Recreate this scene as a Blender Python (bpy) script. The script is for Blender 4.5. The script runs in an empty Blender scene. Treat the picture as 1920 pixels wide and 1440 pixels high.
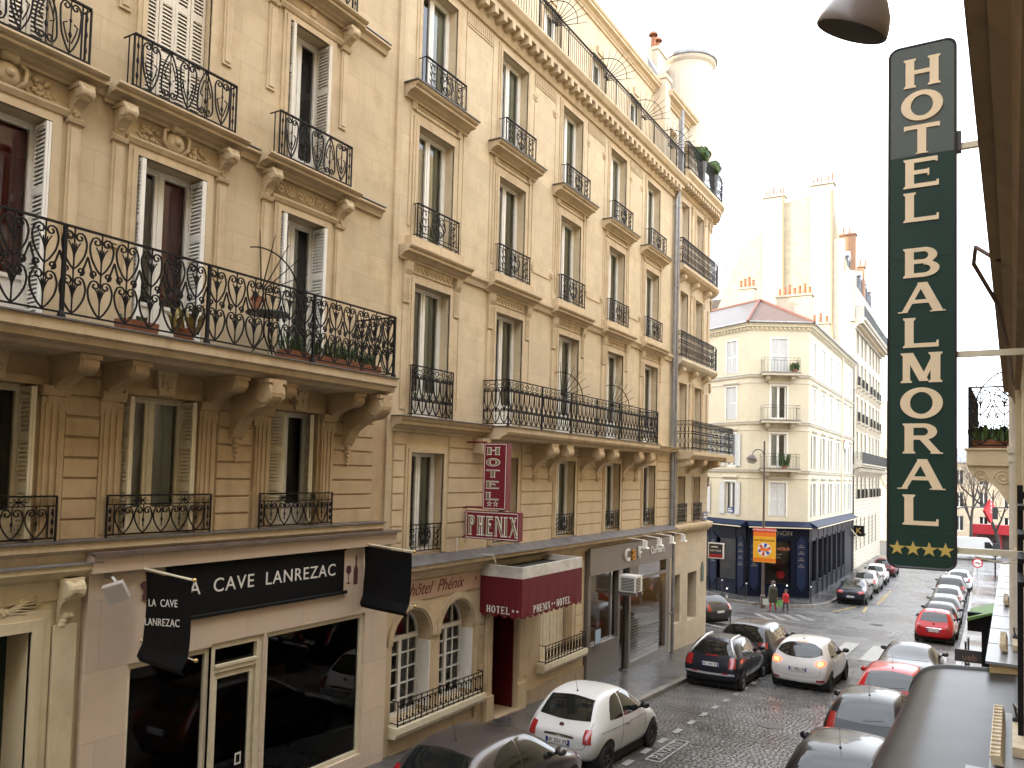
import bpy, bmesh, math, random
from mathutils import Matrix, Vector
from mathutils.bvhtree import BVHTree
random.seed(7)
sc = bpy.context.scene
col = sc.collection
pi = math.pi

# ---------------------------------------------------------------- camera
cam_d = bpy.data.cameras.new('camera'); cam = bpy.data.objects.new('camera', cam_d); col.objects.link(cam)
cam_d.sensor_width = 36; cam_d.sensor_fit = 'HORIZONTAL'; cam_d.lens = 28.03; cam_d.shift_y = 0.0495
cam_d.clip_start = 0.05; cam_d.clip_end = 3000
_R = ((0.85930791, -0.00169478, -0.5114558), (0.51080517, 0.05337627, 0.85803791), (0.02584542, -0.99857303, 0.04673235))
cam.matrix_world = Matrix([[_R[i][0], -_R[i][1], -_R[i][2], 0] for i in range(3)] + [[0, 0, 0, 1]])
sc.camera = cam

# ---------------------------------------------------------------- sky, sun, exposure
SUN_DIR = Vector((-0.85, -0.53, 0.0)).normalized()      # horizontal direction towards the sun: behind the camera, left
SUN_EL = math.radians(21)
wd = bpy.data.worlds.new('World'); sc.world = wd; wd.use_nodes = True
nt = wd.node_tree; nt.nodes.clear()
def _n(nt, typ, **kw):
    n = nt.nodes.new(typ)
    for k, v in kw.items(): setattr(n, k, v)
    return n
out = _n(nt, 'ShaderNodeOutputWorld'); bg = _n(nt, 'ShaderNodeBackground')
sky = _n(nt, 'ShaderNodeTexSky', sky_type='NISHITA'); sky.sun_disc = False
sky.sun_elevation = SUN_EL; sky.sun_rotation = math.atan2(SUN_DIR.x, SUN_DIR.y); sky.air_density = 1.0; sky.dust_density = 2.0
tc = _n(nt, 'ShaderNodeTexCoord'); mp = _n(nt, 'ShaderNodeMapping'); mp.inputs['Scale'].default_value = (1.0, 1.0, 2.6)
nz = _n(nt, 'ShaderNodeTexNoise'); nz.inputs['Scale'].default_value = 2.2; nz.inputs['Detail'].default_value = 6; nz.inputs['Roughness'].default_value = 0.55
rp = _n(nt, 'ShaderNodeMapRange'); rp.inputs['From Min'].default_value = 0.30; rp.inputs['From Max'].default_value = 0.58
rp.inputs['To Min'].default_value = 0.62; rp.inputs['To Max'].default_value = 0.98
mx = _n(nt, 'ShaderNodeMix', data_type='RGBA'); mx.inputs['B'].default_value = (7.9, 8.2, 8.7, 1)
L = nt.links.new
L(tc.outputs['Generated'], mp.inputs['Vector']); L(mp.outputs[0], nz.inputs['Vector']); L(nz.outputs['Fac'], rp.inputs['Value'])
L(rp.outputs[0], mx.inputs['Factor']); L(sky.outputs[0], mx.inputs['A']); L(mx.outputs['Result'], bg.inputs['Color'])
bg.inputs['Strength'].default_value = 0.10; L(bg.outputs[0], out.inputs['Surface'])
sun_d = bpy.data.lights.new('sun', 'SUN'); sun_d.energy = 1.5; sun_d.angle = math.radians(0.6); sun_d.color = (1.0, 0.84, 0.60)
sun = bpy.data.objects.new('sun', sun_d); col.objects.link(sun); sun.location = (-40, -45, 40)
sd = Vector((SUN_DIR.x * math.cos(SUN_EL), SUN_DIR.y * math.cos(SUN_EL), math.sin(SUN_EL)))
sun.rotation_euler = sd.to_track_quat('Z', 'Y').to_euler()
vs = sc.view_settings; vs.view_transform = 'Standard'; vs.look = 'None'; vs.exposure = 2.55; vs.gamma = 1.0; vs.use_curve_mapping = False

cy = sc.cycles; cy.max_bounces = 6; cy.diffuse_bounces = 3; cy.glossy_bounces = 3; cy.transmission_bounces = 3; cy.transparent_max_bounces = 8; cy.caustics_reflective = False; cy.caustics_refractive = False

# ---------------------------------------------------------------- mesh helpers
class MB:
    def __init__(s): s.v = []; s.f = []; s.m = []
    def add(s, vs, fs, m=0):
        b = len(s.v); s.v.extend(vs); s.f.extend([tuple(b + i for i in f) for f in fs]); s.m.extend([m] * len(fs)); return s
    def box(s, x0, x1, y0, y1, z0, z1, m=0):
        if x0 > x1: x0, x1 = x1, x0
        if y0 > y1: y0, y1 = y1, y0
        if z0 > z1: z0, z1 = z1, z0
        return s.add([(x, y, z) for z in (z0, z1) for y in (y0, y1) for x in (x0, x1)],
                     [(0, 2, 3, 1), (4, 5, 7, 6), (0, 1, 5, 4), (2, 6, 7, 3), (0, 4, 6, 2), (1, 3, 7, 5)], m)
    def quad(s, a, b, c, d, m=0): return s.add([a, b, c, d], [(0, 1, 2, 3)], m)
    def prism(s, poly, axis, a0, a1, m=0):
        """extrude a 2-d polygon (counter-clockwise) along an axis: 0 -> poly=(y,z), 1 -> (z,x), 2 -> (x,y)"""
        def P(p, a): return ((a, p[0], p[1]), (p[1], a, p[0]), (p[0], p[1], a))[axis]
        n = len(poly)
        vs_ = [P(p, a0) for p in poly] + [P(p, a1) for p in poly]
        fs = [tuple(range(n - 1, -1, -1)), tuple(range(n, 2 * n))] + [(i, (i + 1) % n, n + (i + 1) % n, n + i) for i in range(n)]
        return s.add(vs_, fs, m)
    def tube(s, pts, r, n=4, m=0, cap=True, taper=None):
        pts = [Vector(p) for p in pts]
        if len(pts) < 2: return s
        rings = []; prev = None
        for i, p in enumerate(pts):
            t = (pts[min(i + 1, len(pts) - 1)] - pts[max(i - 1, 0)])
            if t.length < 1e-9: t = Vector((0, 0, 1))
            t.normalize()
            if prev is None:
                a = Vector((0, 0, 1)) if abs(t.z) < .9 else Vector((1, 0, 0))
                x = t.cross(a).normalized()
            else:
                x = (prev - t * prev.dot(t))
                x = x.normalized() if x.length > 1e-6 else t.orthogonal().normalized()
            prev = x; y = t.cross(x)
            rr = r if taper is None else r + (taper - r) * i / (len(pts) - 1)
            rings.append([tuple(p + (x * math.cos(2 * pi * (k + .5) / n) + y * math.sin(2 * pi * (k + .5) / n)) * rr) for k in range(n)])
        vs_ = [q for ring in rings for q in ring]; fs = []
        for i in range(len(pts) - 1):
            for k in range(n):
                k2 = (k + 1) % n; fs.append((i * n + k, i * n + k2, (i + 1) * n + k2, (i + 1) * n + k))
        if cap: fs.append(tuple(range(n - 1, -1, -1))); fs.append(tuple(range((len(pts) - 1) * n, len(pts) * n)))
        return s.add(vs_, fs, m)
    def lathe(s, prof, c=(0, 0, 0), n=16, m=0, axis=2, a0=0, a1=2 * pi):
        """prof: (radius, height) list; axis 2 = z, 0 = x, 1 = y"""
        full = abs(a1 - a0 - 2 * pi) < 1e-6; k = n if full else n + 1
        def P(r, h, a):
            q = (r * math.cos(a), r * math.sin(a), h)
            if axis == 0: q = (h, r * math.cos(a), r * math.sin(a))
            if axis == 1: q = (r * math.sin(a), h, r * math.cos(a))
            return (q[0] + c[0], q[1] + c[1], q[2] + c[2])
        vs_ = [P(r, h, a0 + (a1 - a0) * i / n) for (r, h) in prof for i in range(k)]
        fs = []
        for j in range(len(prof) - 1):
            for i in range(n):
                i2 = (i + 1) % k; fs.append((j * k + i, j * k + i2, (j + 1) * k + i2, (j + 1) * k + i))
        return s.add(vs_, fs, m)
    def ball(s, c, r, n=6, m=0, sc_=(1, 1, 1)):
        prof = [(max(1e-4, math.sin(pi * j / n)), -math.cos(pi * j / n)) for j in range(n + 1)]
        b = len(s.v); s.lathe(prof, n=n + 2, m=m)
        for i in range(b, len(s.v)):
            q = s.v[i]; s.v[i] = (c[0] + q[0] * r * sc_[0], c[1] + q[1] * r * sc_[1], c[2] + q[2] * r * sc_[2])
        return s
    def ext(s, o, M=None):
        b = len(s.v)
        s.v.extend([tuple(M @ Vector(p)) for p in o.v] if M else o.v)
        s.f.extend([tuple(b + i for i in f) for f in o.f]); s.m.extend(o.m); return s
    def mesh(s, name, mats, smooth=False):
        me = bpy.data.meshes.new(name); me.from_pydata(s.v, [], s.f)
        for m in (mats if isinstance(mats, (list, tuple)) else [mats]): me.materials.append(m)
        me.polygons.foreach_set('material_index', s.m)
        if smooth: me.polygons.foreach_set('use_smooth', [True] * len(s.f))
        me.update(); return me

WM = {}
WORLDP = set()      # parents whose children are built in world coordinates
def T(x, y, z): return Matrix.Translation((x, y, z))
def RZ(a): return Matrix.Rotation(a, 4, 'Z')
def put(name, data, M=None, parent=None):
    o = bpy.data.objects.new(name, data); col.objects.link(o)
    if parent is not None and parent.name in WORLDP: WORLDP.add(o.name); M = Matrix() if M is None else M
    M = M if M is not None else (WM[parent.name] if parent else Matrix())
    WM[o.name] = M.copy()
    if parent is not None:
        o.parent = parent; o.matrix_basis = WM[parent.name].inverted() @ M
    else: o.matrix_basis = M
    return o
def tag(o, label, cat=None, group=None, kind=None):
    if label: o['label'] = label
    if cat: o['category'] = cat
    if group: o['group'] = group
    if kind: o['kind'] = kind
    return o
def thing(name, M, label, cat, group=None): return tag(put(name, None, M), label, cat, group)
def part(name, mb, mats, parent, M=None, smooth=False, kind=None):
    o = put(name, mb.mesh(name, mats, smooth), M, parent)
    if kind: o['kind'] = kind
    return o
class Tm:
    """a template: mesh + sub templates, placed many times with shared data"""
    def __init__(s, name, mb=None, mats=None, smooth=False, M=None):
        s.name = name; s.me = mb.mesh(name, mats, smooth) if mb else None; s.subs = []; s.M = M or Matrix()
    def sub(s, *a, **k): t = Tm(*a, **k); s.subs.append(t); return t
    def place(s, M, parent=None):
        o = put(s.name, s.me, M @ s.M, parent)
        for t in s.subs: t.place(M, o)
        return o
class Fr:
    """facade frame: local x = along, y = up, z = outwards"""
    def __init__(s, o, d):
        d = Vector((d[0], d[1], 0)).normalized()
        s.M = Matrix(((d.x, 0, d.y, o[0]), (d.y, 0, -d.x, o[1]), (0, 1, 0, 0), (0, 0, 0, 1)))
    def at(s, u, v=0, w=0): return s.M @ T(u, v, w)
def cr(pts, n=4):
    """Catmull-Rom through points"""
    P = [Vector(p) for p in pts]; o = []
    for i in range(len(P) - 1):
        a, b, c, d = P[max(i - 1, 0)], P[i], P[i + 1], P[min(i + 2, len(P) - 1)]
        for k in range(n):
            t = k / n
            o.append(.5 * ((2 * b) + (c - a) * t + (2 * a - 5 * b + 4 * c - d) * t * t + (3 * b - a - 3 * c + d) * t ** 3))
    o.append(P[-1]); return o
def gz(y):
    """street level: falls away from the camera, nearly level beyond the crossing"""
    return -5.0 - .055 * y if y < 50 else -7.75 - .004 * (y - 50)

# ---------------------------------------------------------------- materials
MATS = {}
def mat(name, c, rough=.6, metal=0.0, spec=.5, var=0.0, vscale=6.0, bump=0.0, bscale=40.0, coat=0.0, emit=0.0):
    if name in MATS: return MATS[name]
    m = bpy.data.materials.new(name); m.use_nodes = True; t = m.node_tree; b = t.nodes['Principled BSDF']
    b.inputs['Base Color'].default_value = (*c, 1); b.inputs['Roughness'].default_value = rough; b.inputs['Metallic'].default_value = metal
    b.inputs['Specular IOR Level'].default_value = spec; b.inputs['Coat Weight'].default_value = coat; b.inputs['Coat Roughness'].default_value = .04
    if emit: b.inputs['Emission Color'].default_value = (*c, 1); b.inputs['Emission Strength'].default_value = emit
    if var or bump:
        g = _n(t, 'ShaderNodeNewGeometry')
    if var:
        nz = _n(t, 'ShaderNodeTexNoise'); nz.inputs['Scale'].default_value = vscale; nz.inputs['Detail'].default_value = 5; nz.inputs['Roughness'].default_value = .6
        r = _n(t, 'ShaderNodeMapRange'); r.inputs['From Min'].default_value = .3; r.inputs['From Max'].default_value = .7; r.inputs['To Min'].default_value = 1 - var; r.inputs['To Max'].default_value = 1 + var * .6
        x = _n(t, 'ShaderNodeMix', data_type='RGBA', blend_type='MULTIPLY'); x.inputs['Factor'].default_value = 1; x.inputs['A'].default_value = (*c, 1)
        t.links.new(g.outputs['Position'], nz.inputs['Vector']); t.links.new(nz.outputs['Fac'], r.inputs['Value']); t.links.new(r.outputs[0], x.inputs['B']); t.links.new(x.outputs['Result'], b.inputs['Base Color'])
    if bump:
        n2 = _n(t, 'ShaderNodeTexNoise'); n2.inputs['Scale'].default_value = bscale; n2.inputs['Detail'].default_value = 4
        bp = _n(t, 'ShaderNodeBump'); bp.inputs['Strength'].default_value = bump; bp.inputs['Distance'].default_value = .02
        t.links.new(g.outputs['Position'], n2.inputs['Vector']); t.links.new(n2.outputs['Fac'], bp.inputs['Height']); t.links.new(bp.outputs[0], b.inputs['Normal'])
    MATS[name] = m; return m
def stone(name, c, joints=0.0, jw=.9, jh=.37, dirt=.35, rough=.85, yscale=1.0, blotch=.16):
    """weathered limestone: blotches, rain streaks, soot stains, faint ashlar joints"""
    if name in MATS: return MATS[name]
    m = mat(name, c, rough=rough, spec=.25); t = m.node_tree; b = t.nodes['Principled BSDF']; l = t.links.new
    g = _n(t, 'ShaderNodeNewGeometry'); sp = _n(t, 'ShaderNodeSeparateXYZ'); l(g.outputs['Position'], sp.inputs[0])
    def noise(scale, vec, det=5):
        n = _n(t, 'ShaderNodeTexNoise'); n.inputs['Scale'].default_value = scale; n.inputs['Detail'].default_value = det; n.inputs['Roughness'].default_value = .62; l(vec, n.inputs['Vector']); return n.outputs['Fac']
    def rng(x, a, bb, lo, hi):
        r = _n(t, 'ShaderNodeMapRange'); r.inputs['From Min'].default_value = a; r.inputs['From Max'].default_value = bb; r.inputs['To Min'].default_value = lo; r.inputs['To Max'].default_value = hi; l(x, r.inputs['Value']); return r.outputs[0]
    def mul(a, bcol, f):
        x = _n(t, 'ShaderNodeMix', data_type='RGBA', blend_type='MIX'); l(f, x.inputs['Factor'])
        if isinstance(a, tuple): x.inputs['A'].default_value = (*a, 1)
        else: l(a, x.inputs['A'])
        x.inputs['B'].default_value = (*bcol, 1); return x.outputs['Result']
    pos = g.outputs['Position']
    st = _n(t, 'ShaderNodeMapping'); st.inputs['Scale'].default_value = (5, 5, .35); l(pos, st.inputs['Vector'])
    c2 = tuple(x * k for x, k in zip(c, (1.10, 1.08, 1.02))); c3 = tuple(x * k for x, k in zip(c, (.84, .80, .74))); cd = tuple(x * k for x, k in zip(c, (.42, .38, .34)))
    a = mul(c, c2, rng(noise(.8, pos), .35, .65, 0, 1))
    a = mul(a, c3, rng(noise(2.3, pos), .45, .75, 0, blotch * 5))
    a = mul(a, cd, rng(noise(1.0, st.outputs[0]), .52, .85, 0, dirt))
    a = mul(a, cd, rng(noise(26, pos, 3), .62, .9, 0, .35))
    hgt = noise(60, pos, 4)
    if joints:
        xy = _n(t, 'ShaderNodeMath', operation='ADD'); l(sp.outputs['Y'], xy.inputs[0]); l(sp.outputs['X'], xy.inputs[1])
        cb = _n(t, 'ShaderNodeCombineXYZ'); l(xy.outputs[0], cb.inputs[0]); l(sp.outputs['Z'], cb.inputs[1])
        br = _n(t, 'ShaderNodeTexBrick'); br.inputs['Scale'].default_value = 1; br.inputs['Brick Width'].default_value = jw; br.inputs['Row Height'].default_value = jh
        br.inputs['Mortar Size'].default_value = .006; br.inputs['Mortar Smooth'].default_value = .3; br.offset = .5
        br.inputs['Color1'].default_value = (0, 0, 0, 1); br.inputs['Color2'].default_value = (.9, .9, .9, 1); br.inputs['Mortar'].default_value = (.4, .4, .4, 1)
        l(cb.outputs[0], br.inputs['Vector'])
        a = mul(a, tuple(x * .86 for x in c), rng(br.outputs['Color'], .0, 1, 0, .8))
        a = mul(a, tuple(x * .55 for x in c), rng(br.outputs['Fac'], 0, 1, 0, joints))
        sb = _n(t, 'ShaderNodeMath', operation='SUBTRACT'); l(hgt, sb.inputs[0]); l(br.outputs['Fac'], sb.inputs[1]); hgt = sb.outputs[0]
    l(a, b.inputs['Base Color'])
    bp = _n(t, 'ShaderNodeBump'); bp.inputs['Strength'].default_value = .35; bp.inputs['Distance'].default_value = .012; l(hgt, bp.inputs['Height']); l(bp.outputs[0], b.inputs['Normal'])
    return m
def glass(name, tint=(.8, .85, .85), rough=.01, refl=1.0):
    """thin window pane: see-through, with Fresnel mirror"""
    if name in MATS: return MATS[name]
    m = bpy.data.materials.new(name); m.use_nodes = True; t = m.node_tree; t.nodes.clear()
    o = _n(t, 'ShaderNodeOutputMaterial'); tr = _n(t, 'ShaderNodeBsdfTransparent'); tr.inputs[0].default_value = (*tint, 1)
    gl = _n(t, 'ShaderNodeBsdfGlossy'); gl.inputs['Roughness'].default_value = rough; gl.inputs['Color'].default_value = (refl, refl, refl, 1)
    fr = _n(t, 'ShaderNodeFresnel'); fr.inputs['IOR'].default_value = 1.7
    mxs = _n(t, 'ShaderNodeMixShader'); t.links.new(fr.outputs[0], mxs.inputs[0]); t.links.new(tr.outputs[0], mxs.inputs[1]); t.links.new(gl.outputs[0], mxs.inputs[2]); t.links.new(mxs.outputs[0], o.inputs['Surface'])
    MATS[name] = m; return m

S_b1 = stone('limestone_warm', (.535, .43, .29), joints=.4, dirt=.38, jh=.45, blotch=.24)
S_b1low = stone('limestone_grimy', (.46, .345, .215), joints=0, dirt=.42, blotch=.2)
S_trim = stone('limestone_trim', (.535, .43, .295), dirt=.45, blotch=.22)
S_b2 = stone('limestone_pale', (.60, .495, .345), joints=.35, dirt=.30, jh=.42, blotch=.22)
S_b2low = stone('limestone_pale_rusticated', (.565, .45, .305), dirt=.22)
S_b2b = stone('limestone_corner', (.58, .495, .38), joints=.3, dirt=.18)
S_b3 = stone('cream_render', (.58, .525, .405), dirt=.10, blotch=.06)
S_b4 = stone('grey_limestone', (.60, .54, .44), joints=.4, dirt=.18)
S_shop = stone('pink_stone_cladding', (.64, .515, .41), joints=.5, jw=1.2, jh=.9, dirt=.10, blotch=.06, rough=.5)
S_plinth = stone('plinth_stone', (.40, .32, .23), joints=.6, jw=.8, jh=.6, dirt=.5)
S_right = stone('cream_painted_stone', (.66, .54, .36), dirt=.25)
S_soffit = stone('stained_shaded_soffit', (.34, .245, .15), dirt=.5, blotch=.2)  # stains, with the shade of the underside also put into the base colour
S_door = stone('cream_carved_stone', (.64, .55, .385), dirt=.3)
M_iron = mat('wrought_iron', (.008, .007, .007), rough=.6, spec=.2, var=.4, vscale=20)
M_iron2 = mat('grey_iron', (.06, .06, .06), rough=.5)
M_white = mat('white_paint', (.80, .78, .73), rough=.4, var=.08)
M_cream = mat('cream_paint', (.72, .64, .47), rough=.45, var=.12)
M_shut = mat('shutter_paint', (.66, .60, .50), rough=.5, var=.12)
M_zinc = mat('zinc', (.27, .27, .28), rough=.38, metal=.35, var=.3, vscale=3)
M_zincd = mat('zinc_dark', (.15, .14, .14), rough=.45, metal=.2, var=.35, vscale=4)
M_glass = glass('window_glass')
M_shopglass = glass('shop_glass', tint=(.62, .58, .55), refl=.45)
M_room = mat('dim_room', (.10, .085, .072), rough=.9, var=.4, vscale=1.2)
M_curt = mat('grey_green_curtain', (.60, .62, .52), rough=.9)
M_curtw = mat('white_net_curtain', (.72, .69, .63), rough=.9)
M_curtr = mat('dark_red_curtain', (.28, .022, .025), rough=.8)
M_black = mat('black_fabric', (.004, .004, .0045), rough=.7, var=.2, spec=.2)
M_blackp = mat('black_plastic', (.015, .015, .016), rough=.4)
M_lett = mat('cream_lettering', (.90, .72, .48), rough=.5, var=.06)
M_letw = mat('white_lettering', (.75, .73, .68), rough=.5)
M_brass = mat('brass', (.6, .42, .16), rough=.3, metal=1)
M_alu = mat('aluminium', (.5, .5, .5), rough=.35, metal=1)
M_terra = mat('terracotta', (.32, .13, .07), rough=.8, var=.3)
M_leaf = mat('leaf_green', (.06, .11, .025), rough=.6, var=.5, vscale=14)
M_red = mat('awning_red', (.125, .003, .008), rough=.75, var=.12, vscale=3, bump=.1, bscale=200)
M_signred = mat('sign_red', (.16, .008, .02), rough=.4, var=.1)
# ================================================================ ground, road, pavements
def wetmat(name, c, r0, r1, scale, bump=.3, bscale=60, cell=None):
    """wet stone/asphalt: puddly roughness"""
    m = mat(name, c, rough=r0, spec=.5); t = m.node_tree; b = t.nodes['Principled BSDF']; l = t.links.new
    g = _n(t, 'ShaderNodeNewGeometry')
    n1 = _n(t, 'ShaderNodeTexNoise'); n1.inputs['Scale'].default_value = scale; n1.inputs['Detail'].default_value = 6; l(g.outputs['Position'], n1.inputs['Vector'])
    r = _n(t, 'ShaderNodeMapRange'); r.inputs['From Min'].default_value = .38; r.inputs['From Max'].default_value = .62; r.inputs['To Min'].default_value = r1; r.inputs['To Max'].default_value = r0; l(n1.outputs['Fac'], r.inputs['Value']); l(r.outputs[0], b.inputs['Roughness'])
    n2 = _n(t, 'ShaderNodeTexNoise'); n2.inputs['Scale'].default_value = scale * 5; n2.inputs['Detail'].default_value = 6; l(g.outputs['Position'], n2.inputs['Vector'])
    x = _n(t, 'ShaderNodeMix', data_type='RGBA'); x.inputs['A'].default_value = (*[k * .62 for k in c], 1); x.inputs['B'].default_value = (*[k * 1.35 for k in c], 1)
    ad = _n(t, 'ShaderNodeMath', operation='ADD'); l(n1.outputs['Fac'], ad.inputs[0]); l(n2.outputs['Fac'], ad.inputs[1])
    r2 = _n(t, 'ShaderNodeMapRange'); r2.inputs['From Min'].default_value = .75; r2.inputs['From Max'].default_value = 1.25; l(ad.outputs[0], r2.inputs['Value']); l(r2.outputs[0], x.inputs['Factor'])
    cc = x.outputs['Result']; hg = None
    n3 = _n(t, 'ShaderNodeTexNoise'); n3.inputs['Scale'].default_value = bscale; n3.inputs['Detail'].default_value = 5; l(g.outputs['Position'], n3.inputs['Vector']); hg = n3.outputs['Fac']
    if cell:
        sp = _n(t, 'ShaderNodeSeparateXYZ'); l(g.outputs['Position'], sp.inputs[0]); cb = _n(t, 'ShaderNodeCombineXYZ'); l(sp.outputs[0], cb.inputs[0]); l(sp.outputs[1], cb.inputs[1])
        br = _n(t, 'ShaderNodeTexBrick'); br.inputs['Scale'].default_value = 1; br.inputs['Brick Width'].default_value = cell[0]; br.inputs['Row Height'].default_value = cell[1]; br.inputs['Mortar Size'].default_value = .012; br.inputs['Mortar Smooth'].default_value = .6
        br.inputs['Color1'].default_value = (.75, .75, .75, 1); br.inputs['Color2'].default_value = (1.2, 1.2, 1.2, 1); br.inputs['Mortar'].default_value = (.45, .45, .45, 1); l(cb.outputs[0], br.inputs['Vector'])
        x2 = _n(t, 'ShaderNodeMix', data_type='RGBA', blend_type='MULTIPLY'); x2.inputs['Factor'].default_value = 1; l(cc, x2.inputs['A']); l(br.outputs['Color'], x2.inputs['B']); cc = x2.outputs['Result']
        sb = _n(t, 'ShaderNodeMath', operation='SUBTRACT'); l(hg, sb.inputs[0]); l(br.outputs['Fac'], sb.inputs[1]); hg = sb.outputs[0]
    l(cc, b.inputs['Base Color'])
    bp = _n(t, 'ShaderNodeBump'); bp.inputs['Strength'].default_value = bump; bp.inputs['Distance'].default_value = .02; l(hg, bp.inputs['Height']); l(bp.outputs[0], b.inputs['Normal'])
    return m
M_road = wetmat('wet_sett_paving', (.12, .115, .11), .42, .18, .35, bump=.7, cell=(.12, .097))
M_sett = wetmat('wet_granite_sett', (.14, .134, .127), .40, .14, .35, bump=.22, bscale=45)
M_gap = wetmat('sett_joint', (.075, .07, .065), .5, .25, .4)
M_pave = wetmat('wet_asphalt_pavement', (.075, .072, .072), .38, .12, .3, bump=.12, bscale=120)
M_paver = wetmat('wet_pale_pavement', (.16, .16, .165), .30, .07, .3, bump=.05, bscale=120)
M_kerb = wetmat('granite_kerb', (.20, .185, .165), .5, .25, .8, bump=.2)
M_ground = wetmat('city_ground', (.12, .115, .105), .7, .5, .2)
M_paint = mat('worn_road_paint', (.30, .295, .28), rough=.5, var=.45, vscale=9, bump=.3, bscale=50)
M_painty = mat('worn_yellow_paint', (.34, .235, .07), rough=.5, var=.45, vscale=9, bump=.3, bscale=50)

def strip(x0, x1, ys, dz, mb, m=0):
    for a, b in zip(ys[:-1], ys[1:]):
        mb.quad((x0, a, gz(a) + dz), (x1, a, gz(a) + dz), (x1, b, gz(b) + dz), (x0, b, gz(b) + dz), m)
mb = MB(); strip(-900, 900, [-400, -30, 50, 110, 160, 1500], -.25, mb)
tag(put('ground', mb.mesh('ground', M_ground)), 'city ground beyond the street', kind='structure')
mb = MB(); strip(-70, 60, [-30, 0, 13.9, 33.6, 50, 75, 100, 160], 0, mb)
mb.m[2] = 0
road = tag(put('road', mb.mesh('road', [M_road])), 'wet cobbled street running downhill between parked cars', kind='structure')
# setts close to the camera are built one by one
mb = MB(); strip(-7.98, -.98, [13.9, 33.6], .004, mb); part('sett_bed', mb, M_gap, road)
rng = random.Random(3)
def sett_mb(sx, sy, h, tilt):
    b = MB(); a, c = sx / 2, sy / 2; i = .012
    t = [(-a + i, -c + i, h + tilt[0]), (a - i, -c + i, h + tilt[1]), (a - i, c - i, h + tilt[2]), (-a + i, c - i, h + tilt[3])]
    lo = [(-a, -c, -.01), (a, -c, -.01), (a, c, -.01), (-a, c, -.01)]
    return b.add(lo + t, [(4, 5, 6, 7), (0, 1, 5, 4), (1, 2, 6, 5), (2, 3, 7, 6), (3, 0, 4, 7)])
SETTM = [sett_mb(.116 * k, .091, .02, [rng.uniform(-.006, .006) for _ in range(4)]).mesh('sett', M_sett) for k in (.85, .95, 1, 1.05, .9, 1)]
many = MB(); nind = 0; row = 0; y = 14.0
slope = math.atan(-.055)
while y < 33.4:
    x = -7.9 + rng.uniform(0, .1)
    while x < -1.05:
        k = rng.choice((.8, .9, 1, 1, 1.1)); sx = .118 * k
        cx = x + sx / 2; x += sx + .005
        yy = y + rng.uniform(-.006, .006)
        if 15.0 < y < 17.0 and -5.4 < cx < -3.6 and nind < 300:
            put('sett', rng.choice(SETTM), T(cx, yy, gz(yy) + .006 + rng.uniform(-.004, .004)) @ Matrix.Rotation(slope, 4, 'X'), road); nind += 1
        else:
            b = sett_mb(sx - .004, .091, .02 + rng.uniform(-.004, .004), [rng.uniform(-.0035, .0035) for _ in range(4)])
            many.add([(p[0] + cx, p[1] + yy, p[2] + gz(yy + p[1]) + .006) for p in b.v], b.f)
    y += .097
part('setts', many, M_sett, road, kind='stuff')
# painted markings on the road
def marking(x0, x1, y0, y1, name='road_marking', m=M_paint, h=.034, skew=0):
    b = MB(); n = max(1, int((y1 - y0) / 2))
    for i in range(n):
        a, c = y0 + (y1 - y0) * i / n, y0 + (y1 - y0) * (i + 1) / n
        s0, s1 = skew * (a - y0), skew * (c - y0)
        b.add([(x0 + s0, a, gz(a) + h), (x1 + s0, a, gz(a) + h), (x1 + s1, c, gz(c) + h), (x0 + s1, c, gz(c) + h)], [(0, 1, 2, 3)])
    return part(name, b, m, road)
for k in range(-4, 17): marking(-6.33, -6.19, 15.2 + 1.02 * k, 15.2 + 1.02 * k + .42)
for k in range(0, 14): marking(-3.28, -3.14, 13 + 1.6 * k, 13 + 1.6 * k + .42)
for k in range(6): marking(-7.55 + 1.12 * k, -6.97 + 1.12 * k, 33.3, 37.9, h=.008 if k > 9 else .03)
def ground_text(s, x, y, size, ang, m, w=1.0):
    cu = bpy.data.curves.new('t', 'FONT'); cu.body = s; cu.size = size; cu.align_x = 'CENTER'; cu.align_y = 'CENTER'; cu.extrude = .0
    o = bpy.data.objects.new('t', cu); col.objects.link(o); bpy.context.view_layer.update()
    me = bpy.data.meshes.new_from_object(o.evaluated_get(bpy.context.evaluated_depsgraph_get())); bpy.data.objects.remove(o); me.materials.clear(); me.materials.append(m)
    return put('road_lettering', me, T(x, y, gz(y) + .04) @ Matrix.Rotation(slope if y < 50 else 0, 4, 'X') @ RZ(ang) @ Matrix.Diagonal((1, w, 1, 1)), road)
def paybox(x, y0, y1, m=M_paint):
    for a, b_ in ((x - .17, x - .13), (x + .13, x + .17)): marking(a, b_, y0, y1, m=m)
    marking(x - .13, x + .13, y0, y0 + .05, m=m); marking(x - .13, x + .13, y1 - .05, y1, m=m)
    ground_text('PAYANT', x, (y0 + y1) / 2, .40, pi / 2, m, .8)
paybox(-5.9, 15.85, 17.75); paybox(-3.75, 41.2, 43.9)
# zebra over the side street, yellow delivery bay
M_faint = mat('almost_gone_paint', (.19, .185, .178), rough=.5, var=.5, vscale=5)
for k in range(4): marking(-9.9 + .6 * k, -9.5 + .6 * k, 43.0 + .6 * k, 45.4 + .6 * k, h=.012, skew=-.55, m=M_faint)
for (a, b_, c, d, s) in ((-7.9, -7.75, 50.6, 53.5, .3), (-6.35, -6.2, 51.6, 54, -.05), (-5.98, -5.86, 55.5, 64, 0)): marking(a, b_, c, d, m=M_painty, h=.012, skew=s)
paybox(-5.9, 56.8, 60.2, M_painty)
for k in range(8): marking(-6.0, -5.88, 62 + 1.5 * k, 62.5 + 1.5 * k, h=.012)
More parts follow.
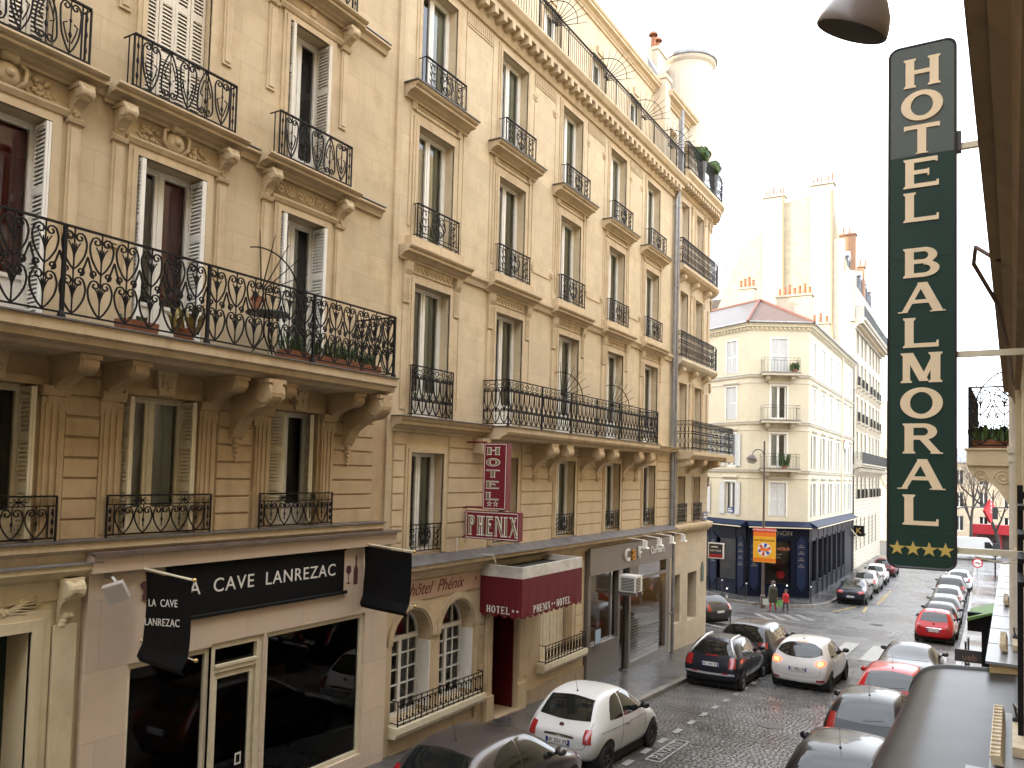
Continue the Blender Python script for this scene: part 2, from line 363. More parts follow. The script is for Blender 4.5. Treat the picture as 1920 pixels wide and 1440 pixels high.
# pavements with granite kerbs
def pavement(name, x0, x1, ys, m, label):
    b = MB(); strip(x0, x1, ys, .13, b)
    return tag(put(name, b.mesh(name, m)), label, kind='structure')
pl = pavement('pavement_left', -10.3, -8.13, [-25, 0, 33.0], M_pave, 'wet asphalt pavement in front of the hotel')
pr = pavement('pavement_right', -.82, 3.0, [-25, 0, 50, 75, 93], M_paver, 'wet grey pavement under the hotel balconies')
ks = MB().box(-.09, .09, -.492, .492, -.2, 0); KER = ks.mesh('kerb_stone', M_kerb)
tilt = Matrix.Rotation(slope, 4, 'X')
for k in range(58):
    y = -24 + k; put('kerb_stone', KER, T(-8.035, y, gz(y) + .135) @ tilt, pl)
for k in range(118):
    y = -24 + k; put('kerb_stone', KER, T(-.92, y, gz(y) + .135) @ (tilt if y < 50 else Matrix()), pr)
# corner pavements round the crossing
def polypave(name, pts, label, m=M_pave):
    b = MB(); n = len(pts)
    b.add([(x, y, gz(y) + .13) for x, y in pts] + [(x, y, gz(y) - .1) for x, y in pts], [tuple(range(n))] + [(i, n + i, n + (i + 1) % n, (i + 1) % n) for i in range(n)])
    o = tag(put(name, b.mesh(name, m)), label, kind='structure'); return o
ca = polypave('pavement_corner', [(-10.3, 33.0), (-8.03, 33.0), (-8.2, 34.2), (-8.9, 35.6), (-10.2, 36.8), (-30, 48.5), (-30, 40), (-12, 33)], 'pavement round the corner building')
cb_ = polypave('pavement_crossing', [(-8.45, 93), (-10.2, 93), (-10.2, 54.6), (-13.4, 52.9), (-27, 61), (-27, 58.2), (-14.0, 50.6), (-12.2, 50.2), (-10.4, 50.6), (-9.2, 51.7), (-8.6, 53.2), (-8.45, 55)][::-1], 'grey pavement in front of the blue pub')
def kerb_line(pts, par):
    for (a, b) in zip(pts[:-1], pts[1:]):
        a = Vector(a); b = Vector(b); n = max(1, round((b - a).length)); 
        for i in range(n):
            c = a.lerp(b, (i + .5) / n); an = math.atan2(b.y - a.y, b.x - a.x) - pi / 2
            put('kerb_stone', KER, T(c.x, c.y, gz(c.y) + .137) @ RZ(an) @ Matrix.Diagonal((1, (b - a).length / n, 1, 1)), par)
kerb_line([(-8.03, 33.2), (-8.2, 34.2), (-8.9, 35.6), (-10.2, 36.8), (-16, 40.2)], ca)
kerb_line([(-27, 58.2), (-14.0, 50.6), (-12.2, 50.2), (-10.4, 50.6), (-9.2, 51.7), (-8.6, 53.2), (-8.45, 55), (-8.45, 93)], cb_)

for (x, y) in ((-4.6, 20.6), (-5.0, 46.5)):
    b = MB(); n = 20; b.add([(x + .33 * math.cos(2 * pi * i / n), y + .33 * math.sin(2 * pi * i / n), gz(y + .33 * math.sin(2 * pi * i / n)) + .036) for i in range(n)], [tuple(range(n))]); part('manhole_cover', b, mat('cast_iron_cover', (.05, .048, .046), rough=.4, metal=.3, var=.4, bump=.5, bscale=60), road)
# ================================================================ architectural helpers
def text_me(s, size, m, ext=.008, shear=0.0, space=1.0, ax='CENTER', bold=0.0):
    cu = bpy.data.curves.new('t', 'FONT'); cu.body = s; cu.size = size; cu.align_x = ax; cu.align_y = 'CENTER'; cu.extrude = ext; cu.shear = shear; cu.space_character = space; cu.offset = bold; cu.resolution_u = 4
    o = bpy.data.objects.new('t', cu); col.objects.link(o); bpy.context.view_layer.update()
    me = bpy.data.meshes.new_from_object(o.evaluated_get(bpy.context.evaluated_depsgraph_get())); bpy.data.objects.remove(o); bpy.data.curves.remove(cu)
    me.materials.clear(); me.materials.append(m); return me
# serif capitals drawn as strokes: unit cell width w, height 1
def serif(ch, bw=.2, th=.09, sf=.05):
    """list of convex polygons (x,y); bw = thick stroke, th = thin stroke"""
    P = []
    def R(x0, x1, y0, y1): P.append([(x0, y0), (x1, y0), (x1, y1), (x0, y1)])
    def stem(x, w_=bw, foot=True, head=True):
        R(x, x + w_, 0, 1)
        if foot: P.append([(x - sf, 0), (x + w_ + sf, 0), (x + w_ + sf, .04), (x + w_, .10), (x, .10), (x - sf, .04)])
        if head: P.append([(x - sf, .96), (x, .90), (x + w_, .90), (x + w_ + sf, .96), (x + w_ + sf, 1), (x - sf, 1)])
    def ring(cx, cy, rx, ry, tx, ty, a0, a1, n=14):
        for i in range(n):
            a, b = a0 + (a1 - a0) * i / n, a0 + (a1 - a0) * (i + 1) / n
            P.append([(cx + (rx - tx) * math.cos(a), cy + (ry - ty) * math.sin(a)), (cx + rx * math.cos(a), cy + ry * math.sin(a)), (cx + rx * math.cos(b), cy + ry * math.sin(b)), (cx + (rx - tx) * math.cos(b), cy + (ry - ty) * math.sin(b))])
    def slant(x0, y0, x1, y1, w_): P.append([(x0, y0), (x0 + w_, y0), (x1 + w_, y1), (x1, y1)])
    w = 1.0
    if ch == 'H': stem(.06); stem(.94 - bw); R(.06 + bw, .94 - bw, .45, .45 + th)
    elif ch == 'O': ring(.5, .5, .5, .52, bw, th * 1.1, 0, 2 * pi, 28)
    elif ch == 'T': R(.5 - bw / 2, .5 + bw / 2, 0, 1); R(.02, .98, 1 - th, 1); R(.02, .08, .84, 1); R(.92, .98, .84, 1); R(.5 - bw / 2 - sf, .5 + bw / 2 + sf, 0, .04)
    elif ch in 'EF':
        stem(.06); R(.06, .92, 1 - th, 1); R(.86, .92, .82, 1); R(.06 + bw, .70, .46, .46 + th); R(.65, .70, .38, .62)
        if ch == 'E': R(.06, .95, 0, th); R(.89, .95, 0, .2)
    elif ch == 'L': stem(.06); R(.06, .95, 0, th); R(.89, .95, 0, .22)
    elif ch == 'I': stem(.5 - bw / 2)
    elif ch in 'BPR':
        stem(.06); cx = .55
        R(.06 + bw, cx, 1 - th, 1); R(.06 + bw, cx, .46, .46 + th); ring(cx, .73, .36, .27, bw, th, -pi / 2, pi / 2)
        if ch == 'B': R(.06 + bw, cx, 0, th); ring(cx, .275, .42, .275, bw, th, -pi / 2, pi / 2)
        if ch == 'R': slant(.80, 0, .45, .48, bw); R(.74, 1.06, 0, .045)
    elif ch == 'A': slant(.02, 0, .43, 1, th); slant(.78, 0, .40, 1, bw); R(.2, .8, .3, .3 + th * .9); R(-.06, .18, 0, .04); R(.7, 1.06, 0, .04)
    elif ch == 'M': stem(.04, th * 1.3); stem(.96 - bw); slant(.45, .05, .06, 1, bw); slant(.45, .05, .80, 1, th)
    elif ch == 'N': stem(.04, th * 1.2); stem(.96 - th * 1.2, th * 1.2, foot=False); slant(.78, 0, .04, 1, bw)
    elif ch == 'X': slant(.02, 0, .70, 1, th); slant(.75, 0, .06, 1, bw); R(-.04, .2, 0, .04); R(.68, 1.04, 0, .04); R(-.02, .34, .96, 1); R(.62, .9, .96, 1)
    return P
def letters(mb, s, x, y, w, h, gap=.25, d=.01, m=0, z=0.0, **k):
    """row of serif capitals, lower left corner at x,y, in the local x-y plane"""
    for ch in s:
        if ch == ' ': x += w * .6; continue
        ww = w * (.42 if ch == 'I' else 1)
        for i, p in enumerate(serif(ch, **k)):
            q = [(x + (a - (.29 if ch == 'I' else 0)) * w, y + b * h) for a, b in p]
            mb.prism(q, 2, z, z + d + .0002 * i, m)
        x += ww + gap * w
    return x
def star(mb, cx, cy, r, d, m=0, z=0.0):
    pts = [(cx + r * (1 if i % 2 == 0 else .4) * math.sin(pi * i / 5), cy + r * (1 if i % 2 == 0 else .4) * math.cos(pi * i / 5)) for i in range(10)][::-1]
    for i in range(10):
        a, b = pts[i], pts[(i + 1) % 10]; mb.prism([(cx, cy), a, b], 2, z, z + d, m)
def wall(mb, u0, u1, v0, v1, ops, depth=.25, m=0, mr=None, w=0.0):
    """front sheet with real openings and their reveals"""
    mr = m if mr is None else mr
    us = sorted({u0, u1, *[min(max(o[0], u0), u1) for o in ops], *[min(max(o[1], u0), u1) for o in ops]}); vs_ = sorted({v0, v1, *[o[2] for o in ops], *[o[3] for o in ops]})
    us = [x for x in us if u0 <= x <= u1]; vs_ = [x for x in vs_ if v0 <= x <= v1]
    for a, b in zip(us[:-1], us[1:]):
        run = None
        for c, d in zip(vs_[:-1], vs_[1:]):
            x, y = (a + b) / 2, (c + d) / 2
            hit = any(o[0] < x < o[1] and o[2] < y < o[3] for o in ops)
            if hit:
                if run: mb.quad((a, run[0], w), (b, run[0], w), (b, run[1], w), (a, run[1], w), m); run = None
            else: run = (run[0], d) if run else (c, d)
        if run: mb.quad((a, run[0], w), (b, run[0], w), (b, run[1], w), (a, run[1], w), m)
    for o in ops:
        a, b, c, d = o[:4]; e = w - depth
        mb.quad((a, c, w), (a, d, w), (a, d, e), (a, c, e), mr); mb.quad((b, d, w), (b, c, w), (b, c, e), (b, d, e), mr)
        mb.quad((a, d, w), (b, d, w), (b, d, e), (a, d, e), mr); mb.quad((b, c, w), (a, c, w), (a, c, e), (b, c, e), mr)
    return mb
def mould(mb, u0, u1, prof, m=0, ends=True):
    """run a moulding profile [(w,v),...] (from wall bottom out and back to the wall at the top) along u"""
    n = len(prof); b = len(mb.v)
    mb.v.extend([(u0, v, w) for w, v in prof] + [(u1, v, w) for w, v in prof])
    for i in range(n - 1): mb.f.append((b + i, b + n + i, b + n + i + 1, b + i + 1)); mb.m.append(m)
    if ends: mb.f.append(tuple(b + i for i in range(n))); mb.f.append(tuple(b + n + i for i in range(n - 1, -1, -1))); mb.m.extend([m, m])
    return mb
def cornice_prof(v0, v1, p, steps=3, w0=0.0):
    """stepped / ogee cornice from v0 (bottom) to v1 (top) projecting p"""
    h = v1 - v0; o = [(w0, v0)]
    o += [(w0 + p * .18, v0), (w0 + p * .18, v0 + h * .18), (w0 + p * .32, v0 + h * .28), (w0 + p * .42, v0 + h * .42), (w0 + p * .8, v0 + h * .5), (w0 + p * .8, v0 + h * .7), (w0 + p * .92, v0 + h * .76), (w0 + p, v0 + h * .88), (w0 + p, v1), (w0, v1)]
    return o
def casing(mb, u0, u1, v0, v1, wd=.16, pr=.045, m=0, sides=True):
    """moulded stone surround of an opening"""
    for k, (a, p) in enumerate(((wd, pr * .6), (wd * .55, pr))):
        if sides: mb.box(u0 - a, u0, v0, v1, 0.0, p, m); mb.box(u1, u1 + a, v0, v1, 0.0, p, m)
        mb.box(u0 - a, u1 + a, v1, v1 + a, 0.0, p, m)
def slatted(mb, x0, x1, y0, y1, z, th=.03, m=0, stile=.06, pitch=.055, splits=2, tilt=.012):
    """louvred shutter leaf in the x-y plane at depth z"""
    mb.box(x0, x0 + stile, y0, y1, z, z + th, m); mb.box(x1 - stile, x1, y0, y1, z, z + th, m)
    for k in range(splits + 1):
        c = y0 + (y1 - y0) * k / splits; h = .05
        mb.box(x0 + stile, x1 - stile, max(y0, c - h), min(y1, c + h), z, z + th, m)
    y = y0 + .07
    while y < y1 - .07:
        mb.add([(x0 + stile, y, z + th), (x1 - stile, y, z + th), (x1 - stile, y + pitch * .8, z + .006), (x0 + stile, y + pitch * .8, z + .006)], [(0, 1, 2, 3)], m)
        mb.add([(x0 + stile, y, z + th), (x1 - stile, y, z + th), (x1 - stile, y + .01, z + .004), (x0 + stile, y + .01, z + .004)], [(3, 2, 1, 0)], m)
        y += pitch
def curtain_mb(x0, x1, y0, y1, z, n=14, amp=.02, m=0):
    b = MB(); N = n * 2
    for i in range(N):
        a, c = x0 + (x1 - x0) * i / N, x0 + (x1 - x0) * (i + 1) / N
        za, zc = z + amp * math.sin(i * pi * .5 + .4 * math.sin(i)), z + amp * math.sin((i + 1) * pi * .5 + .4 * math.sin(i + 1))
        b.quad((a, y0, za), (c, y0, zc), (c, y1, zc), (a, y1, za), m)
    return b
def win_tm(w, h, dep=.22, fr=M_white, curtains=(), transom=.0, rail=.0, panel=.32, shutters=None, shut=M_shut, gl=None, muntins=0):
    """casement window; origin = bottom centre of the opening, z = 0 at the wall face. curtains: (x0,x1,mat) as fractions; shutters: None | 'open' | 'closed' | 'ajar'"""
    z = -dep; b = MB(); f = .05; gl = gl or M_glass; x = w / 2
    top = h - transom
    b.box(-x, -x + f, 0, h, z, z + .06); b.box(x - f, x, 0, h, z, z + .06); b.box(-x + f, x - f, h - f, h, z, z + .06); b.box(-x + f, x - f, 0, f, z, z + .06)
    if transom: b.box(-x + f, x - f, top - .04, top + .03, z + .003, z + .063)
    # two leaves
    for s in (-1, 1):
        a, c = (s * .02, s * (x - f)); a, c = min(a, c), max(a, c); g = .055
        b.box(a, a + g, f, top - f * .4, z - .02, z + .05); b.box(c - g, c, f, top - f * .4, z - .02, z + .05)
        b.box(a + g, c - g, f, f + .07, z - .02, z + .048); b.box(a + g, c - g, top - f * .4 - .06, top - f * .4, z - .02, z + .048)
        if panel: b.box(a + g, c - g, f + .07, panel, z + .004, z + .02); b.box(a + g, c - g, panel, panel + .05, z - .02, z + .047)
        for k in range(muntins):
            yy = panel + (top - panel) * (k + 1) / (muntins + 1); b.box(a + g, c - g, yy - .012, yy + .012, z - .01, z + .04)
        if muntins: b.box((a + c) / 2 - .012, (a + c) / 2 + .012, f, top - .06, z - .012, z + .038)
    b.box(-.02, .02, f, top - .02, z + .02, z + .062)
    t = Tm('window', b, fr)
    for s in (-1, 1):
        a, c = sorted((s * .075, s * (x - f - .055)))
        g = MB(); g.quad((a, panel + .05 if panel else f + .07, z + .012), (c, panel + .05 if panel else f + .07, z + .012), (c, top - .08, z + .012), (a, top - .08, z + .012)); t.sub('pane', g, gl)
    if transom:
        g = MB(); g.quad((-x + f, top + .03, z + .02), (x - f, top + .03, z + .02), (x - f, h - f, z + .02), (-x + f, h - f, z + .02)); t.sub('pane', g, gl)
    for (c0, c1, cm) in curtains:
        t.sub('curtain', curtain_mb(-x + c0 * w, -x + c1 * w, .03, h - .06, z - .07, n=max(3, int(14 * (c1 - c0)))), cm)
    if shutters in ('open', 'ajar'):
        for s in (-1, 1):
            sb = MB(); n_ = 2; lw = dep + .02 if shutters == 'open' else dep + .06
            slatted(sb, 0, lw, .03, h - .03, 0, th=.028, splits=3, stile=.035); slatted(sb, .006, lw - .004, .03, h - .03, -.034, th=.028, splits=3, stile=.035)
            # leaf folded back into the reveal: rotate x axis onto outward z
            an = -(pi / 2 + s * (.10 if shutters == 'open' else .55))
            Mx = T(s * (x - .035), 0, z + .07) @ Matrix.Rotation(an, 4, 'Y')
            sb2 = MB().ext(sb, Mx); t.sub('shutter', sb2, shut)
    if shutters == 'closed':
        lw = (w - .02) / 4
        for k in range(4):
            sb = MB(); slatted(sb, -x + .01 + lw * k + .004, -x + .01 + lw * (k + 1) - .004, .02, h - .02, -.13 + (.006 if k % 2 else 0), splits=3, stile=.045); t.sub('shutter', sb, shut)
    return t
# ---- wrought iron
def spiral(cx, cy, r0, r1, a0, a1, n=14): return [(cx + (r0 + (r1 - r0) * i / n) * math.cos(a0 + (a1 - a0) * i / n), cy + (r0 + (r1 - r0) * i / n) * math.sin(a0 + (a1 - a0) * i / n)) for i in range(n + 1)]
def heart(x, y0, a, L_, up=1, n=12):
    """pair of scroll lines: volutes at the top (y0+L_), point at the bottom (y0); returns polylines"""
    o = []
    for s in (-1, 1):
        sp = spiral(.42, -.58, .10, .42, 2.45 * pi, 0, n)
        tail = cr([(.84, -.58, 0), (.95, -1.05, 0), (.80, -L_ / a * .62, 0), (.36, -L_ / a * .88, 0), (0, -L_ / a, 0)], 3)
        pts = sp + [(p.x, p.y) for p in tail[1:]]
        o.append([(x + s * p[0] * a, (y0 + L_ + p[1] * a) if up > 0 else (y0 - p[1] * a)) for p in pts])
    return o
def rail_pattern(mb, x0, x1, y0, y1, style, r=.009, z=0.0, posts=True):
    """fill a flat railing panel in the x-y plane"""
    r *= 1.3
    def tb(pts, rr=r, n=4): mb.tube([(p[0], p[1], z) for p in pts], rr, n, cap=False)
    W, H = x1 - x0, y1 - y0
    mb.box(x0, x1, y1 - .016, y1 + .006, z - .022, z + .022); mb.box(x0, x1, y0 + .03, y0 + .05, z - .012, z + .012)
    if posts:
        for x in (x0, x1): mb.box(x - .011, x + .011, y0 - .02, y1 - .016, z - .011, z + .011)
    b0, b1 = y0 + .05, y1 - .016; h = b1 - b0
    if style == 'hearts':                                    # tall double hearts on an upright with palmettes
        n = max(1, round(W / .33)); a = W / n / 2
        for k in range(n):
            x = x0 + a * (2 * k + 1); tb([(x, b0), (x, b1)], r * .8)
            for pl_ in heart(x, b0 + h * .52, a * .93, h * .47): tb(pl_)
            for pl_ in heart(x, b0, a * .96, h * .47): tb(pl_)
            for s in (-1, 1):
                tb([(x + s * a * q[0], b0 + h * q[1]) for q in spiral(.45, .50, .28, .07, -.3 * pi, 1.9 * pi, 9)] if False else [(x + s * (.52 * a + q[0]), b0 + h * .51 + q[1]) for q in spiral(0, 0, .30 * a, .08 * a, -.5 * pi, 1.7 * pi, 10)])
                tb([(x + s * a, b0 + h * .70), (x + s * a * .78, b0 + h * .58), (x + s * .52 * a, b0 + h * .51 - .30 * a)])
                for q in (.36, .84):
                    tb([(x, b0 + h * (q - .16)), (x + s * a * .22, b0 + h * (q - .06)), (x + s * a * .42, b0 + h * (q + .0))], r * .7)
                    tb([(x, b0 + h * (q - .2)), (x + s * a * .15, b0 + h * (q - .02))], r * .7)
            mb.ball((x, b0 + h * .53, z), .018, 4); mb.ball((x, b0 + h * .3, z), .022, 4, sc_=(.8, 1.6, .8))
    elif style == 'lyre':                                    # heart scrolls between square posts with leaf drops
        e = .11; 
        for s, x in ((1, x0 + e), (-1, x1 - e)):
            tb([(x, b0), (x, b1)], r)
            for q in (.2, .5, .8): mb.ball((x - s * e / 2, b0 + h * q, z), .03, 4, sc_=(.8, 1.7, .5)); 
            tb([(x - s * e / 2, b0), (x - s * e / 2, b1)], r * .7)
        n = max(2, round((W - 2 * e) / .30)); a = (W - 2 * e) / n / 2
        for k in range(n):
            x = x0 + e + a * (2 * k + 1); u = k % 2 == 0
            for pl_ in heart(x, b0 + .01, a * .95, h * .98, 1 if u else -1): tb(pl_)
            tb([(x, b0), (x, b1)], r * .7)
            for s in (-1, 1):
                c = b0 + h * (.38 if u else .62)
                tb([(x + s * .02, c - (.12 if u else -.12)), (x + s * a * .45, c), (x + s * a * .62, c + (.10 if u else -.10)), (x + s * a * .3, c + (.13 if u else -.13))], r * .8)
            mb.ball((x, b0 + h * .35, z), .026, 4, sc_=(1, 1.7, .6)); mb.ball((x, b0 + h * .62, z), .02, 4, sc_=(1, 1.6, .6))
    elif style == 'low':                                     # low guard: frieze of rosettes over hearts
        q = b1 - h * .22; mb.box(x0, x1, q - .008, q + .008, z - .008, z + .008)
        for x in (x0 + W * .3, x0 + W * .72):
            for k in range(8): tb([(x, q + h * .1), (x + .10 * math.cos(k * pi / 4), q + h * .1 + .05 * math.sin(k * pi / 4))], r * .9)
        for x in (x0 + .045, x1 - .045):
            for k in range(3): mb.ball((x, b0 + (q - b0) * (.2 + .3 * k), z), .028, 4, sc_=(.8, 1.8, .5))
        a0_, a1_ = x0 + .1, x1 - .1
        for x in (a0_, a1_): tb([(x, b0), (x, q)], r)
        n = max(2, round((a1_ - a0_) / .26)); a = (a1_ - a0_) / n / 2
        for k in range(n):
            x = a0_ + a * (2 * k + 1)
            for pl_ in heart(x, b0, a * .98, (q - b0) * .98): tb(pl_)
            tb([(x, b0 + .08), (x, q)], r * .7); mb.ball((x, b0 + (q - b0) * .45, z), .02, 4, sc_=(1, 1.8, .6))
    elif style == 'panel':                                   # dense vertical bars with a lyre in the middle
        for k in range(1, 8):
            x = x0 + W * k / 8
            if k in (4,): continue
            tb([(x, b0), (x, b1)], r * .75)
        tb([(x0, b1 - .07), (x1, b1 - .07)], r * .8); tb([(x0, b0 + .07), (x1, b0 + .07)], r * .8)
        x = (x0 + x1) / 2
        for pl_ in heart(x, b0 + .08, W * .17, h * .8): tb(pl_, r)
        for pl_ in heart(x, b0 + .1, W * .12, h * .55, -1): tb(pl_, r)
        tb([(x, b0), (x, b1)], r)
        for k in range(4): mb.ball((x, b0 + h * (.2 + .2 * k), z), .03, 4, sc_=(.8, 1.5, .6))
        for s in (-1, 1):
            for q in (.25, .5, .75):
                tb([(x + s * W * .33 + p_[0], b0 + h * q + p_[1]) for p_ in spiral(0, 0, W * .075, W * .02, s * pi / 2, s * 3.4 * pi / 2 + s * pi / 2, 8)], r * .8)
                tb([(x + s * W * .25, b0 + h * (q - .1)), (x + s * W * .36, b0 + h * q - W * .07), (x + s * W * .42, b0 + h * (q + .08))], r * .8)
    elif style == 'rings':                                   # ring frieze, bell scrolls below
        q = b1 - h * .17; mb.box(x0, x1, q - .008, q + .008, z - .008, z + .008)
        n = max(2, round(W / .24)); a = W / n / 2
        for k in range(n):
            x = x0 + a * (2 * k + 1); c = (q + b1) / 2
            tb(spiral(x, c, h * .055, h * .055, 0, 2 * pi, 8), r * .8); tb([(x - a, c), (x - h * .055, c)], r * .7); tb([(x + h * .055, c), (x + a, c)], r * .7)
            tb([(x, b0), (x, q)], r * .75)
            for pl_ in heart(x, b0 + (q - b0) * .40, a * .95, (q - b0) * .60): tb(pl_)
            for pl_ in heart(x, b0, a * .95, (q - b0) * .44, 1): tb(pl_)
            mb.ball((x, b0 + (q - b0) * .52, z), .018, 4, sc_=(1, 1.8, .7)); mb.ball((x, b0 + (q - b0) * .2, z), .018, 4, sc_=(1, 1.8, .7))
    elif style == 'lattice':                                 # rows of small lozenges and rings
        n = max(2, round(W / .17)); a = W / n / 2; rows = 3; q = b1 - h * .12
        tb([(x0, q), (x1, q)], r * .9)
        for k in range(n):
            x = x0 + a * (2 * k + 1); tb([(x - a, b0), (x - a, b1)], r * .75)
            for j in range(rows):
                c0, c1 = b0 + (q - b0) * j / rows, b0 + (q - b0) * (j + 1) / rows
                for pl_ in heart(x, c0, a * .9, c1 - c0, 1 if j % 2 else -1, 6): tb(pl_, r * .8)
            tb(spiral(x, (q + b1) / 2, h * .045, h * .045, 0, 2 * pi, 6), r * .8)
    elif style == 'bars':                                    # plain uprights below a small openwork band
        q = b1 - .11; tb([(x0, q), (x1, q)], r * .9); n = max(2, round(W / .125))
        for k in range(n + 1): 
            x = x0 + W * k / n; tb([(x, b0), (x, q)], r * .8)
            tb(spiral(x, (q + b1) / 2, .045, .045, 0, 2 * pi, 6), r * .7); tb([(x, q), (x + W / n, b1)], r * .6)
        if posts:
            k = max(1, round(W / 1.6))
            for i in range(k + 1): x = x0 + W * i / k; mb.box(x - .012, x + .012, y0 - .02, b1, z - .012, z + .012)
    elif style == 'mesh':
        n = max(2, round(W / .06))
        for k in range(n + 1): x = x0 + W * k / n; tb([(x, b0), (x, b1)], r * .5)
        for k in range(1, 5): tb([(x0, b0 + h * k / 5), (x1, b0 + h * k / 5)], r * .5)
def rail_tm(w, h, style, r=.009, name='railing', ret=0.0, m=None):
    """free-standing railing panel, centred; ret = short returns to the wall at both ends"""
    b = MB(); rail_pattern(b, -w / 2, w / 2, 0, h, style, r)
    if ret:
        for s in (-1, 1):
            for yy in (h - .008, .04): b.tube([(s * w / 2, yy, 0), (s * w / 2, yy, -ret)], .011, 4)
            b.tube([(s * w / 2, .04, -ret * .5), (s * w / 2, h, -ret * .5)], r, 4)
    return Tm(name, b, m or M_iron)
def fan(mb, R_=.85, n=8, a0=math.radians(-4), a1=math.radians(94), r=.0125):
    """burglar fan: spikes radiating from the rail, held by an arc (in the x-y plane)"""
    for k in range(n):
        a = a0 + (a1 - a0) * k / (n - 1); mb.tube([(.08 * math.cos(a), .08 * math.sin(a), 0), (R_ * math.cos(a), R_ * math.sin(a), 0)], r, 4, taper=.006)
    mb.tube([(R_ * .72 * math.cos(a0 + (a1 + .25 - a0) * k / 12), R_ * .72 * math.sin(a0 + (a1 + .25 - a0) * k / 12), 0) for k in range(13)], r, 4)
def console_mb(p, h, w, curl=.13):
    """scrolled bracket: projects p, height h, thickness w; top at y=0, wall at z=0"""
    prof = cr([(0, -h, 0), (.10 * p, -h * .92, 0), (.28 * p, -h * .66, 0), (.62 * p, -h * .48, 0), (p * .86, -h * .44, 0), (p, -h * .28, 0), (p * .98, -h * .1, 0), (p * .92, 0, 0)], 3)
    poly = [(q.x, q.y) for q in prof] + [(0, 0)]
    b = MB(); b.prism([(y, z) for (z, y) in poly][::-1] if False else [(q[1], q[0]) for q in poly][::-1], 0, -w / 2, w / 2)
    b.lathe([(0.001, -w * .62), (h * .17, -w * .62), (h * .2, -w * .5), (h * .16, -w * .3), (h * .13, 0), (h * .16, w * .3), (h * .2, w * .5), (h * .17, w * .62), (.001, w * .62)], c=(0, -h * .22, p * .84), n=12, axis=0)
    b.box(-w * .7, w * .7, -.06, 0, 0, p)
    return b
def leafy(mb, cx, cy, w, h, z, n, rnd, r=(.02, .05)):
    """carved foliage: overlapping small relief lumps"""
    for _ in range(n):
        x, y = cx + rnd.uniform(-w, w) * .5, cy + rnd.uniform(-h, h) * .5
        mb.ball((x, y, z), rnd.uniform(*r), 4, sc_=(1, 1, .8))
def potted(name, M, label, leaf_n=40, h=.3, w=.3, pot=True, box=None, group=None, m=M_leaf, long=False):
    t = thing(name, M, label, 'plant', group)
    rnd = random.Random(hash(label) % 999 + len(label)); b = MB()
    bw = box or w * .5
    for _ in range(leaf_n):
        x, y = rnd.uniform(-bw, bw), rnd.uniform(-w * .3, w * .3); a = rnd.uniform(0, 2 * pi); l = h * rnd.uniform(.5, 1.1); lw = .012 if long else .03
        dx, dy = math.cos(a) * l * .5, math.sin(a) * l * .5; px, py = -math.sin(a) * lw, math.cos(a) * lw; z0 = .14
        b.add([(x - px, y - py, z0), (x + px, y + py, z0), (x + dx * .5 + px, y + dy * .5 + py, z0 + l * .8), (x + dx * .5 - px, y + dy * .5 - py, z0 + l * .8), (x + dx, y + dy, z0 + l * (.55 if long else .9))], [(0, 1, 2, 3), (3, 2, 4)])
    part('foliage', b, m, t, M)
    p = MB()
    if box: p.prism([(-.08, 0), (.08, 0), (.1, .16), (-.1, .16)], 0, -box - .03, box + .03)
    else: p.lathe([(.001, 0), (w * .3, 0), (w * .4, .17), (w * .42, .17), (w * .42, .19), (w * .34, .19), (.001, .15)], n=12)
    part('planter' if box else 'pot', p, M_terra, t, M); return t
# ================================================================ first building on the left (wine shop at street level)
FL = Fr((-10, 0), (0, 1))
b1 = thing('stone_apartment_building', T(-10, 8, gz(8)), 'warm limestone apartment building with long scrolled balcony above a wine shop', 'building')
rnd = random.Random(11)
COLS = [(0.1, 1.1), (2.45, 1.1), (4.82, 1.1), (7.10, 1.12), (9.65, 1.06)]
U0, U1 = -5.0, 12.06
ops1 = [(c - w / 2, c + w / 2, -1.0, .92) for c, w in COLS]
ops2 = [(c - w / 2, c + w / 2, 1.62, 4.2) for c, w in COLS]
ops3 = [(c - w / 2 + .04, c + w / 2 - .04, 4.98, 7.45) for c, w in COLS]
ops4 = [(c - w / 2 + .04, c + w / 2 - .04, 8.15, 10.5) for c, w in COLS]
mb = MB(); wall(mb, U0, U1, 1.28, 14.5, ops2 + ops3 + ops4, .32)
part('wall', mb, S_b1, b1, FL.M)
mb = MB(); wall(mb, U0, U1, -1.3, 1.28, ops1, .32); part('wall', mb, S_b1low, b1, FL.M)
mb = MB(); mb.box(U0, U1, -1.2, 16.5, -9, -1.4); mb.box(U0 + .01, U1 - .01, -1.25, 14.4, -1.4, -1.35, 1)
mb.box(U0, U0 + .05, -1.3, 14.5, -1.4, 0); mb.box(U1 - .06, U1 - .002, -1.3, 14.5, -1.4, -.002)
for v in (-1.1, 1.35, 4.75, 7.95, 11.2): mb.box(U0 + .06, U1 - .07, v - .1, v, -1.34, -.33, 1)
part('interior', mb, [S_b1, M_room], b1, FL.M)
# rusticated stones between the first-floor windows
piers = [(3.35, 3.95), (5.72, 6.2), (8.05, 8.72), (10.42, 11.62), (.9, 1.6)]
for (a, b) in piers:
    v = -1.0; k = 0
    bm_ = {}
    while v < 1.15:
        h = .262
        x = MB(); e = .018
        x.add([(a, 0, 0), (b, 0, 0), (b, h - .018, 0), (a, h - .018, 0), (a + e, e * .6, .035), (b - e, e * .6, .035), (b - e, h - .018 - e * .6, .035), (a + e, h - .018 - e * .6, .035)],
              [(4, 5, 6, 7), (0, 1, 5, 4), (1, 2, 6, 5), (2, 3, 7, 6), (3, 0, 4, 7)])
        if not bm_: bm_['m'] = x.mesh('stone', S_b1low)
        put('stone', bm_['m'], FL.at(0, v, 0), b1); v += h
